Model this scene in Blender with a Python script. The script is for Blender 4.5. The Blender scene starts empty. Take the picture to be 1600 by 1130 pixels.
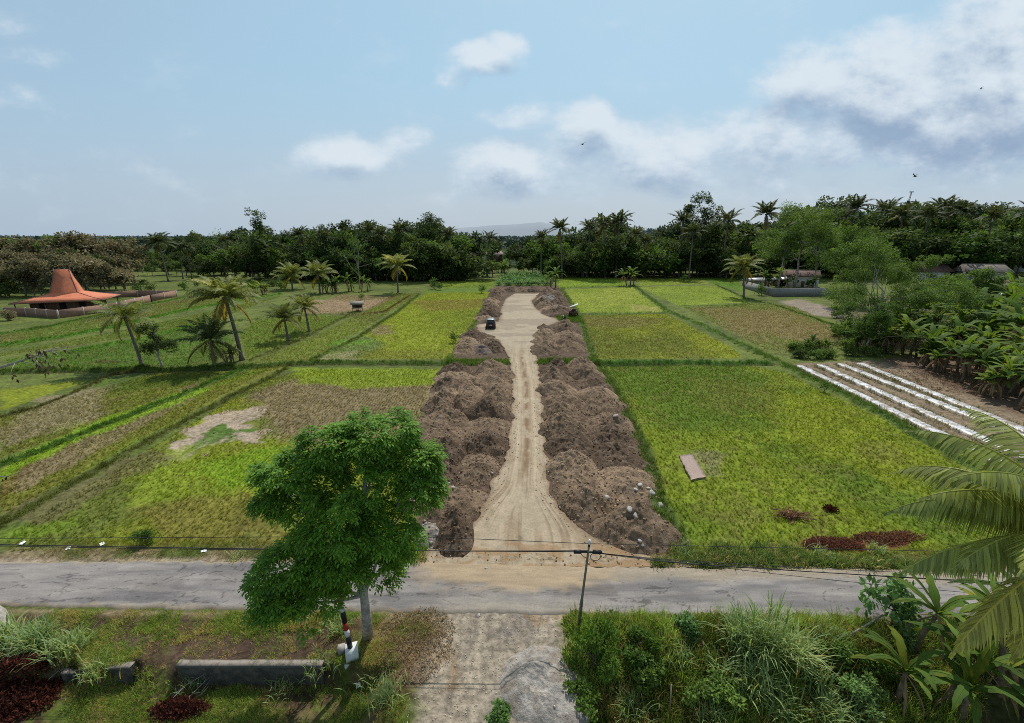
import bpy, math, random
import numpy as np
from mathutils import Vector
rng = np.random.default_rng(7)
random.seed(7)
SC = bpy.context.scene
COL = SC.collection
# ------------------------------------------------------------------ camera
FPX, PITCH, CZ = 720.0, math.radians(15.15), 17.0
cp, sp = math.cos(PITCH), math.sin(PITCH)
def ray(px, py):
    a = (px - 800) / FPX; b = (565 - py) / FPX
    return np.array([a, cp + b * sp, -sp + b * cp])
def P(px, py, z=0.0):                       # where the sight line meets height z
    d = ray(px, py); t = (z - CZ) / d[2]
    return np.array([d[0] * t, d[1] * t, z])
def Q(px, py, Y):                           # where the sight line meets depth Y
    d = ray(px, py); t = Y / d[1]
    return np.array([d[0] * t, Y, CZ + d[2] * t])
cam = bpy.data.cameras.new('camera'); camo = bpy.data.objects.new('camera', cam); COL.objects.link(camo)
camo.location = (0, 0, CZ); camo.rotation_euler = (math.pi / 2 - PITCH, 0, 0)
cam.sensor_fit = 'HORIZONTAL'; cam.sensor_width = 36; cam.lens = 36 * FPX / 1600
cam.clip_start = 0.3; cam.clip_end = 20000
SC.camera = camo
SC.view_settings.view_transform = 'Standard'; SC.view_settings.look = 'None'
SC.view_settings.exposure = 0
# ------------------------------------------------------------------ noise
def _h(ix, iy, s):
    n = (ix.astype(np.int64) * 374761393 + iy.astype(np.int64) * 668265263 + s * 974711) & 0xFFFFFFFF
    n = ((n ^ (n >> 13)) * 1274126177) & 0xFFFFFFFF
    return ((n ^ (n >> 16)) & 0xFFFFFF) / float(0xFFFFFF)
def vn(x, y, s=0):
    x = np.asarray(x, float); y = np.asarray(y, float)
    ix = np.floor(x); iy = np.floor(y); fx = x - ix; fy = y - iy
    fx = fx * fx * (3 - 2 * fx); fy = fy * fy * (3 - 2 * fy)
    a = _h(ix, iy, s); b = _h(ix + 1, iy, s); c = _h(ix, iy + 1, s); d = _h(ix + 1, iy + 1, s)
    return (a * (1 - fx) + b * fx) * (1 - fy) + (c * (1 - fx) + d * fx) * fy
def fbm(x, y, o=4, s=0):
    r = 0; a = .5; t = 0
    for i in range(o):
        r = r + a * vn(x * 2 ** i + 17.3 * i, y * 2 ** i - 9.1 * i, s + i * 13); t += a; a *= .5
    return r / t
def sm(a, b, x):
    t = np.clip((x - a) / (b - a), 0, 1); return t * t * (3 - 2 * t)
def lin(c):
    c = np.array(c, float) / 255.0
    return np.where(c < .04045, c / 12.92, ((c + .055) / 1.055) ** 2.4)
KALB = 0.72
def A(r, g, b, k=1.0): return lin((r, g, b)) * KALB * k          # sunlit look -> base colour
# ------------------------------------------------------------------ properties
def tag(o, label=None, cat=None, group=None, kind=None):
    if label: o['label'] = label
    if cat: o['category'] = cat
    if group: o['group'] = group
    if kind: o['kind'] = kind
    return o
def empty(name, loc=(0, 0, 0), rz=0):
    o = bpy.data.objects.new(name, None); COL.objects.link(o); o.location = tuple(loc); o.rotation_euler.z = rz
    o.empty_display_size = .2
    return o
def copy_tree(o, parent=None, depth=0):
    c = o.copy(); COL.objects.link(c)
    if parent is not None: c.parent = parent
    for ch in KIDS.get(o.name, []): 
        copy_tree(ch, c, depth + 1)
    return c
KIDS = {}
def link(o, parent=None):
    COL.objects.link(o)
    if parent is not None:
        o.parent = parent; KIDS.setdefault(parent.name, []).append(o)
    return o
# ------------------------------------------------------------------ mesh building with numpy
def mesh_np(name, V, F, cols=None, smooth=False, mat_index=None):
    V = np.asarray(V, np.float32); me = bpy.data.meshes.new(name)
    k = F.shape[1]
    me.vertices.add(len(V)); me.vertices.foreach_set('co', V.ravel())
    me.loops.add(F.size); me.loops.foreach_set('vertex_index', F.astype(np.int32).ravel())
    me.polygons.add(len(F)); me.polygons.foreach_set('loop_start', np.arange(0, F.size, k, dtype=np.int32))
    if smooth: me.polygons.foreach_set('use_smooth', np.ones(len(F), bool))
    me.update(calc_edges=True)
    if cols is not None:
        c = np.ones((len(V), 4), np.float32); c[:, :3] = cols
        at = me.attributes.new('tint', 'FLOAT_COLOR', 'POINT'); at.data.foreach_set('color', c.ravel())
    return me
class MB:
    """collects quads (triangles as repeated corner are avoided: they are kept in a list of their own)"""
    def __init__(s): s.V = []; s.F = []; s.C = []; s.n = 0
    def add(s, V, F, c=(1, 1, 1)):
        V = np.asarray(V, float).reshape(-1, 3); F = np.asarray(F, int)
        s.V.append(V); s.F.append(F + s.n); s.n += len(V)
        c = np.asarray(c, float)
        s.C.append(np.broadcast_to(c, (len(V), 3)) if c.ndim == 1 else c)
        return s
    def box(s, c, size, rz=0, col=(1, 1, 1), taper=1.0, R=None):
        x, y, z = np.array(size) / 2.0
        v = np.array([[-x, -y, -z], [x, -y, -z], [x, y, -z], [-x, y, -z], [-x * taper, -y * taper, z], [x * taper, -y * taper, z], [x * taper, y * taper, z], [-x * taper, y * taper, z]])
        if R is not None: v = v @ np.array(R).T
        ca, sa = math.cos(rz), math.sin(rz)
        v = v @ np.array([[ca, sa, 0], [-sa, ca, 0], [0, 0, 1]]) + np.array(c)
        return s.add(v, [[0, 3, 2, 1], [4, 5, 6, 7], [0, 1, 5, 4], [1, 2, 6, 5], [2, 3, 7, 6], [3, 0, 4, 7]], col)
    def tube(s, pts, rad, n=7, col=(1, 1, 1), caps=True):
        pts = np.asarray(pts, float); m = len(pts)
        rad = np.broadcast_to(np.asarray(rad, float), (m,))
        T = np.gradient(pts, axis=0); T /= np.linalg.norm(T, axis=1)[:, None] + 1e-9
        up = np.array([0, 0, 1.]) if abs(T[0][2]) < .9 else np.array([1., 0, 0])
        V = []
        for i in range(m):
            a = np.cross(up, T[i]); a /= np.linalg.norm(a) + 1e-9; b = np.cross(T[i], a); up = b if abs(np.dot(b, T[i])) < .5 else up
            th = np.arange(n) * 2 * math.pi / n
            V.append(pts[i] + rad[i] * (np.cos(th)[:, None] * a + np.sin(th)[:, None] * b))
        V = np.concatenate(V); F = []
        for i in range(m - 1):
            for j in range(n):
                k = (j + 1) % n; F.append([i * n + j, i * n + k, (i + 1) * n + k, (i + 1) * n + j])
        if caps:
            V = np.concatenate([V, pts[:1], pts[-1:]]); e0, e1 = m * n, m * n + 1
            for j in range(0, n - 1, 2):
                F.append([e0, (j + 2) % n, j + 1, j]); F.append([e1, (m - 1) * n + j, (m - 1) * n + j + 1, (m - 1) * n + (j + 2) % n])
        return s.add(V, F, col)
    def build(s, name, mat, parent=None, smooth=False, loc=None):
        me = mesh_np(name, np.concatenate(s.V), np.concatenate(s.F), np.concatenate(s.C), smooth)
        me.materials.append(mat)
        o = bpy.data.objects.new(name, me)
        if loc is not None: o.location = tuple(loc)
        return link(o, parent)
def unit(v): return v / (np.linalg.norm(v, axis=-1, keepdims=True) + 1e-9)
def leaves(mb, c, ax, nrm, L, W, col, bend=0.0):
    """N rhombic leaves: c base, ax direction, nrm face normal"""
    N = len(c); ax = unit(ax); side = unit(np.cross(ax, nrm)); nn = np.cross(side, ax)
    L = np.broadcast_to(L, (N,))[:, None]; W = np.broadcast_to(W, (N,))[:, None]
    mid = c + ax * L * .5 + nn * bend * L * .3
    V = np.stack([c, mid - side * W / 2, c + ax * L - nn * bend * L * .3, mid + side * W / 2], 1).reshape(-1, 3)
    F = np.arange(4 * N).reshape(-1, 4)
    col = np.repeat(np.broadcast_to(col, (N, 3)), 4, 0)
    mb.add(V, F, col)
def icolumn(n, r=rng): # random unit vectors
    v = r.normal(size=(n, 3)); return unit(v)
# ------------------------------------------------------------------ materials
def newmat(name):
    m = bpy.data.materials.new(name); m.use_nodes = True
    nt = m.node_tree; nt.nodes.clear(); return m, nt, nt.nodes, nt.links
def N(nt, t, **kw):
    n = nt.nodes.new(t)
    for k, v in kw.items(): setattr(n, k, v)
    return n
def mixc(nt, a, b, f, mode='MIX'):
    m = N(nt, 'ShaderNodeMix', data_type='RGBA', blend_type=mode)
    for i, v in ((6, a), (7, b), (0, f)):
        if hasattr(v, 'is_output'): nt.links.new(v, m.inputs[i])
        elif i == 0: m.inputs[0].default_value = v
        else: m.inputs[i].default_value = (v[0], v[1], v[2], 1)
    return m.outputs[2]
def mth(nt, op, a, b=None, c=None, clamp=False):
    m = N(nt, 'ShaderNodeMath', operation=op, use_clamp=clamp)
    for i, v in enumerate((a, b, c)):
        if v is None: continue
        if hasattr(v, 'is_output'): nt.links.new(v, m.inputs[i])
        else: m.inputs[i].default_value = v
    return m.outputs[0]
def mrange(nt, v, a, b, c=0, d=1, smooth=True):
    m = N(nt, 'ShaderNodeMapRange', interpolation_type='SMOOTHSTEP' if smooth else 'LINEAR')
    nt.links.new(v, m.inputs[0])
    for i, q in enumerate((a, b, c, d)): m.inputs[i + 1].default_value = q
    return m.outputs[0]
def tex(nt, vec, scale, detail=4, rough=.55, kind='ShaderNodeTexNoise', out=0):
    n = N(nt, kind); nt.links.new(vec, n.inputs['Vector']); n.inputs['Scale'].default_value = scale
    if kind == 'ShaderNodeTexNoise':
        n.inputs['Detail'].default_value = detail; n.inputs['Roughness'].default_value = rough
    return n.outputs[out]
def solid(name, col, rough=.7, var=.25, scale=6, bump=.0, metallic=0, col2=None, spec=.3, usetint=False, coord='Object', bscale=None):
    m, nt, nd, lk = newmat(name)
    tc = N(nt, 'ShaderNodeTexCoord'); v = tc.outputs[coord]
    n1 = tex(nt, v, scale, 6, .6)
    f = mrange(nt, n1, .3, .7)
    col = np.array(col, float)
    c2 = np.array(col2, float) if col2 is not None else col * (1 + var)
    c1 = col * (1 - var) if col2 is None else col
    c = mixc(nt, c1, c2, f)
    if usetint:
        at = N(nt, 'ShaderNodeAttribute', attribute_name='tint'); c = mixc(nt, c, at.outputs['Color'], 1.0, 'MULTIPLY')
    b = N(nt, 'ShaderNodeBsdfPrincipled'); lk.new(c, b.inputs['Base Color'])
    b.inputs['Roughness'].default_value = rough; b.inputs['Metallic'].default_value = metallic
    b.inputs['Specular IOR Level'].default_value = spec
    if bump:
        bp = N(nt, 'ShaderNodeBump'); bp.inputs['Strength'].default_value = bump; bp.inputs['Distance'].default_value = .05
        lk.new(tex(nt, v, bscale or scale * 3, 6, .65), bp.inputs['Height']); lk.new(bp.outputs[0], b.inputs['Normal'])
    o = N(nt, 'ShaderNodeOutputMaterial'); lk.new(b.outputs[0], o.inputs[0]); return m
def leafmat(name, col, trans=.35, rough=.5, inst=False, var=.3, spec=.3, tcol=None):
    m, nt, nd, lk = newmat(name)
    at = N(nt, 'ShaderNodeAttribute', attribute_name='tint')
    c = mixc(nt, col, at.outputs['Color'], 1.0, 'MULTIPLY')
    if inst:
        a2 = N(nt, 'ShaderNodeAttribute', attribute_name='itint', attribute_type='INSTANCER')
        c = mixc(nt, c, a2.outputs['Color'], 1.0, 'MULTIPLY')
    else:
        oi = N(nt, 'ShaderNodeObjectInfo')
        rr = mrange(nt, oi.outputs['Random'], 0, 1, 1 - var, 1 + var, False)
        hs = N(nt, 'ShaderNodeHueSaturation'); lk.new(c, hs.inputs['Color']); lk.new(rr, hs.inputs['Value'])
        h2 = mrange(nt, oi.outputs['Random'], 0, 1, .515, .49, False); lk.new(h2, hs.inputs['Hue'])
        c = hs.outputs[0]
    b = N(nt, 'ShaderNodeBsdfPrincipled'); lk.new(c, b.inputs['Base Color'])
    b.inputs['Roughness'].default_value = rough; b.inputs['Specular IOR Level'].default_value = spec
    t = N(nt, 'ShaderNodeBsdfTranslucent')
    tc = mixc(nt, c, tcol if tcol is not None else (1.2, 1.15, .6), 1.0, 'MULTIPLY'); lk.new(tc, t.inputs[0])
    mx = N(nt, 'ShaderNodeMixShader'); mx.inputs[0].default_value = trans
    lk.new(b.outputs[0], mx.inputs[1]); lk.new(t.outputs[0], mx.inputs[2])
    o = N(nt, 'ShaderNodeOutputMaterial'); lk.new(mx.outputs[0], o.inputs[0]); return m
M = {}
M['bark'] = solid('bark', (.17, .145, .12), .9, .4, 5, .6)
M['pale_bark'] = solid('pale_bark', (.33, .30, .26), .9, .35, 4, .5)
M['palm_bark'] = solid('palm_bark', (.16, .13, .11), .95, .4, 6, .6)
M['leaf_dark'] = leafmat('leaf_dark', (.070, .105, .034), .3, .75, var=.32, spec=.1)
M['leaf_mid'] = leafmat('leaf_mid', (.085, .15, .03), .38, .7, var=.25, spec=.12)
M['leaf_bright'] = leafmat('leaf_bright', (.125, .27, .036), .46, .55, var=.0, spec=.2)
M['leaf_feather'] = leafmat('leaf_feather', (.12, .195, .05), .4, .7, var=.2, spec=.12)
M['leaf_brown'] = leafmat('leaf_brown', (.24, .21, .13), .3, .85, var=.18, tcol=(1.05, 1, .7), spec=.05)
M['leaf_haze'] = leafmat('leaf_haze', (.10, .13, .075), .3, .8, var=.2, spec=.05)
M['palm_near'] = leafmat('palm_near', (.25, .30, .085), .42, .4, var=.0, spec=.5)
M['palm_leaf'] = leafmat('palm_leaf', (.21, .23, .07), .42, .6, var=.2, spec=.2)
M['palm_dark'] = leafmat('palm_dark', (.09, .11, .045), .3, .65, var=.2, spec=.15)
M['banana_leaf'] = leafmat('banana_leaf', (.105, .175, .032), .45, .65, var=.3, spec=.1)
M['banana_stem'] = solid('banana_stem', (.17, .13, .075), .7, .45, 4, .2)
M['dry_leaf'] = leafmat('dry_leaf', (.25, .18, .11), .2, .85, var=.2, tcol=(1, .85, .6), spec=.08)
M['grass_blade'] = leafmat('grass_blade', (1, 1, 1), .4, .8, inst=True, spec=.06, tcol=(1.1, 1.08, .75))
M['reed_leaf'] = leafmat('reed_leaf', (.33, .42, .18), .42, .55, var=.12, spec=.25)
M['soil'] = None
M['concrete'] = solid('concrete', (.33, .31, .28), .9, .25, 2.5, .35)
M['block_wall'] = solid('block_wall', (.26, .25, .235), .95, .2, 3, .3)
M['white_paint'] = solid('white_paint', (.62, .63, .6), .6, .1, 3, .1)
M['black_paint'] = solid('black_paint', (.012, .012, .013), .45, .3, 3)
M['red_paint'] = solid('red_paint', (.42, .03, .02), .5, .2, 4)
M['rust'] = solid('rust', (.13, .07, .045), .8, .4, 6, .2)
M['steel_pole'] = solid('steel_pole', (.16, .15, .11), .6, .3, 8, metallic=.3)
M['cable'] = solid('cable', (.02, .02, .02), .6, .2, 3)
M['plastic_white'] = solid('plastic_white', (.78, .79, .82), .4, .08, 9, .2)
M['glass'] = solid('glass', (.012, .014, .016), .06, .1, 2, spec=.6)
M['car_paint'] = solid('car_paint', (.02, .022, .026), .22, .1, 2, spec=.6, metallic=.3)
M['roof_reflection'] = solid('roof_reflection', (.35, .38, .4), .25, .1, 2, spec=.7, metallic=.3)  # reflected sky put into the base colour of the car roof
M['tyre'] = solid('tyre', (.015, .015, .015), .9, .2, 9)
M['rim'] = solid('rim', (.4, .4, .42), .3, .1, 3, metallic=.9)
M['tail_light'] = solid('tail_light', (.4, .01, .01), .2, .1, 3)
M['brick'] = solid('brick', (.27, .16, .115), .9, .2, 3, .3)
M['mortar_post'] = solid('mortar_post', (.4, .36, .31), .9, .15, 3)
M['timber'] = solid('timber', (.12, .075, .05), .8, .3, 5, .2)
M['white_wall'] = solid('white_wall', (.62, .6, .56), .85, .18, .8, .1)
M['dark_opening'] = solid('dark_opening', (.012, .012, .012), .9, .2, 3)
M['tin'] = solid('tin', (.42, .42, .42), .45, .25, 1.2, metallic=.5)
M['thatch'] = solid('thatch', (.23, .2, .165), .95, .35, 6, .5)
M['bamboo'] = solid('bamboo', (.24, .19, .12), .7, .3, 4)
M['tarp'] = solid('tarp', (.55, .52, .5), .6, .15, 3)
M['stone'] = solid('stone', (.36, .335, .31), .95, .25, 4, .5, coord='Object')
M['stone_pale'] = solid('stone_pale', (.42, .40, .375), .9, .2, 4, .4)
M['bird'] = solid('bird_feathers', (.012, .012, .014), .8, .2, 3)
M['dead_wood'] = solid('dead_wood', (.3, .27, .23), .9, .3, 6, .4)
def tilemat(name, c1, c2, sc=9):
    m, nt, nd, lk = newmat(name)
    tc = N(nt, 'ShaderNodeTexCoord'); v = tc.outputs['Object']
    w = N(nt, 'ShaderNodeTexWave', wave_type='BANDS', bands_direction='Z'); lk.new(v, w.inputs[0]); w.inputs['Scale'].default_value = sc; w.inputs['Distortion'].default_value = .6
    n1 = tex(nt, v, 1.3, 6, .7); n2 = tex(nt, v, 14, 3, .6)
    c = mixc(nt, c1, c2, mrange(nt, n1, .35, .65)); c = mixc(nt, c, tuple(np.array(c1) * .55), mth(nt, 'MULTIPLY', mrange(nt, n2, .45, .75), .55))
    c = mixc(nt, c, tuple(np.array(c1) * .6), mth(nt, 'MULTIPLY', w.outputs[1], .3))
    b = N(nt, 'ShaderNodeBsdfPrincipled'); lk.new(c, b.inputs['Base Color']); b.inputs['Roughness'].default_value = .8
    bp = N(nt, 'ShaderNodeBump'); bp.inputs['Strength'].default_value = .5; bp.inputs['Distance'].default_value = .06; lk.new(w.outputs[1], bp.inputs['Height']); lk.new(bp.outputs[0], b.inputs['Normal'])
    o = N(nt, 'ShaderNodeOutputMaterial'); lk.new(b.outputs[0], o.inputs[0]); return m
M['orange_tile'] = tilemat('orange_tile', (.60, .17, .08), (.70, .235, .115))
M['brown_tile'] = tilemat('brown_tile', (.12, .06, .045), (.19, .1, .075), 7)
M['grey_tile'] = tilemat('grey_tile', (.17, .14, .12), (.26, .21, .18), 7)
M['pink_tile'] = tilemat('pink_tile', (.42, .27, .25), (.5, .36, .34), 7)

# ------------------------------------------------------------------ world
SUN_AZ, SUN_EL = math.radians(17), math.radians(54)
W = bpy.data.worlds.new('World'); SC.world = W; W.use_nodes = True
nt = W.node_tree; nt.nodes.clear()
sky = N(nt, 'ShaderNodeTexSky', sky_type='NISHITA'); sky.sun_disc = False
sky.sun_elevation = SUN_EL; sky.sun_rotation = SUN_AZ; sky.altitude = 100; sky.air_density = 1.0; sky.dust_density = 2.2; sky.ozone_density = 1.6
tc = N(nt, 'ShaderNodeTexCoord'); sep = N(nt, 'ShaderNodeSeparateXYZ'); nt.links.new(tc.outputs['Generated'], sep.inputs[0])
yy = mth(nt, 'MAXIMUM', sep.outputs[1], .05)
uu = mth(nt, 'DIVIDE', sep.outputs[0], yy); vv = mth(nt, 'DIVIDE', sep.outputs[2], yy)
cmb = N(nt, 'ShaderNodeCombineXYZ'); nt.links.new(uu, cmb.inputs[0]); nt.links.new(vv, cmb.inputs[1]); UV = cmb.outputs[0]
def uvpx(x, y):
    d = ray(x, y); return d[0] / d[1], d[2] / d[1]
# (px x, px y, radius x, radius y in px, strength)
BL = [(752, 98, 56, 30, .75), (706, 124, 26, 22, .6), (790, 74, 34, 26, .7), (1100, 118, 75, 24, .38), (1260, 140, 85, 48, .75), (1340, 120, 115, 65, .95), (1440, 140, 150, 90, 1.1), (1560, 130, 140, 130, 1.15),
      (1580, 50, 150, 75, .75), (1350, 195, 190, 50, .85), (1240, 170, 60, 25, .6), (1330, 230, 190, 36, .65), (910, 190, 50, 38, .85), (820, 182, 80, 22, .55), (790, 262, 85, 46, .8), (1000, 245, 190, 58, .75), (1160, 232, 150, 55, .72),
      (850, 240, 110, 30, .35), (1500, 225, 200, 70, .6), (1250, 290, 300, 34, .4), (560, 245, 95, 28, .7), (620, 225, 45, 20, .6), (515, 270, 60, 16, .45), (50, 95, 75, 22, .42), (20, 45, 45, 26, .3), (30, 160, 70, 32, .38), (110, 185, 90, 16, .3), (250, 275, 130, 26, .3), (60, 290, 120, 26, .25), (740, 300, 60, 20, .4), (970, 20, 22, 12, .3), (690, 12, 25, 12, .4)]
def dens(vec, big):
    tot = None
    wn = N(nt, 'ShaderNodeTexNoise'); wn.inputs['Scale'].default_value = 7; wn.inputs['Detail'].default_value = 4; nt.links.new(vec, wn.inputs['Vector'])
    wv = N(nt, 'ShaderNodeVectorMath', operation='MULTIPLY_ADD'); nt.links.new(wn.outputs['Color'], wv.inputs[0]); wv.inputs[1].default_value = (.09, .09, 0); 
    v0 = N(nt, 'ShaderNodeVectorMath', operation='SUBTRACT'); nt.links.new(vec, v0.inputs[0]); v0.inputs[1].default_value = (.045, .045, 0)
    nt.links.new(v0.outputs[0], wv.inputs[2])
    for (x, y, rx, ry, s) in BL:
        u0, v0_ = uvpx(x, y); u1, v1 = uvpx(x + rx, y); u2, v2 = uvpx(x, y - ry)
        ru = abs(u1 - u0) * 1.3; rv = abs(v2 - v0_) * 1.3
        s_ = N(nt, 'ShaderNodeVectorMath', operation='SUBTRACT'); nt.links.new(wv.outputs[0], s_.inputs[0]); s_.inputs[1].default_value = (u0, v0_, 0)
        d_ = N(nt, 'ShaderNodeVectorMath', operation='MULTIPLY'); nt.links.new(s_.outputs[0], d_.inputs[0]); d_.inputs[1].default_value = (1 / ru, 1 / rv, 0)
        l_ = N(nt, 'ShaderNodeVectorMath', operation='DOT_PRODUCT'); nt.links.new(d_.outputs[0], l_.inputs[0]); nt.links.new(d_.outputs[0], l_.inputs[1])
        g = mth(nt, 'MULTIPLY', mth(nt, 'SUBTRACT', 1.3, l_.outputs['Value'], clamp=False), s / 1.3)
        g = mth(nt, 'MAXIMUM', g, 0.0)
        tot = g if tot is None else mth(nt, 'SMOOTH_MAX', tot, g, .25)
    mp = N(nt, 'ShaderNodeMapping'); nt.links.new(vec, mp.inputs[0]); mp.inputs['Scale'].default_value = (1, 1.7, 1)
    n = tex(nt, mp.outputs[0], 6.5, 9, .62)
    return mth(nt, 'ADD', tot, mth(nt, 'MULTIPLY', mth(nt, 'SUBTRACT', n, .5), 1.55)), tot
d0, t0 = dens(UV, 1)
off = N(nt, 'ShaderNodeVectorMath', operation='ADD'); nt.links.new(UV, off.inputs[0]); off.inputs[1].default_value = (.006, .045, 0)
d1, t1_ = dens(off.outputs[0], 1)
mask = mth(nt, 'MULTIPLY', mrange(nt, d0, .16, .78), mrange(nt, t0, .0, .45))
shade = mrange(nt, mth(nt, 'SUBTRACT', d0, mth(nt, 'MULTIPLY', d1, .98)), -.42, .46)   # 1 = bright upper rim
thick = mrange(nt, d1, .25, 1.15)
cl_hi = lin((222, 232, 240)); cl_lo = lin((146, 168, 196))
lo = mixc(nt, lin((184, 207, 226)), cl_lo, thick)
clc = mixc(nt, lo, cl_hi, shade)
skyc = N(nt, 'ShaderNodeMix', data_type='RGBA', blend_type='MULTIPLY'); skyc.inputs[0].default_value = 1; nt.links.new(sky.outputs[0], skyc.inputs[6]); skyc.inputs[7].default_value = (.10, .10, .10, 1)
# thin high haze whitens the lower sky
el = mth(nt, 'ABSOLUTE', vv)
hz = mrange(nt, el, 0.0, .42, .88, .74)
hzc = mixc(nt, lin((186, 202, 216)), lin((172, 212, 234)), mrange(nt, el, .03, .33))
# paler, greyer sky toward the left (away from the clearing)
side = mrange(nt, uu, -1.25, -.1, .62, 0.0)
hzc = mixc(nt, hzc, lin((170, 194, 216)), side)
base = mixc(nt, skyc.outputs[2], hzc, hz)
allc = mixc(nt, base, clc, mth(nt, 'MULTIPLY', mask, .9))
# behind the camera and overhead: sky mixed with pale haze to lift fill light
front = mrange(nt, sep.outputs[1], .1, .35)
rear = mixc(nt, skyc.outputs[2], tuple(lin((176, 200, 218)) * .85), .72)
allc = mixc(nt, rear, allc, front)
bg = N(nt, 'ShaderNodeBackground'); nt.links.new(allc, bg.inputs[0]); bg.inputs[1].default_value = 1.0
wo = N(nt, 'ShaderNodeOutputWorld'); nt.links.new(bg.outputs[0], wo.inputs[0])
W.cycles.sampling_method = 'MANUAL'; W.cycles.sample_map_resolution = 512
sl = bpy.data.lights.new('sun', 'SUN'); sl.energy = 4.2; sl.angle = math.radians(.55); sl.color = (1, .955, .88)
so = bpy.data.objects.new('sun', sl); COL.objects.link(so)
sd = Vector((math.sin(SUN_AZ) * math.cos(SUN_EL), math.cos(SUN_AZ) * math.cos(SUN_EL), math.sin(SUN_EL)))
so.rotation_euler = sd.to_track_quat('Z', 'Y').to_euler(); so.location = (0, 0, 60)
# ================================================================== the ground
def poly(pts): return np.array([P(x, y)[:2] for x, y in pts])
def sdist(x, y, pg):
    """signed distance to polygon pg, positive inside"""
    d2 = np.full(x.shape, 1e12); ins = np.zeros(x.shape, bool); n = len(pg)
    for i in range(n):
        ax, ay = pg[i]; bx, by = pg[(i + 1) % n]
        ex, ey = bx - ax, by - ay; L = ex * ex + ey * ey + 1e-12
        t = np.clip(((x - ax) * ex + (y - ay) * ey) / L, 0, 1)
        d2 = np.minimum(d2, (x - ax - t * ex) ** 2 + (y - ay - t * ey) ** 2)
        c = ((ay > y) != (by > y)) & (x < (bx - ax) * (y - ay) / (by - ay + 1e-12) + ax); ins ^= c
    d = np.sqrt(d2); return np.where(ins, d, -d)
def ldist(x, y, pl):
    d2 = np.full(x.shape, 1e12); tt = np.zeros(x.shape)
    for i in range(len(pl) - 1):
        ax, ay = pl[i]; bx, by = pl[i + 1]
        ex, ey = bx - ax, by - ay; L = ex * ex + ey * ey + 1e-12
        t = np.clip(((x - ax) * ex + (y - ay) * ey) / L, 0, 1)
        q = (x - ax - t * ex) ** 2 + (y - ay - t * ey) ** 2
        d2 = np.minimum(d2, q)
    return np.sqrt(d2)
LIME = A(136, 152, 48); LIME2 = A(158, 166, 52); OLIVE = A(112, 122, 54); GREEN = A(92, 118, 44); DGREEN = A(66, 84, 34)
STUB = A(142, 126, 96); STUB2 = A(152, 138, 108); BARE = A(178, 160, 138); DIRT = A(128, 108, 86); DARKSOIL = A(92, 76, 66); BRIGHT = A(108, 148, 44)
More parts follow.
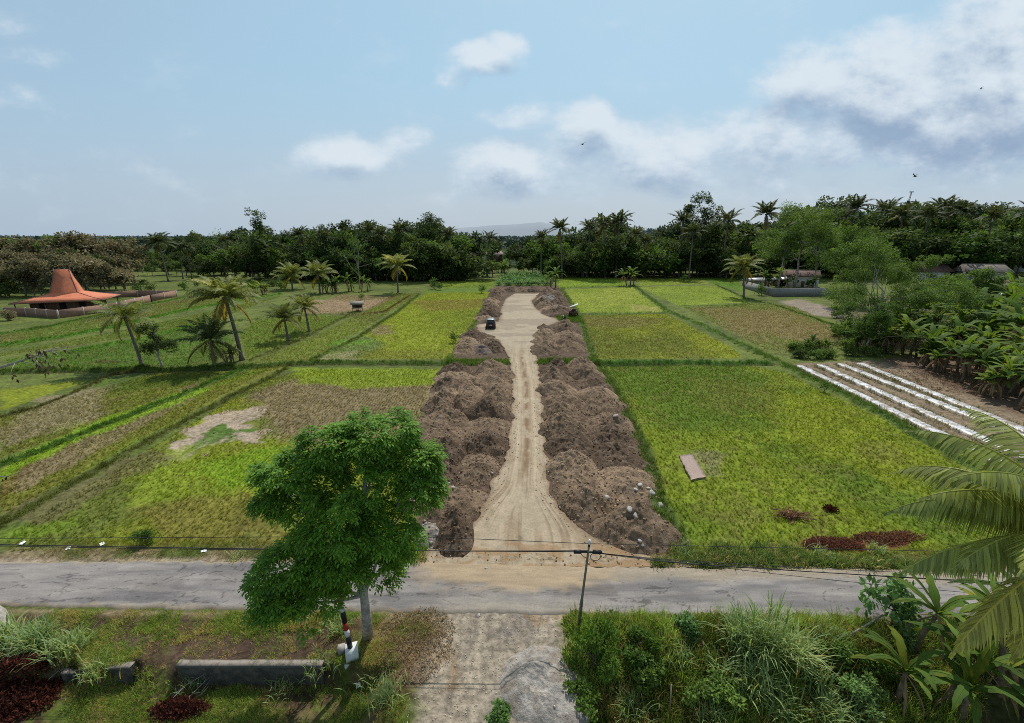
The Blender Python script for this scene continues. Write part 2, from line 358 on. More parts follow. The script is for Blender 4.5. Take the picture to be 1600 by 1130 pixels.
# fields: name, polygon in photo pixels on the ground, colour a, colour b, noise scale (m), label
FIELDS = [
 ('R1', [(940, 572), (1165, 570), (1225, 580), (1380, 655), (1510, 730), (1570, 800), (1560, 872), (1050, 868), (1052, 830), (1020, 760), (985, 680)], A(100, 122, 40), A(128, 142, 44), 9, 'large lime green rice stubble field right of the soil heaps, nearest the road'),
 ('R2', [(908, 492), (1042, 490), (1148, 545), (1160, 558), (925, 560)], A(112, 118, 46), A(142, 148, 48), 12, 'green and brown rice field behind the cross bund on the right'),
 ('R3', [(880, 452), (988, 448), (1040, 487), (905, 488)], A(150, 160, 62), A(134, 150, 50), 12, 'yellow green rice field beside the farm machine'),
 ('R4', [(866, 433), (966, 433), (985, 446), (874, 450)], A(134, 156, 48), A(112, 140, 44), 12, 'narrow bright green field in front of the dark trees'),
 ('R5', [(998, 448), (1118, 446), (1172, 472), (1060, 477)], A(140, 156, 56), A(128, 146, 50), 12, 'pale green rice field left of the single palm by the block wall'),
 ('R6', [(1068, 480), (1185, 474), (1240, 478), (1308, 510), (1322, 540), (1225, 552), (1196, 545)], A(134, 126, 82), A(118, 128, 64), 14, 'brown tinged rice field in front of the block wall'),
 ('R7', [(1090, 434), (1150, 434), (1165, 456), (1118, 444)], A(104, 142, 44), A(96, 128, 40), 10, 'small grass green field beyond the single palm'),
 ('R8', [(990, 434), (1085, 434), (1110, 443), (1000, 446)], A(130, 148, 50), A(140, 150, 60), 10, 'far strip of green field under the tallest trees'),
 ('L1', [(20, 830), (230, 702), (415, 592), (480, 576), (685, 576), (650, 660), (640, 730), (655, 800), (640, 856), (10, 862)], OLIVE, A(134, 142, 46), 7, 'patchy olive and lime stubble field behind the near tree, by the road'),
 ('L2', [(0, 806), (410, 582), (452, 569), (400, 573), (0, 728)], A(134, 118, 66), A(120, 134, 44), 8, 'long field strip of brown and lime stubble on the left'),
 ('L2b', [(0, 714), (300, 606), (372, 580), (250, 580), (0, 650)], A(124, 110, 72), A(118, 124, 50), 7, 'brown stubble strip with lime patch on the far left'),
 ('L3', [(505, 560), (700, 560), (735, 510), (764, 456), (665, 458), (590, 505)], A(126, 138, 44), A(146, 156, 50), 12, 'yellow green rice field left of the parked car'),
 ('L4', [(395, 565), (490, 562), (585, 503), (655, 458), (618, 458), (545, 500), (470, 535)], A(114, 122, 58), A(122, 134, 56), 10, 'olive field strip beside the bamboo hut'),
 ('L5', [(470, 490), (560, 490), (625, 462), (530, 460)], A(148, 128, 98), A(132, 118, 82), 9, 'dry pinkish brown field around the bamboo hut'),
 ('L6', [(385, 560), (540, 495), (470, 492), (400, 500), (375, 520)], A(104, 122, 46), A(118, 132, 52), 9, 'grass field between the young palms'),
 ('L7', [(10, 575), (330, 570), (370, 530), (300, 512), (190, 535), (10, 560)], A(98, 134, 44), A(88, 112, 44), 8, 'bright green seed bed behind the leaning palm'),
 ('L8', [(0, 545), (200, 508), (420, 455), (300, 465), (190, 485), (0, 522)], A(120, 118, 66), A(112, 126, 58), 10, 'mown field strip between two hedged bunds on the left'),
 ('L9', [(0, 556), (180, 530), (310, 508), (440, 462), (210, 512), (0, 552)], A(118, 126, 60), A(104, 120, 50), 10, 'pale green field strip nearer than the walled house'),
 ('L10', [(690, 438), (775, 438), (770, 450), (690, 450)], A(128, 146, 48), A(110, 130, 44), 12, 'far green field at the foot of the treeline'),
]
for i, f in enumerate(FIELDS): FIELDS[i] = list(f) + [poly(f[1])]
# extra patches painted into the ground: polygon, colour, edge softness, noise amount, strength
PATCH = [
 ([(405, 605), (470, 590), (690, 600), (662, 640), (645, 690), (470, 700), (430, 668), (390, 640)], STUB, 1.2, 2.2, .95),
 ([(455, 574), (690, 577), (680, 600), (560, 606), (470, 596)], LIME, .6, 1.2, .9),
 ([(262, 700), (300, 668), (330, 650), (395, 636), (405, 655), (400, 690), (350, 690), (290, 720), (262, 716)], BARE, .3, 3.0, 1.0),
 ([(332, 664), (352, 658), (384, 672), (378, 688), (340, 688), (330, 676)], A(96, 122, 54), .2, 2.6, 1.0),
 ([(290, 690), (330, 676), (335, 692), (300, 705), (282, 704)], A(100, 126, 56), .2, 2.4, .9),
 ([(190, 745), (270, 700), (320, 712), (440, 690), (460, 760), (440, 800), (300, 770), (200, 800)], LIME, .8, 2.5, .8),
 ([(300, 720), (440, 690), (465, 740), (400, 760), (300, 740)], A(124, 156, 40), .5, 2.2, .7),
 ([(10, 800), (130, 745), (240, 700), (260, 716), (180, 760), (60, 820)], A(118, 112, 74), .5, 1.5, .8),
 ([(0, 826), (110, 812), (120, 834), (0, 845)], A(118, 142, 46), .5, 1.2, .8),
 ([(200, 790), (430, 770), (440, 840), (250, 845)], A(132, 122, 62), .8, 2.2, .7),
 # strip L2: brown beside the bund, lime beyond
 ([(0, 808), (200, 690), (452, 570), (430, 568), (180, 680), (0, 778)], A(122, 124, 52), .3, .8, .9),
 ([(30, 768), (200, 678), (300, 622), (330, 592), (290, 604), (150, 668), (20, 738)], STUB, .4, 1.0, .85),
 ([(0, 748), (120, 690), (250, 640), (330, 606), (300, 606), (140, 660), (0, 724)], A(134, 166, 40), .4, 1.0, .85),
 ([(80, 665), (135, 650), (125, 664), (85, 672)], LIME, .4, .6, .8),
 ([(0, 640), (90, 610), (150, 590), (0, 608)], A(142, 150, 40), .6, 1.0, .8),
 ([(0, 690), (60, 620), (180, 600), (150, 650), (0, 700)], STUB2, .8, 1.6, .8),
 ([(120, 590), (260, 588), (420, 580), (300, 600), (170, 612)], A(84, 108, 40), .8, 1.0, .6),
 # L3 patches
 ([(575, 510), (610, 508), (612, 522), (580, 524)], STUB, .8, 1.6, .8),
 ([(505, 556), (540, 525), (590, 527), (600, 540), (560, 560)], A(112, 128, 72), 1, 1.6, .9),
 ([(520, 532), (585, 530), (580, 538), (515, 540)], A(112, 148, 54), .6, 1.6, .8),
 ([(500, 553), (555, 548), (560, 560), (500, 562)], A(158, 150, 112), .4, 1.5, .7),
 ([(640, 470), (765, 466), (755, 482), (660, 486)], A(138, 126, 64), 2, 3, .8),
 ([(560, 548), (700, 545), (695, 560), (560, 562)], A(120, 120, 52), .8, 1.5, .6),
 ([(480, 468), (600, 470), (560, 486), (490, 486)], A(160, 136, 108), 1.5, 3, .8),
 ([(660, 452), (765, 449), (765, 456), (665, 458)], A(104, 130, 44), 1, 1, .7),
 # R patches
 ([(910, 494), (1040, 496), (1010, 512), (915, 510)], A(124, 116, 68), 2, 4, .8),
 ([(1085, 482), (1230, 484), (1300, 512), (1316, 536), (1230, 530), (1150, 512)], A(140, 124, 84), 2, 4, .75),
 ([(985, 474), (1030, 480), (1028, 487), (985, 485)], A(166, 158, 92), 1, 2, .7),
 ([(1086, 704), (1120, 706), (1135, 722), (1125, 738), (1100, 745), (1090, 725)], A(142, 136, 100), .5, 1.2, .7),
 ([(1200, 600), (1330, 640), (1470, 720), (1440, 770), (1200, 680)], A(144, 152, 42), 2.5, 4, .7),
 ([(1060, 590), (1180, 600), (1250, 650), (1120, 640)], A(122, 120, 58), 2, 4, .45),
 ([(1120, 810), (1170, 800), (1190, 850), (1100, 860)], A(120, 122, 64), 1, 2, .6),
 ([(1340, 690), (1400, 690), (1420, 720), (1350, 715)], A(128, 120, 70), 1, 1.5, .4),
 ([(1235, 842), (1262, 836), (1300, 836), (1318, 846), (1345, 838), (1420, 830), (1425, 855), (1330, 864), (1262, 862)], A(124, 70, 56), .25, .8, .95),
 # bean bed and banana ground
 ([(1238, 568), (1360, 562), (1420, 572), (1600, 640), (1700, 680), (1700, 760), (1560, 720), (1440, 668), (1330, 612)], A(146, 128, 106), .3, .6, 1),
 ([(1370, 560), (1480, 552), (1600, 560), (1700, 580), (1700, 680), (1600, 650), (1440, 585)], A(120, 100, 84), .5, 1.2, 1),
 ([(1215, 470), (1250, 468), (1330, 488), (1330, 498), (1270, 492)], A(158, 142, 128), 1, 2, .9),
 ([(1340, 460), (1600, 470), (1600, 560), (1340, 545), (1310, 500)], A(110, 98, 72), 2, 3, .7),
 ([(1460, 458), (1600, 460), (1600, 480), (1460, 480)], A(112, 150, 50), 1, 1, .9),
 # under the fill
 ([(775, 446), (872, 446), (905, 495), (930, 560), (985, 670), (1058, 862), (1010, 880), (650, 880), (640, 690), (700, 570)], A(104, 86, 72), .5, 1.0, 1),
 ([(640, 852), (700, 840), (920, 838), (1010, 862), (1100, 884), (1500, 882), (1500, 890), (620, 884)], A(176, 158, 130), .3, .5, .9),
]
for i, f in enumerate(PATCH): PATCH[i] = list(f) + [poly(f[0])]
# bunds (banks of earth and grass between the fields): line, half width, height, colour, ditch depth on its near side
BUNDS = [
 ([(0, 818), (110, 756), (230, 690), (340, 630), (420, 590), (455, 569)], .35, .32, A(86, 92, 44), .30),
 ([(0, 726), (100, 688), (290, 614), (352, 588), (385, 574)], .4, .28, A(76, 104, 40), .1),
 ([(0, 650), (60, 634), (117, 612), (175, 584), (240, 575)], .3, .24, A(84, 84, 46), .2),
 ([(0, 581), (120, 578), (260, 577), (385, 573), (455, 568), (500, 566), (690, 567), (712, 566)], .45, .35, A(74, 96, 36), .15),
 ([(485, 563), (560, 527), (620, 488), (656, 459)], .4, .35, A(84, 100, 40), .2),
 ([(392, 562), (470, 530), (540, 495), (560, 485)], .35, .28, A(90, 96, 44), .1),
 ([(540, 494), (600, 487), (640, 462)], .3, .2, A(100, 80, 50), .1),
 ([(860, 565), (930, 567), (1060, 566), (1170, 566), (1200, 566)], .5, .4, A(70, 104, 36), .3),
 ([(990, 446), (1040, 484), (1100, 510), (1180, 548), (1235, 574), (1330, 618), (1440, 682), (1520, 726), (1620, 790)], .6, .42, A(86, 108, 50), .3),
 ([(905, 491), (1045, 488)], .3, .22, A(84, 116, 40), .1),
 ([(1062, 478), (1130, 478), (1178, 474)], .3, .2, A(96, 120, 44), .1),
 ([(1118, 445), (1165, 466), (1215, 478), (1262, 494), (1320, 515), (1330, 545)], .35, .3, A(78, 100, 38), .15),
 ([(872, 450), (985, 446)], .3, .2, A(96, 120, 44), .1),
 ([(878, 452), (905, 492), (928, 560), (962, 610), (1005, 700), (1030, 780), (1062, 850)], .5, .22, A(88, 106, 52), .35),
 ([(700, 565), (740, 508), (772, 452)], .4, .2, A(94, 108, 48), .15),
 ([(0, 522), (80, 510), (190, 484), (300, 463), (420, 448)], .6, .35, A(78, 108, 38), .1),
 ([(0, 540), (100, 526), (170, 512), (280, 487), (370, 470), (440, 460)], .7, .4, A(84, 124, 42), .1),
 ([(120, 548), (200, 534), (300, 510)], .6, .35, A(84, 122, 40), .1),
 ([(360, 502), (470, 492), (560, 490)], .3, .2, A(80, 104, 40), .1),
]
for i, f in enumerate(BUNDS): BUNDS[i] = list(f) + [np.array([P(x, y)[:2] for x, y in f[0]])]
# the asphalt road, its two edges
ROAD_FAR = [(-900, 884), (-300, 880), (0, 878), (300, 876), (600, 877), (800, 882), (1000, 886), (1200, 888), (1400, 889), (1600, 893), (1900, 901), (2500, 915)]
ROAD_NEAR = [(-900, 936), (-300, 943), (0, 948), (300, 953), (600, 957), (800, 960), (1000, 963), (1200, 966), (1400, 969), (1600, 974), (1900, 984), (2500, 1004)]
rf = np.array([P(*q)[:2] for q in ROAD_FAR]); rn = np.array([P(*q)[:2] for q in ROAD_NEAR])
def road_y(x, e): return np.interp(x, e[:, 0], e[:, 1])
TRL = [(600, 890), (640, 878), (672, 862), (712, 842), (748, 812), (765, 780), (770, 758), (782, 738), (797, 700), (803, 650), (804, 600), (797, 562), (789, 545), (776, 530), (750, 520), (744, 508), (780, 503), (784, 482), (790, 468), (804, 459)]
TRR = [(1130, 896), (1080, 885), (1000, 872), (930, 848), (885, 815), (860, 780), (852, 750), (850, 700), (846, 650), (842, 600), (838, 562), (833, 545), (836, 530), (850, 512), (876, 501), (852, 493), (836, 482), (829, 470), (846, 459)]
track_pg = np.concatenate([poly(TRL), poly(TRR[::-1])])
WALLY = P(400, 1036)[1]; DRVX = -4.0
DRV_L = [(655, 950), (676, 985), (650, 1060), (628, 1125), (600, 1200)]; DRV_R = [(885, 955), (886, 1000), (880, 1060), (885, 1125), (890, 1200)]
drv_pg = np.concatenate([poly([(640, 935)] + DRV_L), poly((DRV_R)[::-1] + [(885, 940)])])
dl = poly(DRV_L); dr = poly(DRV_R)
def hgt(x, y, bunds=True):
    x = np.asarray(x, float); y = np.asarray(y, float)
    h = .10 * (fbm(x / 5, y / 5, 3, 3) - .5) + .03 * (fbm(x / .8, y / .8, 3, 5) - .5)
    yn = road_y(x, rn); yf = road_y(x, rf)
    onroad = sm(yn - .5, yn - .1, y) * (1 - sm(yf + .1, yf + .6, y))
    h = h * (1 - .9 * onroad) - .04 * onroad
    field = sm(yf + .5, yf + 1.6, y); h = h - .10 * field
    if bunds:
        for b in BUNDS:
            near = (x > b[5][:, 0].min() - 3) & (x < b[5][:, 0].max() + 3) & (y > b[5][:, 1].min() - 3) & (y < b[5][:, 1].max() + 3)
            if not near.any(): continue
            xx = x[near]; yy_ = y[near]; wob = .5 * (fbm(xx / 2.2, yy_ / 2.2, 3, 11) - .5)
            d = ldist(xx + wob, yy_ + wob, b[5]); am = .6 + .8 * fbm(xx / 1.5, yy_ / 1.5, 2, 12)
            dd = ldist(xx + wob, yy_ + wob + b[1] * 1.9, b[5])
            h[near] += b[2] * am * np.exp(-(d / b[1]) ** 2) - b[4] * np.exp(-(dd / (b[1] * .8)) ** 2) * (.5 + fbm(xx / 3, yy_ / 3, 2, 14))
    # left foreground: a low terrace held by a wall, then lower ground
    xl = np.interp(-y, -dl[:, 1], dl[:, 0])
    lf = 1 - sm(xl - 2.4, xl - .5, x)
    rag = np.where((x < P(275, 1036)[0]) , .9 * (fbm(x / 1.3, 0 * x, 2, 31) - .5), 0)
    ramp = np.exp(-((x - P(245, 1036)[0]) / .7) ** 2)
    w_ = .12 + 1.2 * ramp
    drop = 1 - sm(WALLY - w_ + rag, WALLY + w_ * .6 + rag, y)
    h = h - 1.0 * lf * drop - .12 * lf * (1 - sm(yn - 1.2, yn - .2, y)) * (1 - drop)
    # right foreground: an overgrown bank falling away
    xr = np.interp(-y, -dr[:, 1], dr[:, 0])
    rgt = sm(xr + .1, xr + 1.3, x)
    h = h - rgt * (1.9 * (1 - sm(12.4, yn - .5, y)) - .25 * (fbm(x / 1.2, y / 1.2, 3, 41) - .5) * (1 - onroad))
    # small hills far off at the right
    h = h + 26 * sm(250, 900, y) * sm(60, 500, x) * (1 - sm(1500, 4000, y))
    return h
def G(px, py, dz=0.0):
    z = 0.0
    for _ in range(8):
        p = P(px, py, z); z = .5 * z + .5 * float(hgt(np.array([p[0]]), np.array([p[1]]))[0])
    p = P(px, py, z); p[2] = float(hgt(np.array([p[0]]), np.array([p[1]]))[0]) + dz
    return p
def mixn(c, col, m): return c * (1 - m[:, None]) + np.asarray(col) * m[:, None]
def gcol(x, y):
    n = len(x)
    a = fbm(x / 9, y / 9, 4, 1); b = fbm(x / 1.6, y / 1.6, 4, 2)
    c = np.broadcast_to(A(96, 110, 52), (n, 3)).copy()
    c = mixn(c, A(112, 124, 60), sm(.4, .6, a)); c = mixn(c, A(88, 84, 56), sm(.5, .7, b) * .5)
    far = sm(225, 300, y); c = mixn(c, A(58, 74, 40), far)
    veg = np.ones(n)
    for k, f in enumerate(FIELDS):
        pg = f[6]; near = (x > pg[:, 0].min() - 2) & (x < pg[:, 0].max() + 2) & (y > pg[:, 1].min() - 2) & (y < pg[:, 1].max() + 2)
        if not near.any(): continue
        xx, yy_ = x[near], y[near]
        wob = .8 * (fbm(xx / 1.5, yy_ / 1.5, 3, 20 + k) - .5)
        m = sm(-.25, .25, sdist(xx, yy_, pg) + wob)
        t = sm(.36, .64, fbm(xx / f[4], yy_ / f[4] * .8, 4, 50 + k))
        cc = np.asarray(f[2]) * (1 - t[:, None]) + np.asarray(f[3]) * t[:, None]
        s2 = sm(.52, .72, fbm(xx / 1.1, yy_ / 1.1, 4, 90 + k)); cc = mixn(cc, A(124, 112, 66), s2 * .34)
        s3 = sm(.5, .75, fbm(xx / .5, yy_ / .5, 3, 140 + k)); cc = mixn(cc, A(84, 104, 36), s3 * .28)
        c[near] = mixn(c[near], 0, 0 * m) * (1 - m[:, None]) + cc * m[:, None]
    for k, f in enumerate(PATCH):
        pg = f[5]; near = (x > pg[:, 0].min() - 4) & (x < pg[:, 0].max() + 4) & (y > pg[:, 1].min() - 4) & (y < pg[:, 1].max() + 4)
        if not near.any(): continue
        xx, yy_ = x[near], y[near]
        wob = f[3] * 1.6 * (fbm(xx / 1.7, yy_ / 1.7, 5, 200 + k) - .5)
        m = sm(-f[2], f[2], sdist(xx, yy_, pg) + wob) * f[4]
        v = .86 + .28 * fbm(xx / .6, yy_ / .6, 3, 300 + k)
        c[near] = c[near] * (1 - m[:, None]) + np.asarray(f[1]) * v[:, None] * m[:, None]
    for k, b in enumerate(BUNDS):
        near = (x > b[5][:, 0].min() - 3) & (x < b[5][:, 0].max() + 3) & (y > b[5][:, 1].min() - 3) & (y < b[5][:, 1].max() + 3)
        if not near.any(): continue
        xx, yy_ = x[near], y[near]; wob = .5 * (fbm(xx / 2.2, yy_ / 2.2, 3, 11) - .5)
        d = ldist(xx + wob, yy_ + wob, b[5]); dd = ldist(xx + wob, yy_ + wob + b[1] * 1.9, b[5])
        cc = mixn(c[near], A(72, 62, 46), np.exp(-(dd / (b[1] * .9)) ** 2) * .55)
        t = fbm(xx / .9, yy_ / .9, 3, 77)
        bc = np.asarray(b[3]) * (.7 + .6 * t[:, None])
        m = sm(b[1] * 1.6, b[1] * .7, d) if False else 1 - sm(b[1] * .8, b[1] * 1.6, d)
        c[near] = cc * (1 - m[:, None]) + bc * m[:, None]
    # road verges and the foreground
    yn = road_y(x, rn); yf = road_y(x, rf)
    n1 = fbm(x / 1.1, y / 1.1, 5, 400); n2 = fbm(x / .35, y / .35, 4, 401); n3 = fbm(x / 3, y / 3, 4, 402)
    m = (1 - sm(yf + .6, yf + 1.8, y)) ; vc = mixn(np.broadcast_to(A(104, 108, 62), (n, 3)), A(140, 126, 96), sm(.42, .6, n1)); vc = mixn(vc, A(86, 106, 44), sm(.5, .62, n3) * .7)
    tr = sdist(x, y, track_pg) > -1.2
    m2 = np.where(tr, 0, m); c = c * (1 - m2[:, None]) + vc * m2[:, None]
    edge = np.exp(-((y - yf - .12) / .22) ** 2) * (n1 * .8 + .4); c = mixn(c, A(176, 158, 134), np.clip(edge, 0, .9))
    nearv = 1 - sm(yn - .25, yn + .1, y)
    fc = mixn(np.broadcast_to(A(92, 104, 46), (n, 3)), A(118, 108, 70), sm(.4, .6, n1)); fc = mixn(fc, A(86, 68, 54), sm(.46, .58, n3) * .9); fc = mixn(fc, A(100, 122, 44), sm(.5, .7, n2) * .6)
    # bare dark soil on the terrace left of the near tree
    for (qx, qy, r_, cc_, s_) in ((330, 1015, 1.7, A(98, 78, 66), .95), (420, 1012, 1.6, A(88, 70, 60), .9), (205, 1000, .55, A(130, 112, 96), .9), (195, 985, 1.3, A(92, 74, 58), .7), (660, 985, 1.6, A(150, 126, 96), .85), (640, 1040, 1.2, A(138, 112, 82), .85), (610, 975, 1.2, A(134, 118, 76), .8), (130, 1030, 1.2, A(110, 96, 80), .6)):
        q = P(qx, qy); d = np.hypot((x - q[0]) * .6, y - q[1]) + 1.3 * (n1 - .5)
        fc = mixn(fc, cc_, (1 - sm(r_ * .5, r_, d)) * s_)
    xr = np.interp(-y, -dr[:, 1], dr[:, 0]); rg = sm(xr - .2, xr + .6, x); fc = mixn(fc, A(52, 50, 32), rg * .75)
    fe = np.exp(-((y - yn + .15) / .25) ** 2) * (n1 * .8 + .3); fc = mixn(fc, A(160, 142, 112), np.clip(fe, 0, .8))
    c = c * (1 - nearv[:, None]) + fc * nearv[:, None]
    # the gravel drive toward the camera
    d = sdist(x, y, drv_pg) + 2.0 * (n1 - .5) + .8 * (n3 - .5)
    dm = sm(-.35, .6, d)
    th = (x + .22 * (17.5 - y)); st = fbm(th * 1.3 + .5 * fbm(x, y, 3, 412), y * .22, 5, 410); st2 = fbm(th * 2.2, y * .5 + .6 * fbm(x, y, 3, 413), 5, 411)
    dc = mixn(np.broadcast_to(A(176, 162, 142), (n, 3)), A(150, 138, 124), sm(.40, .64, st) * .8); dc = mixn(dc, A(194, 180, 158), sm(.5, .7, st2) * .5); gw = np.exp(-((x + .12 * (17.5 - y) - .2) / .7) ** 2) * sm(.35, .6, n1); dc = mixn(dc, A(140, 134, 130), gw * .7); dc = mixn(dc, A(150, 124, 92), sm(.55, .7, n1) * .6)
    c = c * (1 - dm[:, None]) + dc * dm[:, None]
    wl = np.abs(y - (WALLY - .1)); lf = (x < np.interp(-y, -dl[:, 1], dl[:, 0]) - 1.5)
    return c
# surface material of the ground
m, nt, nd, lk = newmat('ground_cover')
at = N(nt, 'ShaderNodeAttribute', attribute_name='tint')
ge = N(nt, 'ShaderNodeNewGeometry'); pv = ge.outputs['Position']
f1 = mrange(nt, tex(nt, pv, 3.2, 8, .68), .3, .7, .55, 1.4)
f2 = mrange(nt, tex(nt, pv, .33, 6, .6), .3, .7, .86, 1.13)
ff = mth(nt, 'MULTIPLY', f1, f2)
cc = N(nt, 'ShaderNodeCombineXYZ'); [lk.new(ff, cc.inputs[i]) for i in range(3)]
c = mixc(nt, at.outputs['Color'], cc.outputs[0], 1.0, 'MULTIPLY')
b = N(nt, 'ShaderNodeBsdfPrincipled'); lk.new(c, b.inputs['Base Color']); b.inputs['Roughness'].default_value = .95; b.inputs['Specular IOR Level'].default_value = .1
bp = N(nt, 'ShaderNodeBump'); bp.inputs['Strength'].default_value = .8; bp.inputs['Distance'].default_value = .12; lk.new(tex(nt, pv, 4.5, 8, .7), bp.inputs['Height']); lk.new(bp.outputs[0], b.inputs['Normal'])
o = N(nt, 'ShaderNodeOutputMaterial'); lk.new(b.outputs[0], o.inputs[0]); M['ground'] = m
def grid_mesh(name, X, Y, Z, cols, mat, kind='structure'):
    h, w = X.shape; V = np.stack([X, Y, Z], -1).reshape(-1, 3)
    i = np.arange(h * w).reshape(h, w); F = np.stack([i[:-1, :-1], i[:-1, 1:], i[1:, 1:], i[1:, :-1]], -1).reshape(-1, 4)
    me = mesh_np(name, V, F, cols, True); me.materials.append(mat); o = bpy.data.objects.new(name, me); link(o)
    if kind: o['kind'] = kind
    return o
# rows spaced finely near the camera and coarsely far away, out to the horizon
rows = np.concatenate([[1500, 1350], np.arange(1240, 840, -1.4), np.arange(840, 470, -1.1), np.arange(470, 385, -.8), [384, 383, 382, 381, 380, 379, 378, 377, 376, 375, 374, 373, 372.2, 371.6]])
cols_ = np.concatenate([np.arange(-2400, -300, 30), np.arange(-300, 1900, 2.6), np.arange(1900, 4000, 30)])
Yr = np.array([P(800, r)[1] for r in rows]); Ar = np.array([P(801, r)[0] for r in rows])
X = Ar[:, None] * (cols_[None, :] - 800); Y = np.repeat(Yr[:, None], len(cols_), 1)
Z = hgt(X.ravel(), Y.ravel()).reshape(X.shape)
gc = gcol(X.ravel(), Y.ravel())
grid_mesh('ground', X, Y, Z, gc, M['ground'])
# ------------------------------------------------------------------ asphalt road
xs = np.concatenate([np.arange(-120, -26, 1.0), np.arange(-26, 28, .09), np.arange(28, 140, 1.0)]); K = 56
E0 = road_y(xs, rn) + .22 * (fbm(xs * 1.3, xs * 0, 4, 500) - .5) + .12 * (fbm(xs * 5, xs * 0, 3, 501) - .5)
E1 = road_y(xs, rf) + .22 * (fbm(xs * 1.3, xs * 0 + 9, 4, 502) - .5) + .12 * (fbm(xs * 5, xs * 0, 3, 503) - .5)
t = np.linspace(0, 1, K)
X = np.repeat(xs[None, :], K, 0); Y = E0[None, :] * (1 - t[:, None]) + E1[None, :] * t[:, None]
Z = .035 + .03 * np.sin(t * math.pi)[:, None] + .012 * (fbm(X / 1.5, Y / 1.5, 3, 510) - .5); Z[0] = -.10; Z[1] = -.02; Z[2] = .01; Z[-1] = -.10; Z[-2] = -.0
x, y = X.ravel(), Y.ravel(); tt = np.repeat(t, len(xs))
c = np.broadcast_to(A(150, 143, 139), (len(x), 3)).copy() * (.9 + .2 * fbm(x / .6, y / .6, 4, 509))[:, None]
c = mixn(c, A(128, 123, 121), sm(.42, .6, fbm(x / 6, y / .9, 4, 511))); c = mixn(c, A(166, 158, 150), sm(.5, .66, fbm(x / 2.5, y / .35, 4, 512)) * .6)
patch = (vn(x / 3.1, y * 0 + .5, 513) > .66) & (tt > .25) & (tt < .8); c = np.where(patch[:, None], c * .90, c)
for (x0, x1, t0, t1, k_) in ((-11.8, -10.6, .1, .6, 1.2), (-9.0, -8.2, .05, .35, 1.15), (1.2, 5.2, .35, .75, .82), (6, 9, .2, .45, .88), (-3.2, 1.0, .3, .62, .86), (-19, -16.5, .1, .5, .88), (-15.5, -12.4, .45, .92, .88), (10, 14.5, .5, .9, 1.08), (-8, -6.4, .5, .95, .9)):
    mm = ((x + (tt - .4) * .9) > x0) & ((x + (tt - .4) * .9) < x1) & (tt > t0) & (tt < t1); c = np.where(mm[:, None], c * k_, c)
crack = np.abs(fbm(x / 2.4, y / 1.1, 4, 514) - .5) < .006; c = np.where(crack[:, None], c * .5, c)
crack = (np.abs(fbm(x / 5, y / .8 + 3, 3, 515) - .45) < .006); c = np.where(crack[:, None], c * .55, c)
ed = np.minimum(tt, 1 - tt) + .12 * (fbm(x / .8, y / .8, 4, 516) - .5); c = mixn(c, A(170, 154, 130), (1 - sm(.02, .10, ed)) * .8)
# mud and dust carried out of the building track, and off the gravel drive
jx = P(800, 880)[0]; w = 1 - sm(3.4, 6.8, np.abs(x - .4) + 2.2 * (fbm(x / 1.2, y / 1.2, 4, 520) - .5)); w2 = sm(.28, .72, tt + .35 * (fbm(x / .9, y / .5, 4, 521) - .5) - .08 * np.abs(x) / 3)
c = mixn(c, A(180, 158, 128), np.clip(w * w2 * 1.3, 0, .97))
w = (1 - sm(2.4, 5.6, np.abs(x - .2) + 1.8 * (fbm(x / 1.2, y / 1.2, 4, 522) - .5))) * (1 - sm(.0, .45, tt + .25 * (fbm(x, y, 3, 523) - .5))); c = mixn(c, A(162, 152, 138), np.clip(w * 1.1, 0, .95))
w3 = sm(1, 8, x) * sm(.62, .85, tt + .25 * (fbm(x / 2, y, 3, 524) - .5)); c = mixn(c, A(172, 156, 132), w3 * .75)
m, nt, nd, lk = newmat('worn_asphalt')
at = N(nt, 'ShaderNodeAttribute', attribute_name='tint'); ge = N(nt, 'ShaderNodeNewGeometry'); pv = ge.outputs['Position']
mp = N(nt, 'ShaderNodeMapping'); lk.new(pv, mp.inputs[0]); mp.inputs['Scale'].default_value = (.35, 1.6, 1)
ff = mth(nt, 'MULTIPLY', mrange(nt, tex(nt, pv, 14, 8, .75), .3, .7, .82, 1.16), mrange(nt, tex(nt, mp.outputs[0], 1.6, 8, .7), .3, .7, .84, 1.14))
cc = N(nt, 'ShaderNodeCombineXYZ'); [lk.new(ff, cc.inputs[i]) for i in range(3)]
cx = mixc(nt, at.outputs['Color'], cc.outputs[0], 1.0, 'MULTIPLY')
b = N(nt, 'ShaderNodeBsdfPrincipled'); lk.new(cx, b.inputs['Base Color']); b.inputs['Roughness'].default_value = .85; b.inputs['Specular IOR Level'].default_value = .25
bp = N(nt, 'ShaderNodeBump'); bp.inputs['Strength'].default_value = .35; bp.inputs['Distance'].default_value = .02; lk.new(tex(nt, pv, 22, 6, .8), bp.inputs['Height']); lk.new(bp.outputs[0], b.inputs['Normal'])
o = N(nt, 'ShaderNodeOutputMaterial'); lk.new(b.outputs[0], o.inputs[0]); M['asphalt'] = m
grid_mesh('road', X, Y, Z, c, m)
# ------------------------------------------------------------------ the dirt track between the heaps
ys = np.concatenate([np.arange(P(800, 886)[1], 40, .10), np.arange(40, 80, .25), np.arange(80, P(800, 459)[1], .6)]); K = 150
L = poly(TRL); R = poly(TRR)
XL = np.interp(ys, L[:, 1], L[:, 0]) + .7 * (fbm(ys / 1.1, ys * 0, 4, 530) - .5); XR = np.interp(ys, R[:, 1], R[:, 0]) + .7 * (fbm(ys / 1.1, ys * 0 + 5, 4, 531) - .5)
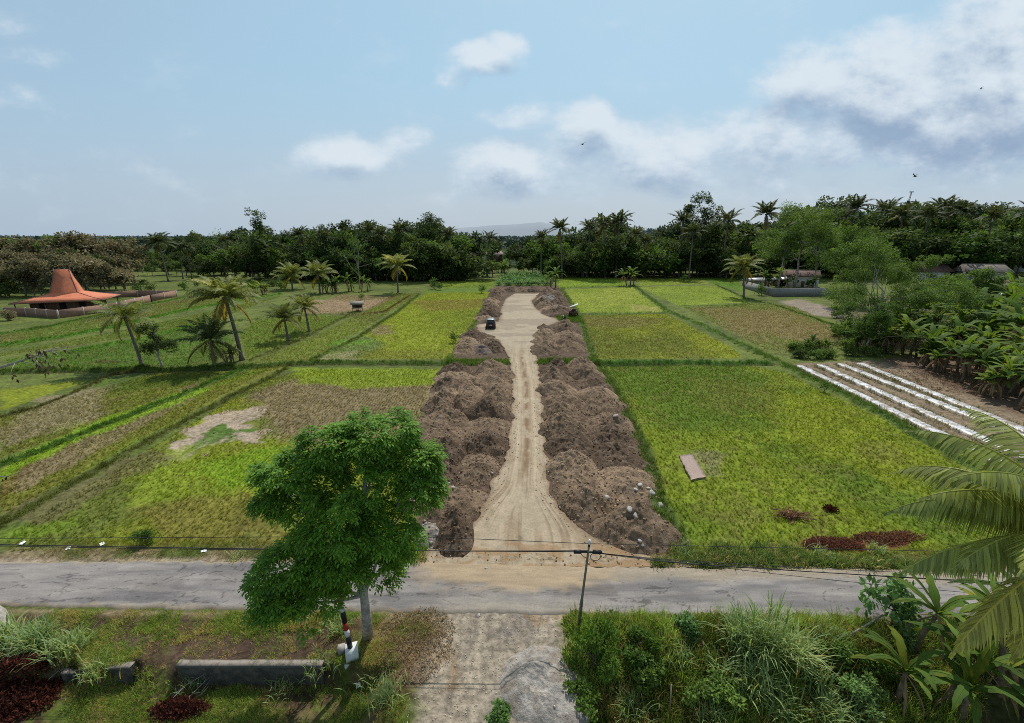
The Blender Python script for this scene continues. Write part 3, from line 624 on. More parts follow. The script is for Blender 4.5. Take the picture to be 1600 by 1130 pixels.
# the edges are interpolated in depth only, so order the points by depth
def edge(pts):
    p = poly(pts); i = np.argsort(p[:, 1], kind='stable'); return p[i]
L, R = edge(TRL), edge(TRR)
XL = np.interp(ys, L[:, 1], L[:, 0]) - .15 + .7 * (fbm(ys / 1.1, ys * 0, 4, 530) - .5); XR = np.interp(ys, R[:, 1], R[:, 0]) + .15 + .7 * (fbm(ys / 1.1, ys * 0 + 5, 4, 531) - .5)
t = np.linspace(0, 1, K)
X = XL[:, None] * (1 - t) + XR[:, None] * t; Y = np.repeat(ys[:, None], K, 1)
Z = .05 + .05 * (fbm(X / .9, Y / .9, 3, 532) - .5); Z[:, 0] = -.15; Z[:, -1] = -.15; Z = Z - .035 * (1 - sm(ys[0] + .35, ys[0] + 1.6, ys))[:, None]
x, y = X.ravel(), Y.ravel()
xc = np.interp(y, [P(800, q)[1] for q in (880, 800, 740, 700, 600, 560, 500, 460)], [P(a, q)[0] for a, q in ((815, 880), (815, 800), (820, 740), (824, 700), (822, 600), (815, 560), (815, 500), (820, 460))])
u = x - xc; far = sm(62, 78, y)
fan = 1 + 2.2 * (1 - sm(23, 30, y))
uu_ = u / fan
c = np.broadcast_to(A(184, 167, 142), (len(x), 3)).copy()
c = mixn(c, A(166, 146, 120), sm(.45, .6, fbm(x / .8, y / 2.2, 4, 533)) * .7); 
st = fbm(uu_ * 9, y / 7, 4, 534); c = mixn(c, A(194, 176, 150), sm(.48, .64, st) * .5 * (1 - far * .5)); st = fbm(uu_ * 16 + 5, y / 5, 4, 535); c = mixn(c, A(140, 118, 96), sm(.54, .70, st) * .5 * (1 - far * .5))
rut = np.exp(-((np.abs(u) - .72) / .2) ** 2) * sm(26, 32, y) * (1 - far); c = mixn(c, A(206, 188, 160), rut * .55)
mid = np.exp(-(u / .28) ** 2) * sm(27, 33, y) * (1 - far) * sm(.35, .6, fbm(x / .5, y / 1.5, 3, 536)); c = mixn(c, A(138, 112, 86), mid * .9)
c = mixn(c, A(186, 172, 148), far * .7); c = mixn(c, A(158, 142, 124), far * sm(.45, .6, fbm(x / 5, y / 3, 3, 537)) * .7)
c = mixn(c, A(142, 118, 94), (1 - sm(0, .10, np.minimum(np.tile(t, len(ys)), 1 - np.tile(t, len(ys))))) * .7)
c = mixn(c, A(164, 130, 92), (1 - sm(22.2, 23.6, y)) * sm(.45, .6, fbm(x / .8, y / .4, 3, 538)) * .7)
Zr = Z.ravel(); Zr = Zr - .035 * rut + .03 * mid + .02 * (st - .5) * (1 - far)
Z = Zr.reshape(Z.shape)
m2, nt, nd, lk = newmat('packed_dirt')
at = N(nt, 'ShaderNodeAttribute', attribute_name='tint'); ge = N(nt, 'ShaderNodeNewGeometry'); pv = ge.outputs['Position']
ff = mth(nt, 'MULTIPLY', mrange(nt, tex(nt, pv, 9, 8, .7), .3, .7, .84, 1.14), mrange(nt, tex(nt, pv, 1.2, 8, .7), .3, .7, .88, 1.1))
cc = N(nt, 'ShaderNodeCombineXYZ'); [lk.new(ff, cc.inputs[i]) for i in range(3)]
cx = mixc(nt, at.outputs['Color'], cc.outputs[0], 1.0, 'MULTIPLY')
b = N(nt, 'ShaderNodeBsdfPrincipled'); lk.new(cx, b.inputs['Base Color']); b.inputs['Roughness'].default_value = .95; b.inputs['Specular IOR Level'].default_value = .1
bp = N(nt, 'ShaderNodeBump'); bp.inputs['Strength'].default_value = .7; bp.inputs['Distance'].default_value = .05; lk.new(tex(nt, pv, 9, 8, .75), bp.inputs['Height']); lk.new(bp.outputs[0], b.inputs['Normal'])
o = N(nt, 'ShaderNodeOutputMaterial'); lk.new(b.outputs[0], o.inputs[0]); M['packed_dirt'] = m2
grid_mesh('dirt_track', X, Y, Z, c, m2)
# far hills
def ridge(name, pts, Y0, col):
    px = np.linspace(pts[0][0], pts[-1][0], 140); py = np.interp(px, [p[0] for p in pts], [p[1] for p in pts]) - 1.2 * (fbm(px / 9, px * 0, 4, 600) - .5)
    top = np.array([Q(a, b_, Y0) for a, b_ in zip(px, py)]); V = []; 
    for k, (s, dy) in enumerate(((0, -900), (.6, -450), (1, 0), (.7, 500), (0, 900))):
        q = top.copy(); q[:, 1] += dy; q[:, 2] = -20 + (q[:, 2] + 20) * s; V.append(q)
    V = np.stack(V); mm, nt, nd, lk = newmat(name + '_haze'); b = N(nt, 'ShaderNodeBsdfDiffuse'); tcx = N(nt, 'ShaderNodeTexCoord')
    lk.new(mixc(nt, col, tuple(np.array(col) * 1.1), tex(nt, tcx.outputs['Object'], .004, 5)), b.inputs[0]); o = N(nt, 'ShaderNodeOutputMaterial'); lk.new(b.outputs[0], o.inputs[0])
    return grid_mesh(name, V[:, :, 0], V[:, :, 1], V[:, :, 2], None, mm)
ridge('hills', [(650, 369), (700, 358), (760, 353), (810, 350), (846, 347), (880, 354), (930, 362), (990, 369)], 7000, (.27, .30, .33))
# ================================================================== vegetation prototypes
SC.cycles.max_bounces = 5; SC.cycles.diffuse_bounces = 2; SC.cycles.glossy_bounces = 2; SC.cycles.transmission_bounces = 2
SC.cycles.use_denoising = False; SC.cycles.pixel_filter_type = 'BLACKMAN_HARRIS'; SC.cycles.filter_width = .95
def tree_parts(blobs, nleaf, L, Wd, base, trunk_r, seed, flat=1.0, tintA=(1.1, 1.1, 1), tintB=(.55, .65, .6), inner=.25, droop=.2, nclump=40, limbs=True, lean=(0, 0), csize=.34, trunk_top=None):
    """blobs: (x,y,z,rx,ry,rz) volumes of the crown. Leaves sit in clumps spread over the shells of the blobs."""
    r = np.random.default_rng(seed); mb = MB()
    bl = np.array(blobs, float); vol = (bl[:, 3] * bl[:, 4] * bl[:, 5]) ** .67; pr = vol / vol.sum()
    cl = []
    for i in range(len(bl)):
        k = max(3, int(nclump * pr[i])); d = icolumn(k, r); d[:, 2] = np.abs(d[:, 2]) * 1.0 * np.sign(r.random(k) - .28)
        rr = r.uniform(.55, 1.0, k)[:, None]; c = bl[i, :3] + d * rr * bl[i, 3:6]
        s = csize * bl[i, 3:6].mean() * r.uniform(.6, 1.35, k)
        cl.append(np.concatenate([c, s[:, None], r.uniform(.72, 1.25, k)[:, None]], 1))
    cl = np.concatenate(cl); w = cl[:, 3] ** 2; w /= w.sum()
    ci = r.choice(len(cl), nleaf, p=w); d = icolumn(nleaf, r); rad = r.uniform(0, 1, nleaf) ** .4
    p = cl[ci, :3] + d * (rad * cl[ci, 3])[:, None] * np.array([1, 1, .8 * flat])
    ctr = (bl[:, :3] * pr[:, None]).sum(0)
    ax = unit(d + .6 * icolumn(nleaf, r) + np.array([0, 0, -droop])); nrm = unit(d * .6 + np.array([0, 0, .8]) + .6 * icolumn(nleaf, r))
    t = r.random(nleaf)[:, None]; col = (np.array(tintA) * t + np.array(tintB) * (1 - t)) * cl[ci, 4][:, None]
    leaves(mb, p, ax, nrm, L * r.uniform(.6, 1.3, nleaf), Wd * r.uniform(.6, 1.3, nleaf), col)
    tb = MB(); zt = trunk_top or bl[:, 2].min() * .5 + ctr[2] * .5
    b0 = np.array(base, float); top = np.array([ctr[0] * .6 + lean[0], ctr[1] * .6 + lean[1], zt]); 
    k = 7; s = np.linspace(0, 1, k)[:, None]; pts = b0 * (1 - s) + top * s; pts[1:-1, :2] += r.normal(size=(k - 2, 2)) * trunk_r * .5; pts[0, 2] -= .3
    tb.tube(pts, np.linspace(trunk_r * 1.25, trunk_r * .6, k), 8)
    if limbs:
        for i in range(len(bl)):
            st = pts[r.integers(k // 2, k)]; e = bl[i, :3]; md = (st + e) / 2 + r.normal(size=3) * .06 * np.linalg.norm(e - st)
            tb.tube([st, md, e], [trunk_r * .5, trunk_r * .3, trunk_r * .12], 6)
            for j in range(3):
                e2 = cl[r.integers(len(cl)), :3]
                if np.linalg.norm(e2 - e) < bl[i, 3:6].max() * 2: tb.tube([md, (md + e2) / 2 + r.normal(size=3) * .1, e2], [trunk_r * .22, trunk_r * .14, trunk_r * .05], 5)
    return mb, tb
def make_tree(name, label, cat, crown_mat, bark, group=None, **kw):
    root = empty(name); tag(root, label, cat, group)
    mb, tb = tree_parts(**kw)
    tb.build('trunk', bark, root, True); mb.build('crown', crown_mat, root); return root
def place(root, pos, s=1.0, rz=0.0, label=None, first=False, group=None, sz=None):
    o = root if first else copy_tree(root)
    o.location = tuple(pos); o.rotation_euler.z = rz; o.scale = (s, s, sz if sz else s)
    if label: o['label'] = label
    if group: o['group'] = group
    return o
# ---- coconut palm: crown of fronds on a ringed trunk
def frond(mb, rb, base, az, el, L, n=26, lw=.05, ll=.75, curve=1.3, seed=0, col=(1, 1, 1), hang=.7, twist=0.0, rr=.035, two=False):
    r = np.random.default_rng(seed); k = 14; s = np.linspace(0, 1, k)
    h = np.array([math.cos(az), math.sin(az), 0.]); a = el - curve * s ** 1.5
    ds = L / (k - 1); step = np.stack([np.cos(a) * h[0], np.cos(a) * h[1], np.sin(a)], 1) * ds
    pts = np.array(base) + np.concatenate([[[0, 0, 0]], np.cumsum(step[:-1], 0)])
    rb.tube(pts, rr * (1 - .85 * s), 5, np.array(col) * np.array([1.5, 1.4, 1.1]))
    T = unit(np.gradient(pts, axis=0)); sd = np.array([-h[1], h[0], 0.]); sd = unit(sd + np.array([0, 0, twist]))
    t = np.linspace(.12, 1.0, n); pp = np.stack([np.interp(t, s, pts[:, i]) for i in range(3)], 1); tt = unit(np.stack([np.interp(t, s, T[:, i]) for i in range(3)], 1))
    for sg in (-1, 1):
        f = np.sin(np.clip(t * 1.05, 0, 1) * math.pi * .86 + .35); lens = ll * f * r.uniform(.85, 1.12, n)
        dr = unit(sd * sg + tt * (.45 + .5 * t[:, None]) + np.array([0, 0, -1.]) * (hang * r.uniform(.75, 1.25, n))[:, None])
        up = np.cross(dr, tt) * sg; cc = np.array(col) * r.uniform(.55, 1.35, (n, 1))
        if two:
            side = unit(np.cross(dr, up)); a0 = pp; m = pp + dr * lens[:, None] * .5; dr2 = unit(dr + np.array([0, 0, -.55])); e = m + dr2 * lens[:, None] * .5
            w = lw * np.ones((n, 1)); V = np.stack([a0 - side * w * .25, a0 + side * w * .25, m + side * w * .5, m - side * w * .5, e, e], 1)
            V[:, 5] += side * .004
            V = V.reshape(-1, 3); F = (np.arange(n)[:, None, None] * 6 + np.array([[0, 1, 2, 3], [3, 2, 5, 4]])[None]).reshape(-1, 4)
            mb.add(V, F, np.repeat(cc, 6, 0))
        else: leaves(mb, pp, dr, up, lens, lw, cc, bend=.25)
def palm(name, label, h, seed, nf=18, L=3.6, lean=(0, 0), mat='palm_leaf', n=24, lw=.10, curve=1.45, tr=.16, up=0.0, dead=2, spread=1.0, hang=.8, group=None, colv=1.0, parts=False):
    r = np.random.default_rng(seed); root = empty(name); tag(root, label, 'palm tree', group)
    tb = MB(); k = 12; s = np.linspace(0, 1, k); px_ = lean[0] * s ** 1.4; py_ = lean[1] * s ** 1.4
    pts = np.stack([px_, py_, h * s - .2], 1); rad = tr * (1.35 - .5 * s); rad[0] *= 1.5
    tb.tube(pts, rad, 9); tb.build('trunk', M['palm_bark'], root, True)
    hub = pts[-1] + [0, 0, .1]; mb = MB(); rb = MB()
    for i in range(nf):
        q = i / nf; az = i * 2.39996 + r.normal() * .2; el = math.radians(82 - 95 * q ** .9 * spread) + up + r.normal() * .08
        c = np.array([1.15, 1.08, .9]) if r.random() < .2 else np.array([.9, .95, .95]); c = c * r.uniform(.75, 1.15) * colv
        if i >= nf - dead: c = np.array([1.15, .85, .62]) * colv; el -= .5
        m_, b_ = (MB(), None) if parts else (mb, None)
        fr = MB() if parts else mb
        frond(fr, fr, hub, az, el, L * r.uniform(.85, 1.08) * (.75 + .3 * min(1, q * 3)), n, lw, L * .24, curve * r.uniform(.8, 1.2), seed * 77 + i, c, hang * r.uniform(.7, 1.2))
        if parts: fr.build('frond', M[mat], root)
    if not parts: mb.build('fronds', M[mat], root)
    cb = MB()
    for j in range(7):
        a = r.uniform(0, 6.28); cc = hub + np.array([math.cos(a) * .3, math.sin(a) * .3, -.35 + r.uniform(-.1, .1)]); cb.tube([cc + [0, 0, -.15], cc + [0, 0, -.07], cc + [0, 0, .07], cc + [0, 0, .14]], [.04, .12, .12, .04], 7)
    cb.build('coconuts', M['banana_stem'], root, True)
    return root
# ---- banana plant
def blade(mb, base, az, el, L, Wd, curve, r, col, notch=.45, k=15, fold=.6):
    s = np.linspace(0, 1, k); h = np.array([math.cos(az), math.sin(az), 0.]); a = el - curve * s ** 1.4
    step = np.stack([np.cos(a) * h[0], np.cos(a) * h[1], np.sin(a)], 1) * (L / (k - 1)); pts = np.array(base) + np.concatenate([[[0, 0, 0]], np.cumsum(step[:-1], 0)])
    sd = np.array([-h[1], h[0], 0.]); w = Wd * np.sin(np.clip(s * .93 + .05, 0, 1) * math.pi) ** .6 / 2; w[0] = .02 * Wd; w[-1] = .02
    for sg in (-1, 1):
        wj = w * (1 - notch * r.random(k)); o_ = pts + sd * sg * wj[:, None] + np.array([0, 0, 1]) * (wj * fold * r.uniform(-.3, 1.1))[:, None] * -.6
        V = np.concatenate([pts, o_]); F = []
        for i in range(k - 1):
            F.append([i, i + 1, k + i + 1, k + i] if sg > 0 else [i + 1, i, k + i, k + i + 1])
        c = np.concatenate([np.tile(np.array(col) * 1.15, (k, 1)), np.array(col) * np.where(r.random((k, 1)) < .12, np.array([[1.9, 1.2, .8]]), r.uniform(.75, 1.1, (k, 1)))]); mb.add(V, F, c)
    mb.tube(pts, np.linspace(.03, .006, k), 4, np.array(col) * [1.6, 1.4, 1.4], caps=False)
def banana(label, h, seed, nl=8, L=1.7, Wd=.45, stems=1, dead=2, group=None, name='banana_plant', el0=75):
    r = np.random.default_rng(seed); root = empty(name); tag(root, label, 'banana plant', group); sb = MB(); lb = MB(); db = MB()
    for s_ in range(stems):
        x0, y0 = (0, 0) if s_ == 0 else r.normal(size=2) * .5; hh = h * (1 if s_ == 0 else r.uniform(.5, .9)); ln = r.normal(size=2) * .12 * hh
        sb.tube([[x0, y0, -.2], [x0 + ln[0] * .4, y0 + ln[1] * .4, hh * .5], [x0 + ln[0], y0 + ln[1], hh]], [.13, .11, .06], 8); hub = np.array([x0 + ln[0], y0 + ln[1], hh])
        for i in range(nl):
            az = i * 2.4 + r.normal() * .3; el = math.radians(el0 - 60 * i / nl) + r.normal() * .1
            c = np.array([1, 1, 1]) * r.uniform(.7, 1.25) * (np.array([1.5, 1.15, .8]) if r.random() < .15 else 1)
            blade(lb, hub, az, el, L * r.uniform(.75, 1.15) * hh / h, Wd, r.uniform(.8, 1.9), r, c)
        for i in range(dead): blade(db, hub - [0, 0, .1], r.uniform(0, 6.28), -.6, L * .7, Wd * .4, 1.0, r, np.array([1, 1, 1]) * r.uniform(.6, 1.2), .6)
    sb.build('stem', M['banana_stem'], root, True); lb.build('leaves', M['banana_leaf'], root)
    if dead: db.build('dead_leaves', M['dry_leaf'], root)
    return root
# ---- grass tussock / reeds with arching blades
def reeds(mb, c, n, L, Wd, r, colA, colB, spread=.5, rad=.25, curve=1.5, k=5):
    for i in range(n):
        az = r.uniform(0, 6.28); el = math.pi / 2 - abs(r.normal()) * spread; b0 = np.array(c) + np.array([r.normal() * rad, r.normal() * rad, 0]); l = L * r.uniform(.5, 1.15)
        s = np.linspace(0, 1, k); h = np.array([math.cos(az), math.sin(az), 0.]); a = el - curve * r.uniform(.5, 1.2) * s ** 1.5
        st = np.stack([np.cos(a) * h[0], np.cos(a) * h[1], np.sin(a)], 1) * l / (k - 1); p = b0 + np.concatenate([[[0, 0, -.05]], np.cumsum(st[:-1], 0)])
        sd = np.array([-h[1], h[0], 0.]) * Wd * r.uniform(.7, 1.2); w = np.array([.6, 1, .9, .55, .04])[:k, None] if k == 5 else np.linspace(1, .05, k)[:, None]
        V = np.concatenate([p - sd * w / 2, p + sd * w / 2]); F = [[j, k + j, k + j + 1, j + 1] for j in range(k - 1)]
        t = r.random(); mb.add(V, F, np.array(colA) * t + np.array(colB) * (1 - t))
def tussock(label, L, n, seed, Wd=.035, name='grass_clump', cat='grass clump', group=None, spread=.45, rad=.3, dry=.15):
    r = np.random.default_rng(seed); mb = MB(); reeds(mb, (0, 0, 0), n, L, Wd, r, (1.1, 1.05, .9), (.65, .75, .7), spread, rad)
    reeds(mb, (0, 0, 0), int(n * dry), L * .7, Wd * .8, r, (2.0, 1.25, .9), (1.4, 1.0, .7), spread * 1.3, rad)
    o = mb.build(name, M['reed_leaf']); tag(o, label, cat, group); return o
# ---- bush
def bush(label, R_, nleaf, seed, mat='leaf_mid', L=.10, Wd=.05, name='bush', cat='bush', flat=.8, group=None, tintA=(1.3, 1.25, 1.1), tintB=(.6, .7, .7), k=5):
    r = np.random.default_rng(seed); root = empty(name); tag(root, label, cat, group)
    bl = [(r.normal() * R_ * .4, r.normal() * R_ * .4, R_ * r.uniform(.35, .9) * flat, R_ * r.uniform(.45, .7), R_ * r.uniform(.45, .7), R_ * r.uniform(.4, .6) * flat) for _ in range(k)]
    mb, tb = tree_parts(bl, nleaf, L, Wd, (0, 0, 0), R_ * .04, seed, 1.0, tintA, tintB, nclump=18 * k // 3, csize=.42)
    tb.build('stem', M['bark'], root, True); mb.build('foliage', M[mat], root); return root

# ================================================================== grass as instanced tufts
TUFTS = bpy.data.collections.new('tuft_sources')
def tuft(n, L, Wd, spread, seed, rad=.05, kind='blade'):
    r = np.random.default_rng(seed); mb = MB()
    if kind == 'blade': reeds(mb, (0, 0, 0), n, L, Wd, r, (1.25, 1.2, 1.0), (.7, .75, .75), spread, rad, 1.2, 3)
    else:
        d = icolumn(n, r); d[:, 2] = np.abs(d[:, 2]); leaves(mb, d * rad * np.array([1, 1, .5]), unit(d + icolumn(n, r) * .5), unit(np.array([0, 0, 1]) + .6 * icolumn(n, r)), L, Wd, r.uniform(.6, 1.3, (n, 1)) * np.ones(3))
    me = mesh_np('tuft', np.concatenate(mb.V), np.concatenate(mb.F), np.concatenate(mb.C)); me.materials.append(M['grass_blade'])
    o = bpy.data.objects.new('tuft', me); return o
def tuft_set(name, objs):
    c = bpy.data.collections.new(name)
    for o in objs: c.objects.link(o)
    return c
TS_FIELD = tuft_set('field_tufts', [tuft(9, .34, .035, .45, 900 + i, .06) for i in range(4)])
TS_GRASS = tuft_set('grass_tufts', [tuft(14, .26, .022, .7, 910 + i, .10) for i in range(4)])
TS_WEED = tuft_set('weed_tufts', [tuft(12, .26, .022, .7, 920, .10), tuft(16, .11, .07, .5, 921, .16, 'leaf'), tuft(18, .09, .06, .5, 922, .18, 'leaf'), tuft(12, .42, .03, .7, 923, .12)])
TS_BIG = tuft_set('big_tufts', [tuft(14, .55, .06, .6, 930 + i, .16) for i in range(3)])
TS_BANK = tuft_set('bank_tufts', [tuft(14, .26, .022, .7, 950, .10), tuft(12, .55, .028, .65, 951, .12), tuft(18, .10, .065, .5, 952, .2, 'leaf'), tuft(14, .14, .10, .5, 953, .2, 'leaf'), tuft(10, .75, .03, .6, 954, .1)])
TS_LITTER = tuft_set('leaf_litter', [tuft(6, .16, .08, .5, 940 + i, .16, 'leaf') for i in range(3)])
TS_CLOD = []
for i in range(4):
    r = np.random.default_rng(960 + i); bm_v = []
    th = np.linspace(0, math.pi, 5); ph = np.arange(7) * 2 * math.pi / 7
    V = np.array([[math.sin(a) * math.cos(b) , math.sin(a) * math.sin(b), math.cos(a)] for a in th for b in ph]) * (1 + .35 * (r.random((35, 1)) - .5)) * np.array([1, .8, .6]) * .5
    F = [[j * 7 + k, (j + 1) * 7 + k, (j + 1) * 7 + (k + 1) % 7, j * 7 + (k + 1) % 7] for j in range(4) for k in range(7)]
    TS_CLOD.append((V, F))
m, nt, nd, lk = newmat('clod_earth'); a2 = N(nt, 'ShaderNodeAttribute', attribute_name='itint', attribute_type='INSTANCER')
tcx = N(nt, 'ShaderNodeTexCoord'); cx = mixc(nt, a2.outputs['Color'], (.6, .6, .6), mrange(nt, tex(nt, tcx.outputs['Object'], 3, 4), .3, .7, 0, .6), 'MULTIPLY')
b = N(nt, 'ShaderNodeBsdfPrincipled'); lk.new(cx, b.inputs['Base Color']); b.inputs['Roughness'].default_value = .95; b.inputs['Specular IOR Level'].default_value = .1; o = N(nt, 'ShaderNodeOutputMaterial'); lk.new(b.outputs[0], o.inputs[0]); M['clod'] = m
cl_objs = []
for V, F in TS_CLOD:
    me = mesh_np('clod', V, np.array(F)); me.materials.append(m); cl_objs.append(bpy.data.objects.new('clod', me))
TS_CLOD = tuft_set('clods', cl_objs)
def scatter(name, label, cat, pts, scl, tint, coll, seed=0, tilt=.25, kind='stuff', parent=None):
    r = np.random.default_rng(seed); n = len(pts)
    me = bpy.data.meshes.new(name); me.vertices.add(n); me.vertices.foreach_set('co', np.asarray(pts, np.float32).ravel())
    rot = np.stack([r.normal(size=n) * tilt, r.normal(size=n) * tilt, r.uniform(0, 6.28, n)], 1).astype(np.float32)
    a = me.attributes.new('irot', 'FLOAT_VECTOR', 'POINT'); a.data.foreach_set('vector', rot.ravel())
    a = me.attributes.new('iscl', 'FLOAT', 'POINT'); a.data.foreach_set('value', np.broadcast_to(scl, (n,)).astype(np.float32))
    c = np.ones((n, 4), np.float32); c[:, :3] = tint; a = me.attributes.new('itint', 'FLOAT_COLOR', 'POINT'); a.data.foreach_set('color', c.ravel())
    o = bpy.data.objects.new(name, me); link(o, parent); tag(o, label, cat, kind=kind)
    ng = bpy.data.node_groups.new(name + '_spread', 'GeometryNodeTree'); ng.interface.new_socket('Geometry', in_out='INPUT', socket_type='NodeSocketGeometry'); ng.interface.new_socket('Geometry', in_out='OUTPUT', socket_type='NodeSocketGeometry')
    gi = ng.nodes.new('NodeGroupInput'); go = ng.nodes.new('NodeGroupOutput'); ip = ng.nodes.new('GeometryNodeInstanceOnPoints'); ci = ng.nodes.new('GeometryNodeCollectionInfo')
    ci.inputs['Collection'].default_value = coll; ci.inputs['Separate Children'].default_value = True; ci.inputs['Reset Children'].default_value = True
    def na(nm, t): 
        q = ng.nodes.new('GeometryNodeInputNamedAttribute'); q.data_type = t; q.inputs['Name'].default_value = nm; return q.outputs['Attribute']
    L_ = ng.links.new; L_(gi.outputs[0], ip.inputs['Points']); L_(ci.outputs[0], ip.inputs['Instance']); ip.inputs['Pick Instance'].default_value = True
    L_(na('irot', 'FLOAT_VECTOR'), ip.inputs['Rotation']); L_(na('iscl', 'FLOAT'), ip.inputs['Scale'])
    ri = ng.nodes.new('FunctionNodeRandomValue'); ri.data_type = 'INT'; ri.inputs[4].default_value = 0; ri.inputs[5].default_value = len(coll.objects) - 1; L_(ri.outputs[2], ip.inputs['Instance Index'])
    L_(ip.outputs[0], go.inputs[0]); md = o.modifiers.new('spread', 'NODES'); md.node_group = ng
    return o
def rand_in(pg, dens, r, nmax=90000):
    lo = pg.min(0); hi = pg.max(0); lo = np.maximum(lo, [-160, 11]); hi = np.minimum(hi, [160, 260]); ar = np.prod(hi - lo); n = int(min(ar * dens, 400000))
    p = r.uniform(lo, hi, (n, 2)); d = sdist(p[:, 0], p[:, 1], pg); p = p[d > 0]
    # keep what stands near the view
    dd = ray(0, 0); k = np.abs(p[:, 0]) < p[:, 1] * 1.2 + 3; p = p[k]
    return p[:nmax]
def zat(p): return np.concatenate([p, hgt(p[:, 0], p[:, 1])[:, None]], 1)
LIFT = np.array([1.65, 1.7, 1.7])
for k, f in enumerate(FIELDS):
    pg = f[6]; ym = pg[:, 1].min(); r = np.random.default_rng(1000 + k)
    dn = 22 if ym < 45 else (11 if ym < 90 else 3.2)
    p = rand_in(pg, dn, r)
    keep = fbm(p[:, 0] / 1.7, p[:, 1] / 1.7, 3, 700) > .22; p = p[keep]
    for q in PATCH:                                  # bare places carry hardly any tufts
        if q[1] is BARE or q is PATCH[-3] or q is PATCH[-1] or q is PATCH[-2]:
            d = sdist(p[:, 0], p[:, 1], q[5]); p = p[(d < -.1) | ((r.random(len(p)) < .04) & (q[1] is BARE))]
    tr = sdist(p[:, 0], p[:, 1], track_pg); p = p[tr < -1]
    for zz in ([(1050, 702), (1086, 702), (1108, 752), (1066, 752)], PATCH[50][0] if False else [(1235, 842), (1262, 836), (1318, 846), (1345, 838), (1420, 830), (1425, 855), (1330, 864), (1262, 862)]):
        p = p[sdist(p[:, 0], p[:, 1], poly(zz)) < .05]
    if ym < 45: p[:, 0] = np.round((p[:, 0] + .02 * p[:, 1]) / .3) * .3 - .02 * p[:, 1] + r.normal(size=len(p)) * .045
    c = gcol(p[:, 0], p[:, 1]); c = c * LIFT * (r.uniform(.5, 1.45, (len(p), 1)) if ym < 45 else r.uniform(.8, 1.3, (len(p), 1))); dry = r.random(len(p)) < .16; c[dry] = c[dry] * .4 + A(168, 150, 98) * .6
    s = r.uniform(.45, .85, len(p)) * (1 if ym < 60 else 1.15)
    scatter('rice_stubble', f[5], 'rice stubble', zat(p), s, c, TS_FIELD, k)
# grass on the bunds
PB = []; CB = []; SB = []
for k, b in enumerate(BUNDS):
    r = np.random.default_rng(1100 + k); pl = b[5]
    for i in range(len(pl) - 1):
        a0, a1 = pl[i], pl[i + 1]; Ls = np.linalg.norm(a1 - a0); dn = 16 if min(a0[1], a1[1]) < 60 else 7; n = int(Ls * dn * b[1] * 2)
        t = r.random((n, 1)); q = a0 * (1 - t) + a1 * t + r.normal(size=(n, 2)) * b[1] * .75; PB.append(q); CB.append(np.tile(np.asarray(b[3]), (n, 1)) * r.uniform(.75, 1.5, (n, 1))); SB.append(r.uniform(.5, 1.0, n))
PB = np.concatenate(PB); CB = np.concatenate(CB); SB = np.concatenate(SB)
kp = (np.abs(PB[:, 0]) < PB[:, 1] * 1.25 + 4) & (sdist(PB[:, 0], PB[:, 1], track_pg) < -.3)
scatter('bund_grass', 'rough green grass growing along the earth banks between the fields', 'grass', zat(PB[kp]), SB[kp] * .8, CB[kp] * 1.7, TS_GRASS if False else TS_BIG, 5)
# verge on the far side of the road
def band(y0f, y1f, x0, x1, dens, r):
    n = int((x1 - x0) * 3 * dens); x = r.uniform(x0, x1, n); e = road_y(x, rf); y = e + r.uniform(y0f, y1f, n); return np.stack([x, y], 1)
r = np.random.default_rng(1201)
p = band(.15, 1.9, -26, 26, 26, r); d = sdist(p[:, 0], p[:, 1], track_pg); fill = sdist(p[:, 0], p[:, 1], poly([(636, 900), (652, 840), (1012, 846), (1014, 900)])); p = p[(fill < -.05)]
c = gcol(p[:, 0], p[:, 1]) * LIFT * r.uniform(.7, 1.3, (len(p), 1)); c[r.random(len(p)) < .2] = A(178, 160, 110)
scatter('verge_grass', 'short patchy grass along the far edge of the asphalt road', 'grass', zat(p), r.uniform(.5, .9, len(p)), c, TS_GRASS, 6)
for (nm, a, b_, lo, hi, sc, cc, lb) in (('roadside_weeds', (1018, 872), (1500, 872), .1, 1.15, 1.0, A(104, 124, 66), 'tall green weeds lining the road to the right of the building track'), ('roadside_weeds', (628, 858), (668, 862), -.3, .9, .9, A(110, 140, 50), 'green weeds between the near tree crown and the grey rubble heap')):
    x0 = P(*a)[0]; x1 = P(*b_)[0]; n = int((x1 - x0) * 85); x = r.uniform(x0, x1, n); w = .2 + 1.6 * sm(.3, .7, fbm(x / 1.3, x * 0, 3, 702)); y = road_y(x, rf) + lo + (hi - lo) * r.random(n) * w
    p = np.stack([x, y], 1); t = fbm(x / .9, y / .9, 3, 703)
    scatter(nm, lb, 'weeds', zat(p), sc * r.uniform(.35, 1.1, n) * (.35 + 1.1 * t), np.where(r.random((n, 1)) < .2, A(170, 156, 110), np.array(cc)) * r.uniform(1.0, 2.3, (n, 1)), TS_BIG, 7)
for (nm, pts_, lb) in (('ditch_weeds', [(700, 561), (796, 561), (798, 570), (690, 570)], 'strip of green weeds in the ditch crossing the left soil banks'), ('ditch_weeds', [(838, 561), (926, 559), (934, 569), (836, 569)], 'strip of green weeds in the ditch crossing the right soil banks'), ('ditch_weeds', [(868, 490), (905, 492), (912, 504), (872, 502)], 'weeds between the motorbike and the field edge')):
    pg = poly(pts_); p = rand_in(pg, 14, r); scatter(nm, lb, 'weeds', zat(p) + [0, 0, .02], r.uniform(.5, 1.0, len(p)), A(96, 122, 52) * r.uniform(.8, 2.0, (len(p), 1)), TS_BIG, 17)
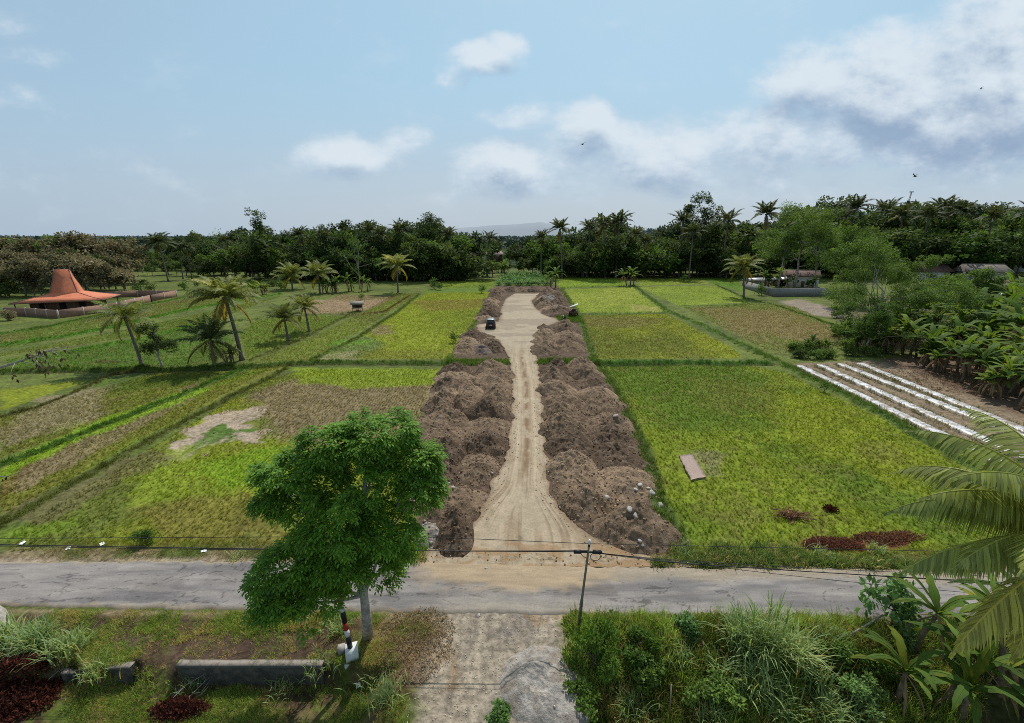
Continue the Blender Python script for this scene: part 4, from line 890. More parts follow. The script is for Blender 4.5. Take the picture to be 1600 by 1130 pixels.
# foreground, left of the drive
r = np.random.default_rng(1301)
x = r.uniform(-24, -2, 60000); y = r.uniform(12.2, 17.9, 60000); xl = np.interp(-y, -dl[:, 1], dl[:, 0]); yn = road_y(x, rn)
g = fbm(x / 1.1, y / 1.1, 5, 400); g3 = fbm(x / 3, y / 3, 4, 402); k = (x < xl - .2 + 1.6 * (fbm(x / .6, y / .6, 3, 423) - .5)) & (y < yn - .12) & (g + .6 * g3 + r.normal(size=len(x)) * .10 < .76) & (np.abs(x) < y * 1.25)
for (qx, qy, rr_) in ((330, 1018, 1.1), (425, 1014, 1.1), (205, 1000, .5)):
    q = P(qx, qy); k &= (np.hypot((x - q[0]) * .6, y - q[1]) > rr_) | (r.random(len(x)) < .12)
wallband = (y > WALLY - .22) & (y < WALLY + .1) & (x > P(285, 1036)[0]) & (x < P(560, 1036)[0]); k &= ~wallband
for (qx, qy, rr_) in ((660, 985, 1.5), (640, 1040, 1.3)):
    q = P(qx, qy); k &= (np.hypot((x - q[0]), y - q[1]) > rr_) | (r.random(len(x)) < .3)
p = np.stack([x[k], y[k]], 1); n = len(p)
t = fbm(p[:, 0] / .8, p[:, 1] / .8, 3, 710)[:, None]; c = A(86, 106, 46) * (1 - t) + A(124, 138, 66) * t; c = c * r.uniform(.5, 1.6, (n, 1)); dry = r.random(n) < .12 + .5 * sm(.45, .65, fbm(p[:, 0] / 1.2, p[:, 1] / 1.2, 3, 715)); c[dry] = A(166, 146, 100) * r.uniform(.6, 1.1, (dry.sum(), 1))
scatter('verge_grass', 'mixed green and dry grass on the near verge left of the gravel drive', 'grass', zat(p), r.uniform(.4, .95, n), c * 2.2, TS_GRASS, 8)
# foreground, the overgrown bank on the right
x = r.uniform(1.8, 24, 46000); y = r.uniform(11.8, 18.2, 46000); xr = np.interp(-y, -dr[:, 1], dr[:, 0]); yn = road_y(x, rn)
g = fbm(x / .9, y / .9, 4, 420); k = (x > xr + .1 + 1.6 * (fbm(x / .7, y / .7, 3, 421) - .45)) & (y < yn - .1 + .5 * (fbm(x / .6, y * 0, 3, 422) - .5)) & (r.random(len(x)) < sm(.25, .55, g) + .18) & (np.abs(x) < y * 1.3)
p = np.stack([x[k], y[k]], 1); n = len(p); t = fbm(p[:, 0] / .7, p[:, 1] / .7, 3, 711)[:, None]; tp_ = sm(.4, .6, fbm(p[:, 0] / 1.4, p[:, 1] / 1.4, 3, 716))[:, None]; c = A(54, 72, 34) * (1 - t) + A(126, 144, 66) * t; c = c * (.6 + .6 * tp_) * r.uniform(.5, 1.7, (n, 1)); dry = r.random(n) < .10 + .3 * sm(.5, .68, fbm(p[:, 0] / .9, p[:, 1] / .9, 3, 717)); c[dry] = A(156, 136, 92) * r.uniform(.5, 1.1, (dry.sum(), 1))
scatter('bank_weeds', 'dense weeds and grasses covering the bank right of the gravel drive', 'weeds', zat(p), r.uniform(.6, 1.3, n), c * 2.1, TS_BANK, 9)
# fallen leaves by the drive and the red heaps
def litter(name, label, px, py, rx, ry, n, colA, colB, seed, sc=1.0, hh=.0):
    r = np.random.default_rng(seed); a = r.uniform(0, 6.28, n); q = r.random(n) ** .6; p0 = G(px, py); wob = .75 + .5 * vn(np.cos(a) * 2 + seed, np.sin(a) * 2, seed)
    p = np.stack([p0[0] + np.cos(a) * q * rx * wob, p0[1] + np.sin(a) * q * ry * wob], 1); z = hgt(p[:, 0], p[:, 1]) + .04 + hh * (1 - q ** 2) * r.uniform(.4, 1, n)
    t = r.random((n, 1)); scatter(name, label, 'leaves', np.concatenate([p, z[:, None]], 1), sc * r.uniform(.6, 1.2, n), np.asarray(colA) * t + np.asarray(colB) * (1 - t), TS_LITTER, seed, .6)
litter('dry_leaves', 'scattered tan fallen leaves beside the gravel drive under the near tree', 650, 1000, 1.7, 1.9, 1100, A(206, 182, 150), A(150, 128, 98), 1, .55)
litter('red_leaves', 'spread of reddish brown fallen leaves at the field edge near the road, right', 1300, 852, 1.9, .55, 900, A(168, 112, 96), A(104, 72, 62), 2, .75, .06)
litter('red_leaves', 'thin trail of reddish brown leaves leading toward the near palm fronds', 1390, 842, 2.0, .5, 600, A(176, 124, 102), A(110, 78, 66), 3, .75, .04)
litter('red_leaves', 'dark red heap of dead leaves in the bottom left corner', 24, 1090, 1.6, 1.1, 1300, A(138, 82, 70), A(60, 38, 34), 4, 1.0, .4)
litter('red_leaves', 'dark red dead leaves cut and dropped on the grass below the long wall', 282, 1112, .9, .4, 520, A(138, 82, 72), A(66, 40, 36), 5, .9, .22)
litter('red_leaves', 'small dark red tuft of dead leaves in the lime green field', 1298, 798, .3, .3, 60, A(96, 48, 40), A(60, 30, 26), 6, 1.0, .1)
litter('leaf_mulch', 'brown leaf mulch on the bare ground under the banana plants', 1490, 598, 9, 5, 1100, A(176, 150, 126), A(116, 94, 78), 7, 1.0, .0)
# ================================================================== heaps of dumped soil
m, nt, nd, lk = newmat('loose_soil')
at = N(nt, 'ShaderNodeAttribute', attribute_name='tint'); ge = N(nt, 'ShaderNodeNewGeometry'); pv = ge.outputs['Position']
f1 = mrange(nt, tex(nt, pv, 2.6, 10, .72), .32, .68, .62, 1.35)
cc = N(nt, 'ShaderNodeCombineXYZ'); [lk.new(f1, cc.inputs[i]) for i in range(3)]
cx = mixc(nt, at.outputs['Color'], cc.outputs[0], 1.0, 'MULTIPLY')
b = N(nt, 'ShaderNodeBsdfPrincipled'); lk.new(cx, b.inputs['Base Color']); b.inputs['Roughness'].default_value = .95; b.inputs['Specular IOR Level'].default_value = .1
bp = N(nt, 'ShaderNodeBump'); bp.inputs['Strength'].default_value = 1.0; bp.inputs['Distance'].default_value = .14; lk.new(tex(nt, pv, 6, 10, .72), bp.inputs['Height']); lk.new(bp.outputs[0], b.inputs['Normal'])
o = N(nt, 'ShaderNodeOutputMaterial'); lk.new(b.outputs[0], o.inputs[0]); M['soil'] = m
BR1, BR2, BR3, GY = A(134, 113, 92, 1.1), A(108, 90, 74, 1.05), A(154, 131, 107, 1.1), A(148, 141, 131, 1.15)
CP, CCOL, CSC = [], [], []
def heap(c, rx, ry, H, col, seed, label, name='soil_heap', group=None, nclod=60, rz=None, res=(34, 72), clsc=1.0, cat='soil heap'):
    r = np.random.default_rng(seed); nr, na = res; rz = r.uniform(0, 3) if rz is None else rz
    rho = np.linspace(0, 1.12, nr)[:, None]; th = np.arange(na) * 2 * math.pi / na
    sx, sy = r.normal() * .16, r.normal() * .16
    def surf(rho, th):
        R0 = 1 + .38 * (vn(np.cos(th) * 1.6 + seed, np.sin(th) * 1.6, 3) - .5)
        x = rx * R0 * rho * np.cos(th); y = ry * R0 * rho * np.sin(th); x, y = x * math.cos(rz) - y * math.sin(rz), x * math.sin(rz) + y * math.cos(rz)
        k = np.clip(1 - np.sqrt((rho * np.cos(th) - sx * (1 - rho)) ** 2 + (rho * np.sin(th) - sy * (1 - rho)) ** 2), -.15, 1)
        prof = np.where(k > 0, k ** .82, k * 1.6); X = c[0] + x; Y = c[1] + y
        big = fbm(X / .95, Y / .95, 3, 800); fine = fbm(X / .3, Y / .3, 4, 801); rill = np.abs(fbm(X / .55, Y / .55, 3, 803) - .5)
        z = H * prof * (1 - .12 * np.clip(prof, 0, 1)) + (big - .5) * .62 * H * np.clip(prof + .15, 0, .6) + (fine - .5) * .46 * min(1, H / 1.5) ** 2 * np.clip(prof + .3, 0, 1) - rill * .5 * min(1, H / 1.5) * np.clip(prof, 0, .7)
        return X, Y, z + c[2] - .08
    X, Y, Z = surf(rho, th[None, :])
    V = np.stack([X, Y, Z], -1).reshape(-1, 3); i = np.arange(nr * na).reshape(nr, na); j = np.roll(i, -1, 1)
    F = np.stack([i[:-1], i[1:], j[1:], j[:-1]], -1).reshape(-1, 4)[:, ::1]
    t = fbm(V[:, 0] / .8, V[:, 1] / .8, 4, 810)[:, None]; cc = np.asarray(col) * (.72 + .56 * t); q = sm(.55, .72, fbm(V[:, 0] / .4, V[:, 1] / .4, 3, 811)); cc = mixn(cc, A(150, 132, 114, 1.1), q * .5)
    me = mesh_np(name, V, F, cc, True); me.materials.append(M['soil']); o = bpy.data.objects.new(name, me); link(o)
    # origin at the foot of the heap
    me.transform(__import__('mathutils').Matrix.Translation((-c[0], -c[1], -c[2]))); o.location = tuple(c)
    tag(o, label, cat, group)
    n = nclod; rr = r.random(n) ** .45 * 1.15; tt = r.uniform(0, 6.283, n); X, Y, Z = surf(rr, tt); Z = np.maximum(Z, c[2] - .02)
    CP.append(np.stack([X, Y, Z + .01], 1)); CCOL.append(np.asarray(col) * r.uniform(1.0, 1.9, (n, 1))); CSC.append(clsc * (.03 + .26 * r.random(n) ** 12))
    return o
LROW = [(830, 668, 734), (815, 656, 748), (790, 650, 760), (760, 652, 766), (700, 652, 790), (650, 654, 799), (600, 682, 801), (581, 692, 796)]
RROW = [(832, 928, 1044), (818, 902, 1040), (790, 876, 1030), (760, 860, 1022), (700, 853, 1000), (650, 848, 982), (600, 845, 956), (581, 844, 936)]
LROW2 = [(549, 710, 786), (540, 712, 782), (526, 722, 766)]; RROW2 = [(550, 830, 914), (535, 830, 908), (514, 846, 900)]
LROW3 = [(499, 746, 772), (480, 756, 776), (458, 768, 786)]; RROW3 = [(490, 848, 894), (478, 836, 888), (464, 838, 882)]
ORD = ['first', 'second', 'third', 'fourth', 'fifth', 'sixth', 'seventh', 'eighth', 'ninth', 'tenth', 'eleventh', 'twelfth', 'thirteenth', 'fourteenth', 'fifteenth', 'sixteenth', 'seventeenth', 'eighteenth', 'nineteenth', 'twentieth']
hs = 5000
def heap_rows(rows, side, step, where, Hh, across):
    global hs
    ps = [(P(0, y)[1], P(a, y)[0], P(b_, y)[0]) for y, a, b_ in rows]; ps.sort(); Y0, Y1 = ps[0][0], ps[-1][0]; n = max(2, int(round((Y1 - Y0) / step)) + 1)
    for i in range(n):
        Y = Y0 + (Y1 - Y0) * i / (n - 1); a = np.interp(Y, [p[0] for p in ps], [p[1] for p in ps]); b_ = np.interp(Y, [p[0] for p in ps], [p[2] for p in ps])
        Wd = b_ - a; K = max(1, int(round(Wd / across)))
        for k in range(K):
            hs += 1; r = np.random.default_rng(hs); x = a + Wd * (k + .5) / K + r.normal() * .15; y = Y + r.normal() * .3 + (.5 * step if k % 2 else 0)
            rx = Wd / K * .60 * r.uniform(.9, 1.12); ry = step * .74 * r.uniform(.85, 1.15); H = Hh * r.uniform(.7, 1.35)
            inner = (k == K - 1) if side == 'left' else (k == 0); row = 'track side' if inner else ('field side' if (k == 0 or k == K - 1) else 'middle')
            t = r.random() if Y < 62 else .78 * r.random() ** .5 + .2 * r.random(); col = BR1 if t < .5 else (BR2 if t < .78 else BR3); shade = 'brown' if t < .5 else ('dark brown' if t < .78 else 'pale brown')
            lb = f'{shade} soil heap, {ORD[i]} from the road on {row} of the {where}'
            heap((x, y, -.1), rx, ry, H, col, hs, lb, group='heaps of dumped soil along the track', rz=r.normal() * .3, nclod=1500 if Y < 45 else 260)
heap_rows(LROW, 'left', 3.5, 'left near bank', 1.6, 3.6)
heap_rows(RROW, 'right', 3.6, 'right near bank', 1.65, 3.7)
heap_rows(LROW2, 'left', 3.6, 'short left bank', 1.4, 3.6)
heap_rows(RROW2, 'right', 3.8, 'short right bank', 1.6, 4.4)
heap_rows(LROW3, 'left', 5.0, 'far left bank', 1.9, 4.8)
heap_rows(RROW3, 'right', 5.0, 'far right bank', 1.9, 5.0)
for i, x_ in enumerate((778, 797, 815, 834, 852)):
    p = P(x_, 455); heap(p, 3.4, 2.2, 1.8, BR2 if i % 2 else BR1, 5900 + i, f'low dark soil heap closing the far end of the track, {ORD[i]} from the left', group='heaps across the far end of the track', rz=0)
p = P(858, 471); heap(p, 3.0, 3.0, 2.4, GY, 5950, 'grey rubble heap on top of the far bank beyond the motorbike', name='rubble_heap', clsc=1.8, cat='rubble heap')
p = P(872, 488); heap(p, 2.4, 1.6, 2.1, GY, 5951, 'small grey rubble heap just left of the farm machine', name='rubble_heap', clsc=1.6, cat='rubble heap')
p = P(752, 548); heap(p, 2.6, 1.6, 1.45, A(128, 114, 104, 1.2), 5952, 'greyish soil heap nearest the grassy ditch, left of the track')
p = P(672, 836); heap(p, 1.9, 1.3, .8, GY, 5953, 'low grey rubble heap at the road end, beside the near tree crown', name='rubble_heap', nclod=500, clsc=1.3, cat='rubble heap')
# sand heap by the drive
p = G(842, 1068); heap(p, 1.75, 1.75, .95, A(176, 168, 158, 1.2), 5960, 'light grey heap of building sand beside the gravel drive, bottom centre', name='sand_heap', nclod=90, clsc=.5, rz=0, res=(50, 110), cat='sand heap')
CP, CCOL, CSC = np.concatenate(CP), np.concatenate(CCOL), np.concatenate(CSC)
CSC = CSC * .9
r = np.random.default_rng(88)
_t = []
for e_, sg in ((TRL, -1), (TRR, 1)):
    pe = edge(e_); yy_ = np.concatenate([r.uniform(pe[0, 1], 46, 1500), r.uniform(46, 90, 250)]); xx_ = np.interp(yy_, pe[:, 1], pe[:, 0]) + sg * r.normal(size=len(yy_)) * .45 - sg * .1; _t.append(np.stack([xx_, yy_], 1))
pe = P(800, 868)[1]; xx_ = r.uniform(P(668, 868)[0], P(1040, 868)[0], 450); _t.append(np.stack([xx_, road_y(xx_, rf) + r.uniform(.0, .9, 450)], 1)); _t = np.concatenate(_t)
CP = np.concatenate([CP, np.concatenate([_t, np.full((len(_t), 1), .06)], 1)]); CCOL = np.concatenate([CCOL, A(168, 148, 124, 1.3) * r.uniform(.9, 1.5, (len(_t), 1))]); CSC = np.concatenate([CSC, .02 + .12 * r.random(len(_t)) ** 8])
g_ = rand_in(drv_pg, 70, r); g_ = g_[g_[:, 1] < 17.6]; zg = hgt(g_[:, 0], g_[:, 1]) + .01
scatter('drive_gravel', 'loose gravel and small stones scattered over the dusty drive', 'gravel', np.concatenate([g_, zg[:, None]], 1), .015 + .07 * r.random(len(g_)) ** 5, A(186, 174, 156, 1.4) * r.uniform(.8, 1.4, (len(g_), 1)), TS_CLOD, 13, 1.0)
scatter('earth_clods', 'loose clods and small stones lying over the soil heaps', 'clods', CP, CSC, CCOL, TS_CLOD, 12, 1.0)
# stones one can count
def rock(p, s, label, mat='stone', seed=0, group='stones in the soil heaps'):
    r = np.random.default_rng(seed); th = np.linspace(0.05, math.pi - .05, 7); ph = np.arange(9) * 2 * math.pi / 9
    V = np.array([[math.sin(a) * math.cos(b_), math.sin(a) * math.sin(b_), math.cos(a)] for a in th for b_ in ph]); V = V * (1 + .5 * (vn(V[:, 0] * 1.3 + seed, V[:, 1] * 1.3 + V[:, 2] * 2, seed)[:, None] - .5)) * np.array([1, .75, .6]) * s * .5
    V = np.round(V / (s * .22)) * (s * .22) * .6 + V * .4; V[:, 2] *= .8
    F = [[j * 9 + k, (j + 1) * 9 + k, (j + 1) * 9 + (k + 1) % 9, j * 9 + (k + 1) % 9] for j in range(6) for k in range(9)]
    me = mesh_np('rock', V, np.array(F)); me.materials.append(M[mat]); o = bpy.data.objects.new('rock', me); link(o); o.location = tuple(p); o.rotation_euler = (r.uniform(-.4, .4), r.uniform(-.4, .4), r.uniform(0, 6)); tag(o, label, 'rock', group); return o
from mathutils.bvhtree import BVHTree
bv, bf = [], []
for o_ in list(COL.objects):
    if o_.type == 'MESH' and o_.name.split('.')[0] in ('soil_heap', 'rubble_heap', 'road'):
        k0 = len(bv); l_ = o_.location; bv += [(v.co.x + l_.x, v.co.y + l_.y, v.co.z + l_.z) for v in o_.data.vertices]; bf += [[k0 + i for i in p_.vertices] for p_ in o_.data.polygons]
BV = BVHTree.FromPolygons(bv, bf)
def onto(px, py):
    d = ray(px, py); h_ = BV.ray_cast(Vector((0, 0, CZ)), Vector(d).normalized()); return np.array(h_[0]) if h_[0] is not None else G(px, py)
RK = [(948, 777, .42, 'pale flat boulder at the foot of the right bank above the tyre marks'), (984, 796, .42, 'largest pale boulder among the rubble on the right bank'), (994, 806, .34, 'grey boulder just below the largest pale one on the right bank'), (1018, 770, .5, 'white broken slab of concrete on the outer edge of the right bank'), (999, 758, .4, 'white chunk topmost in the rubble spill on the right bank'), (993, 765, .35, 'white chunk in the middle of the rubble spill on the right bank'),
      (1030, 790, .45, 'dark grey boulder at the field edge of the right bank'), (1000, 845, .28, 'small pale stone near the road end of the right bank'), (962, 650, .45, 'grey boulder high on the right bank of dark soil'), (707, 763, .36, 'grey boulder on the left bank half way down its near end'), (752, 766, .34, 'pale flat stone by the track edge of the left bank'), (701, 755, .26, 'brown stone left of the grey boulder on the left bank'), (769, 739, .22, 'small white stone at the track edge of the left bank'),
      (760, 888, .16, 'small pale stone lying on the dusty patch of the asphalt'), (748, 962, .18, 'white stone at the corner of the asphalt and the gravel drive'), (1004, 852, .2, 'small stone lowest on the right bank'), (1013, 763, .3, 'white rubble piece right of the topmost white chunk')]
for i, (x, y, s, lb) in enumerate(RK):
    q = onto(x, y); q[2] -= s * .02
    rock(q, s * 1.25, lb, 'stone_pale' if any(w in lb for w in ('white', 'palest')) else 'stone', 70 + i)
# ================================================================== the near broadleaf tree
Yt = 16.0
bl = [tuple(Q(x, y, Yd)) + (rx / 39., rx / 39. * .85, ry / 39.) for x, y, Yd, rx, ry in
      [(592, 690, 17.0, 62, 45), (520, 705, 16.4, 45, 36), (470, 760, 16.2, 62, 48), (560, 760, 16.6, 80, 60), (640, 735, 16.8, 48, 48), (650, 775, 16.4, 34, 34), (530, 820, 16.0, 68, 48), (600, 830, 16.2, 55, 45), (585, 880, 15.9, 40, 36), (530, 880, 15.6, 50, 42),
       (455, 900, 15.2, 46, 40), (478, 942, 15.0, 48, 42), (440, 945, 15.2, 34, 32), (525, 905, 15.3, 34, 30), (428, 790, 16.2, 20, 24)]]
tb0 = G(574, 988)
root = empty('broadleaf_tree', tb0); tag(root, 'big bright green leafy tree with a grey trunk at the near road edge', 'tree')
r = np.random.default_rng(42); mb = MB(); cl = []
for (x, y, z, a, b_, c_) in bl:
    k = int(20 * (a * b_ * c_) ** .5) + 8; d = icolumn(k, r); d[:, 2] = np.where(r.random(k) < .7, np.abs(d[:, 2]), d[:, 2]); rr = r.uniform(.62, 1.0, (k, 1)); c0 = np.array([x, y, z]) + d * rr * [a, b_, c_]
    cl.append(np.concatenate([c0, r.uniform(.22, .5, (k, 1)), d, r.uniform(.75, 1.25, (k, 1))], 1))
cl = np.concatenate(cl); w = cl[:, 3] ** 2; w /= w.sum(); NS = 11500; ci = r.choice(len(cl), NS, p=w)
d = unit(icolumn(NS, r) + .8 * cl[ci, 4:7] + [0, 0, .35]); c0 = cl[ci, :3] + d * (cl[ci, 3] * r.uniform(.3, 1, NS))[:, None]
sa = unit(d * np.array([1, 1, .35]) + .5 * icolumn(NS, r)); cen = (mb.n, )
for k in range(7):                                # each spray: three pairs of leaflets and a tip
    t = (k // 2) / 3.0; sg = 1 if k % 2 else -1; droop = np.array([0, 0, -.25 - .5 * t])
    sidev = unit(np.cross(sa, [0, 0, 1])); base_ = c0 + sa * (.05 + .22 * t) + droop * .12 * t
    ax = unit(sidev * sg + sa * .7 + droop * .8) if k < 6 else unit(sa + droop)
    col = np.array([1.0, 1.0, 1.0]) * (cl[ci, 7] * r.uniform(.75, 1.3, NS))[:, None]; yng = (r.random(NS) < .12)[:, None]; col = np.where(yng, col * [2.0, 1.5, 1.0], col)
    leaves(mb, base_, ax, unit(np.array([0, 0, 1]) + .45 * icolumn(NS, r)), .17 * r.uniform(.75, 1.2, NS), .075, col, bend=.15)
for arr in mb.V: arr -= tb0
mb.build('crown', M['leaf_bright'], root)
tb = MB(); pts = np.array([G(574, 992), Q(572, 960, 15.95), Q(569, 930, 16.0), Q(562, 880, 16.1), Q(560, 820, 16.2), Q(575, 730, 16.6)]) - tb0; pts[0][2] -= .3
tb.tube(pts, [.24, .19, .17, .15, .13, .07], 10)
for (x, y, z, a, b_, c_) in bl:
    s_ = pts[r.integers(2, 5)]; e = np.array([x, y, z]) - tb0; tb.tube([s_, (s_ + e) / 2 + [0, 0, -.15], e], [.08, .05, .02], 6)
    for j in range(4):
        e2 = cl[r.integers(len(cl)), :3] - tb0
        if np.linalg.norm(e2 - e) < 2: tb.tube([e, (e + e2) / 2, e2], [.025, .018, .008], 4)
tb.build('trunk', M['pale_bark'], root, True)
# striped pole on a white block
q = P(551, 1029, -.2); root = empty('striped_pole', q); tag(root, 'leaning pole painted black, red and white on a white concrete block under the near tree', 'pole')
mb = MB(); mb.box((0, 0, .25), (.5, .5, .68), .35, taper=1.0); mb.box((-.02, -.02, -.04), (.6, .6, .2), .35); mb.build('concrete_base', M['white_paint'], root)
d_ = unit(Q(532, 930, q[1] + .1) - (q + [0, 0, .7])); seg = [(.6, 1.55, 'black_paint'), (1.55, 2.05, 'white_paint'), (2.05, 2.6, 'red_paint'), (2.6, 3.5, 'black_paint'), (3.5, 4.0, 'white_paint'), (4.0, 4.5, 'red_paint'), (4.5, 7.5, 'black_paint')]
b0_ = np.array([-.05, 0, .58]); 
for a, c_, mt in seg:
    mb = MB(); mb.tube([b0_ + d_ * (a - .6) * .62, b0_ + d_ * (c_ - .6) * .62], .105, 14); mb.build('pole_band', M[mt], root, True)
mb = MB(); mb.box((-.52, .22, .15), (.3, .3, .5), .3); o = mb.build('concrete_stub', M['concrete'], None, loc=q); tag(o, 'small grey concrete stub standing right behind the white pole base', 'concrete block')
# retaining wall; shade is put into the face colour, the top stays paler
WM, _n, _nd, _lk = newmat('shaded_face_concrete')
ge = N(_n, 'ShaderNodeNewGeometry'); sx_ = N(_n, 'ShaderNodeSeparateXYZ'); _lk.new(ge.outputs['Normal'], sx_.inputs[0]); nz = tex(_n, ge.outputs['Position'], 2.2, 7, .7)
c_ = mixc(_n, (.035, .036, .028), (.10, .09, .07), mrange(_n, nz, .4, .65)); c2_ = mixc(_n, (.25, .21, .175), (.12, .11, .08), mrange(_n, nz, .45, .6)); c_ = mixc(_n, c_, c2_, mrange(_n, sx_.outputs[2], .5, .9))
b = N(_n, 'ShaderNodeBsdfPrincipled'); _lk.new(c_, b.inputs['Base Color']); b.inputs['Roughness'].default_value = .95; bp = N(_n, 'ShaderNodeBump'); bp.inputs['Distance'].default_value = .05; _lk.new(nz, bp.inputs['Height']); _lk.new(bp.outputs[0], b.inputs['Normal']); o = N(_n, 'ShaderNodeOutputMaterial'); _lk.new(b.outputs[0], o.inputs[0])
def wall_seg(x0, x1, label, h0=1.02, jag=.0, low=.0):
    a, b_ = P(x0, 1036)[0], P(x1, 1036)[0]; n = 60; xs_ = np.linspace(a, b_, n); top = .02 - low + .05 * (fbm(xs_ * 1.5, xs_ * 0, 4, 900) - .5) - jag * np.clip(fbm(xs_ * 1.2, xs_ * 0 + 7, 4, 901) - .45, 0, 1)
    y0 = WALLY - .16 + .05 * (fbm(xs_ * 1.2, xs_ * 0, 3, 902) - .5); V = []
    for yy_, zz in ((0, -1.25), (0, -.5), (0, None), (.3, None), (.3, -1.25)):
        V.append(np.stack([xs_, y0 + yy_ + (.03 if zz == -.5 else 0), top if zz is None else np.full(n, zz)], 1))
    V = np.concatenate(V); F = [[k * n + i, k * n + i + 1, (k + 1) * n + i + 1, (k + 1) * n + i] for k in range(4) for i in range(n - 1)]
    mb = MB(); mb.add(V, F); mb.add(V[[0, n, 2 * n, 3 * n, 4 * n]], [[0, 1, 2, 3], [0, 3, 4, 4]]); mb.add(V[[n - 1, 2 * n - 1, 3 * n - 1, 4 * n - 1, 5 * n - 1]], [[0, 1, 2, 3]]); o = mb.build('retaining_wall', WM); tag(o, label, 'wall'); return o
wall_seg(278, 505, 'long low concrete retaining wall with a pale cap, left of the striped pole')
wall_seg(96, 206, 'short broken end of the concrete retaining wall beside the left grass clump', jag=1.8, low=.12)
# utility pole and its wires
pb = G(903, 984); top = Q(921, 848, pb[1] + .15); root = empty('utility_pole', pb); tag(root, 'thin leaning steel utility pole carrying wires, rising from the bushes at the near road edge', 'utility pole')
tv = top - pb; mb = MB(); mb.tube([[0, 0, -.3], tv * .35, tv * .36, tv * .97], [.075, .07, .055, .045], 10); mb.build('pole', M['steel_pole'], root, True)
mb = MB(); c0 = tv * .9; mb.tube([tv * .96, tv * 1.01], [.05, .05], 8); mb.tube([c0 + [-.55, 0, 0], c0 + [.6, 0, -.02]], .045, 8); mb.tube([c0 + [-.62, 0, .0], c0 + [-.3, 0, .0]], .085, 8); mb.tube([c0 + [.2, 0, 0], c0 + [.55, 0, -.02]], .09, 8)
a_ = np.linspace(0, 2 * math.pi, 12); mb.tube(c0 + np.stack([.32 + .22 * np.cos(a_), 0 * a_, -.25 + .2 * np.sin(a_)], 1), .015, 5); mb.tube(c0 + np.array([[-.4, 0, 0], [-.2, 0, -.25], [0, 0, -.35]]), .014, 5); mb.build('cable_clamp', M['cable'], root, True)
mb = MB(); mb.tube([tv * .985, tv * 1.03], [.06, .045], 8); mb.build('pole_cap', M['white_paint'], root, True)
def wire(label, pts, rad, name='overhead_wire', group=None, sag=0.0):
    p = np.array(pts); out = []
    for i in range(len(p) - 1):
        t = np.linspace(0, 1, 24)[:, None]; s_ = p[i] * (1 - t) + p[i + 1] * t; s_[:, 2] -= (4 * sag * t * (1 - t))[:, 0]; out.append(s_[:-1] if i < len(p) - 2 else s_)
    mb = MB(); mb.tube(np.concatenate(out), rad, 5, caps=False); o = mb.build(name, M['cable'], None, True); tag(o, label, 'wire', group)
T1 = pb + tv * 1.0; T2 = pb + tv * .9
wire('single thin overhead wire tied to the top of the utility pole', [Q(-900, 846, 17.8), Q(640, 838, 17.2), T1 + [0, 0, -.05], Q(1500, 862, 18.2), Q(2400, 880, 20)], .013)
wire('thick black bundled cable hung below the thin wire on the utility pole', [Q(-900, 860, 17.3), Q(0, 851, 17.0), T2, Q(1120, 884, 16.9), Q(1700, 916, 17.5), Q(2400, 945, 19)], .02, sag=.06)
for i, (dy, lb) in enumerate(((3, 'uppermost of the three slack service cables right of the utility pole'), (10, 'middle of the three slack service cables right of the utility pole'), (22, 'lowest of the three slack service cables right of the utility pole'))):
    wire(lb, [T2 + [.1, 0, 0], Q(1090, 876 + dy * .3, 16.8), Q(1450, 892 + dy * 1.3, 17.3), Q(2300, 925 + dy * 3, 19)], .011, sag=.05)
wire('second black cable running just above the thick bundle toward the left edge', [Q(-900, 852, 17.5), Q(0, 853, 17.1), T2 + [0, 0, .06]], .016, sag=.10)
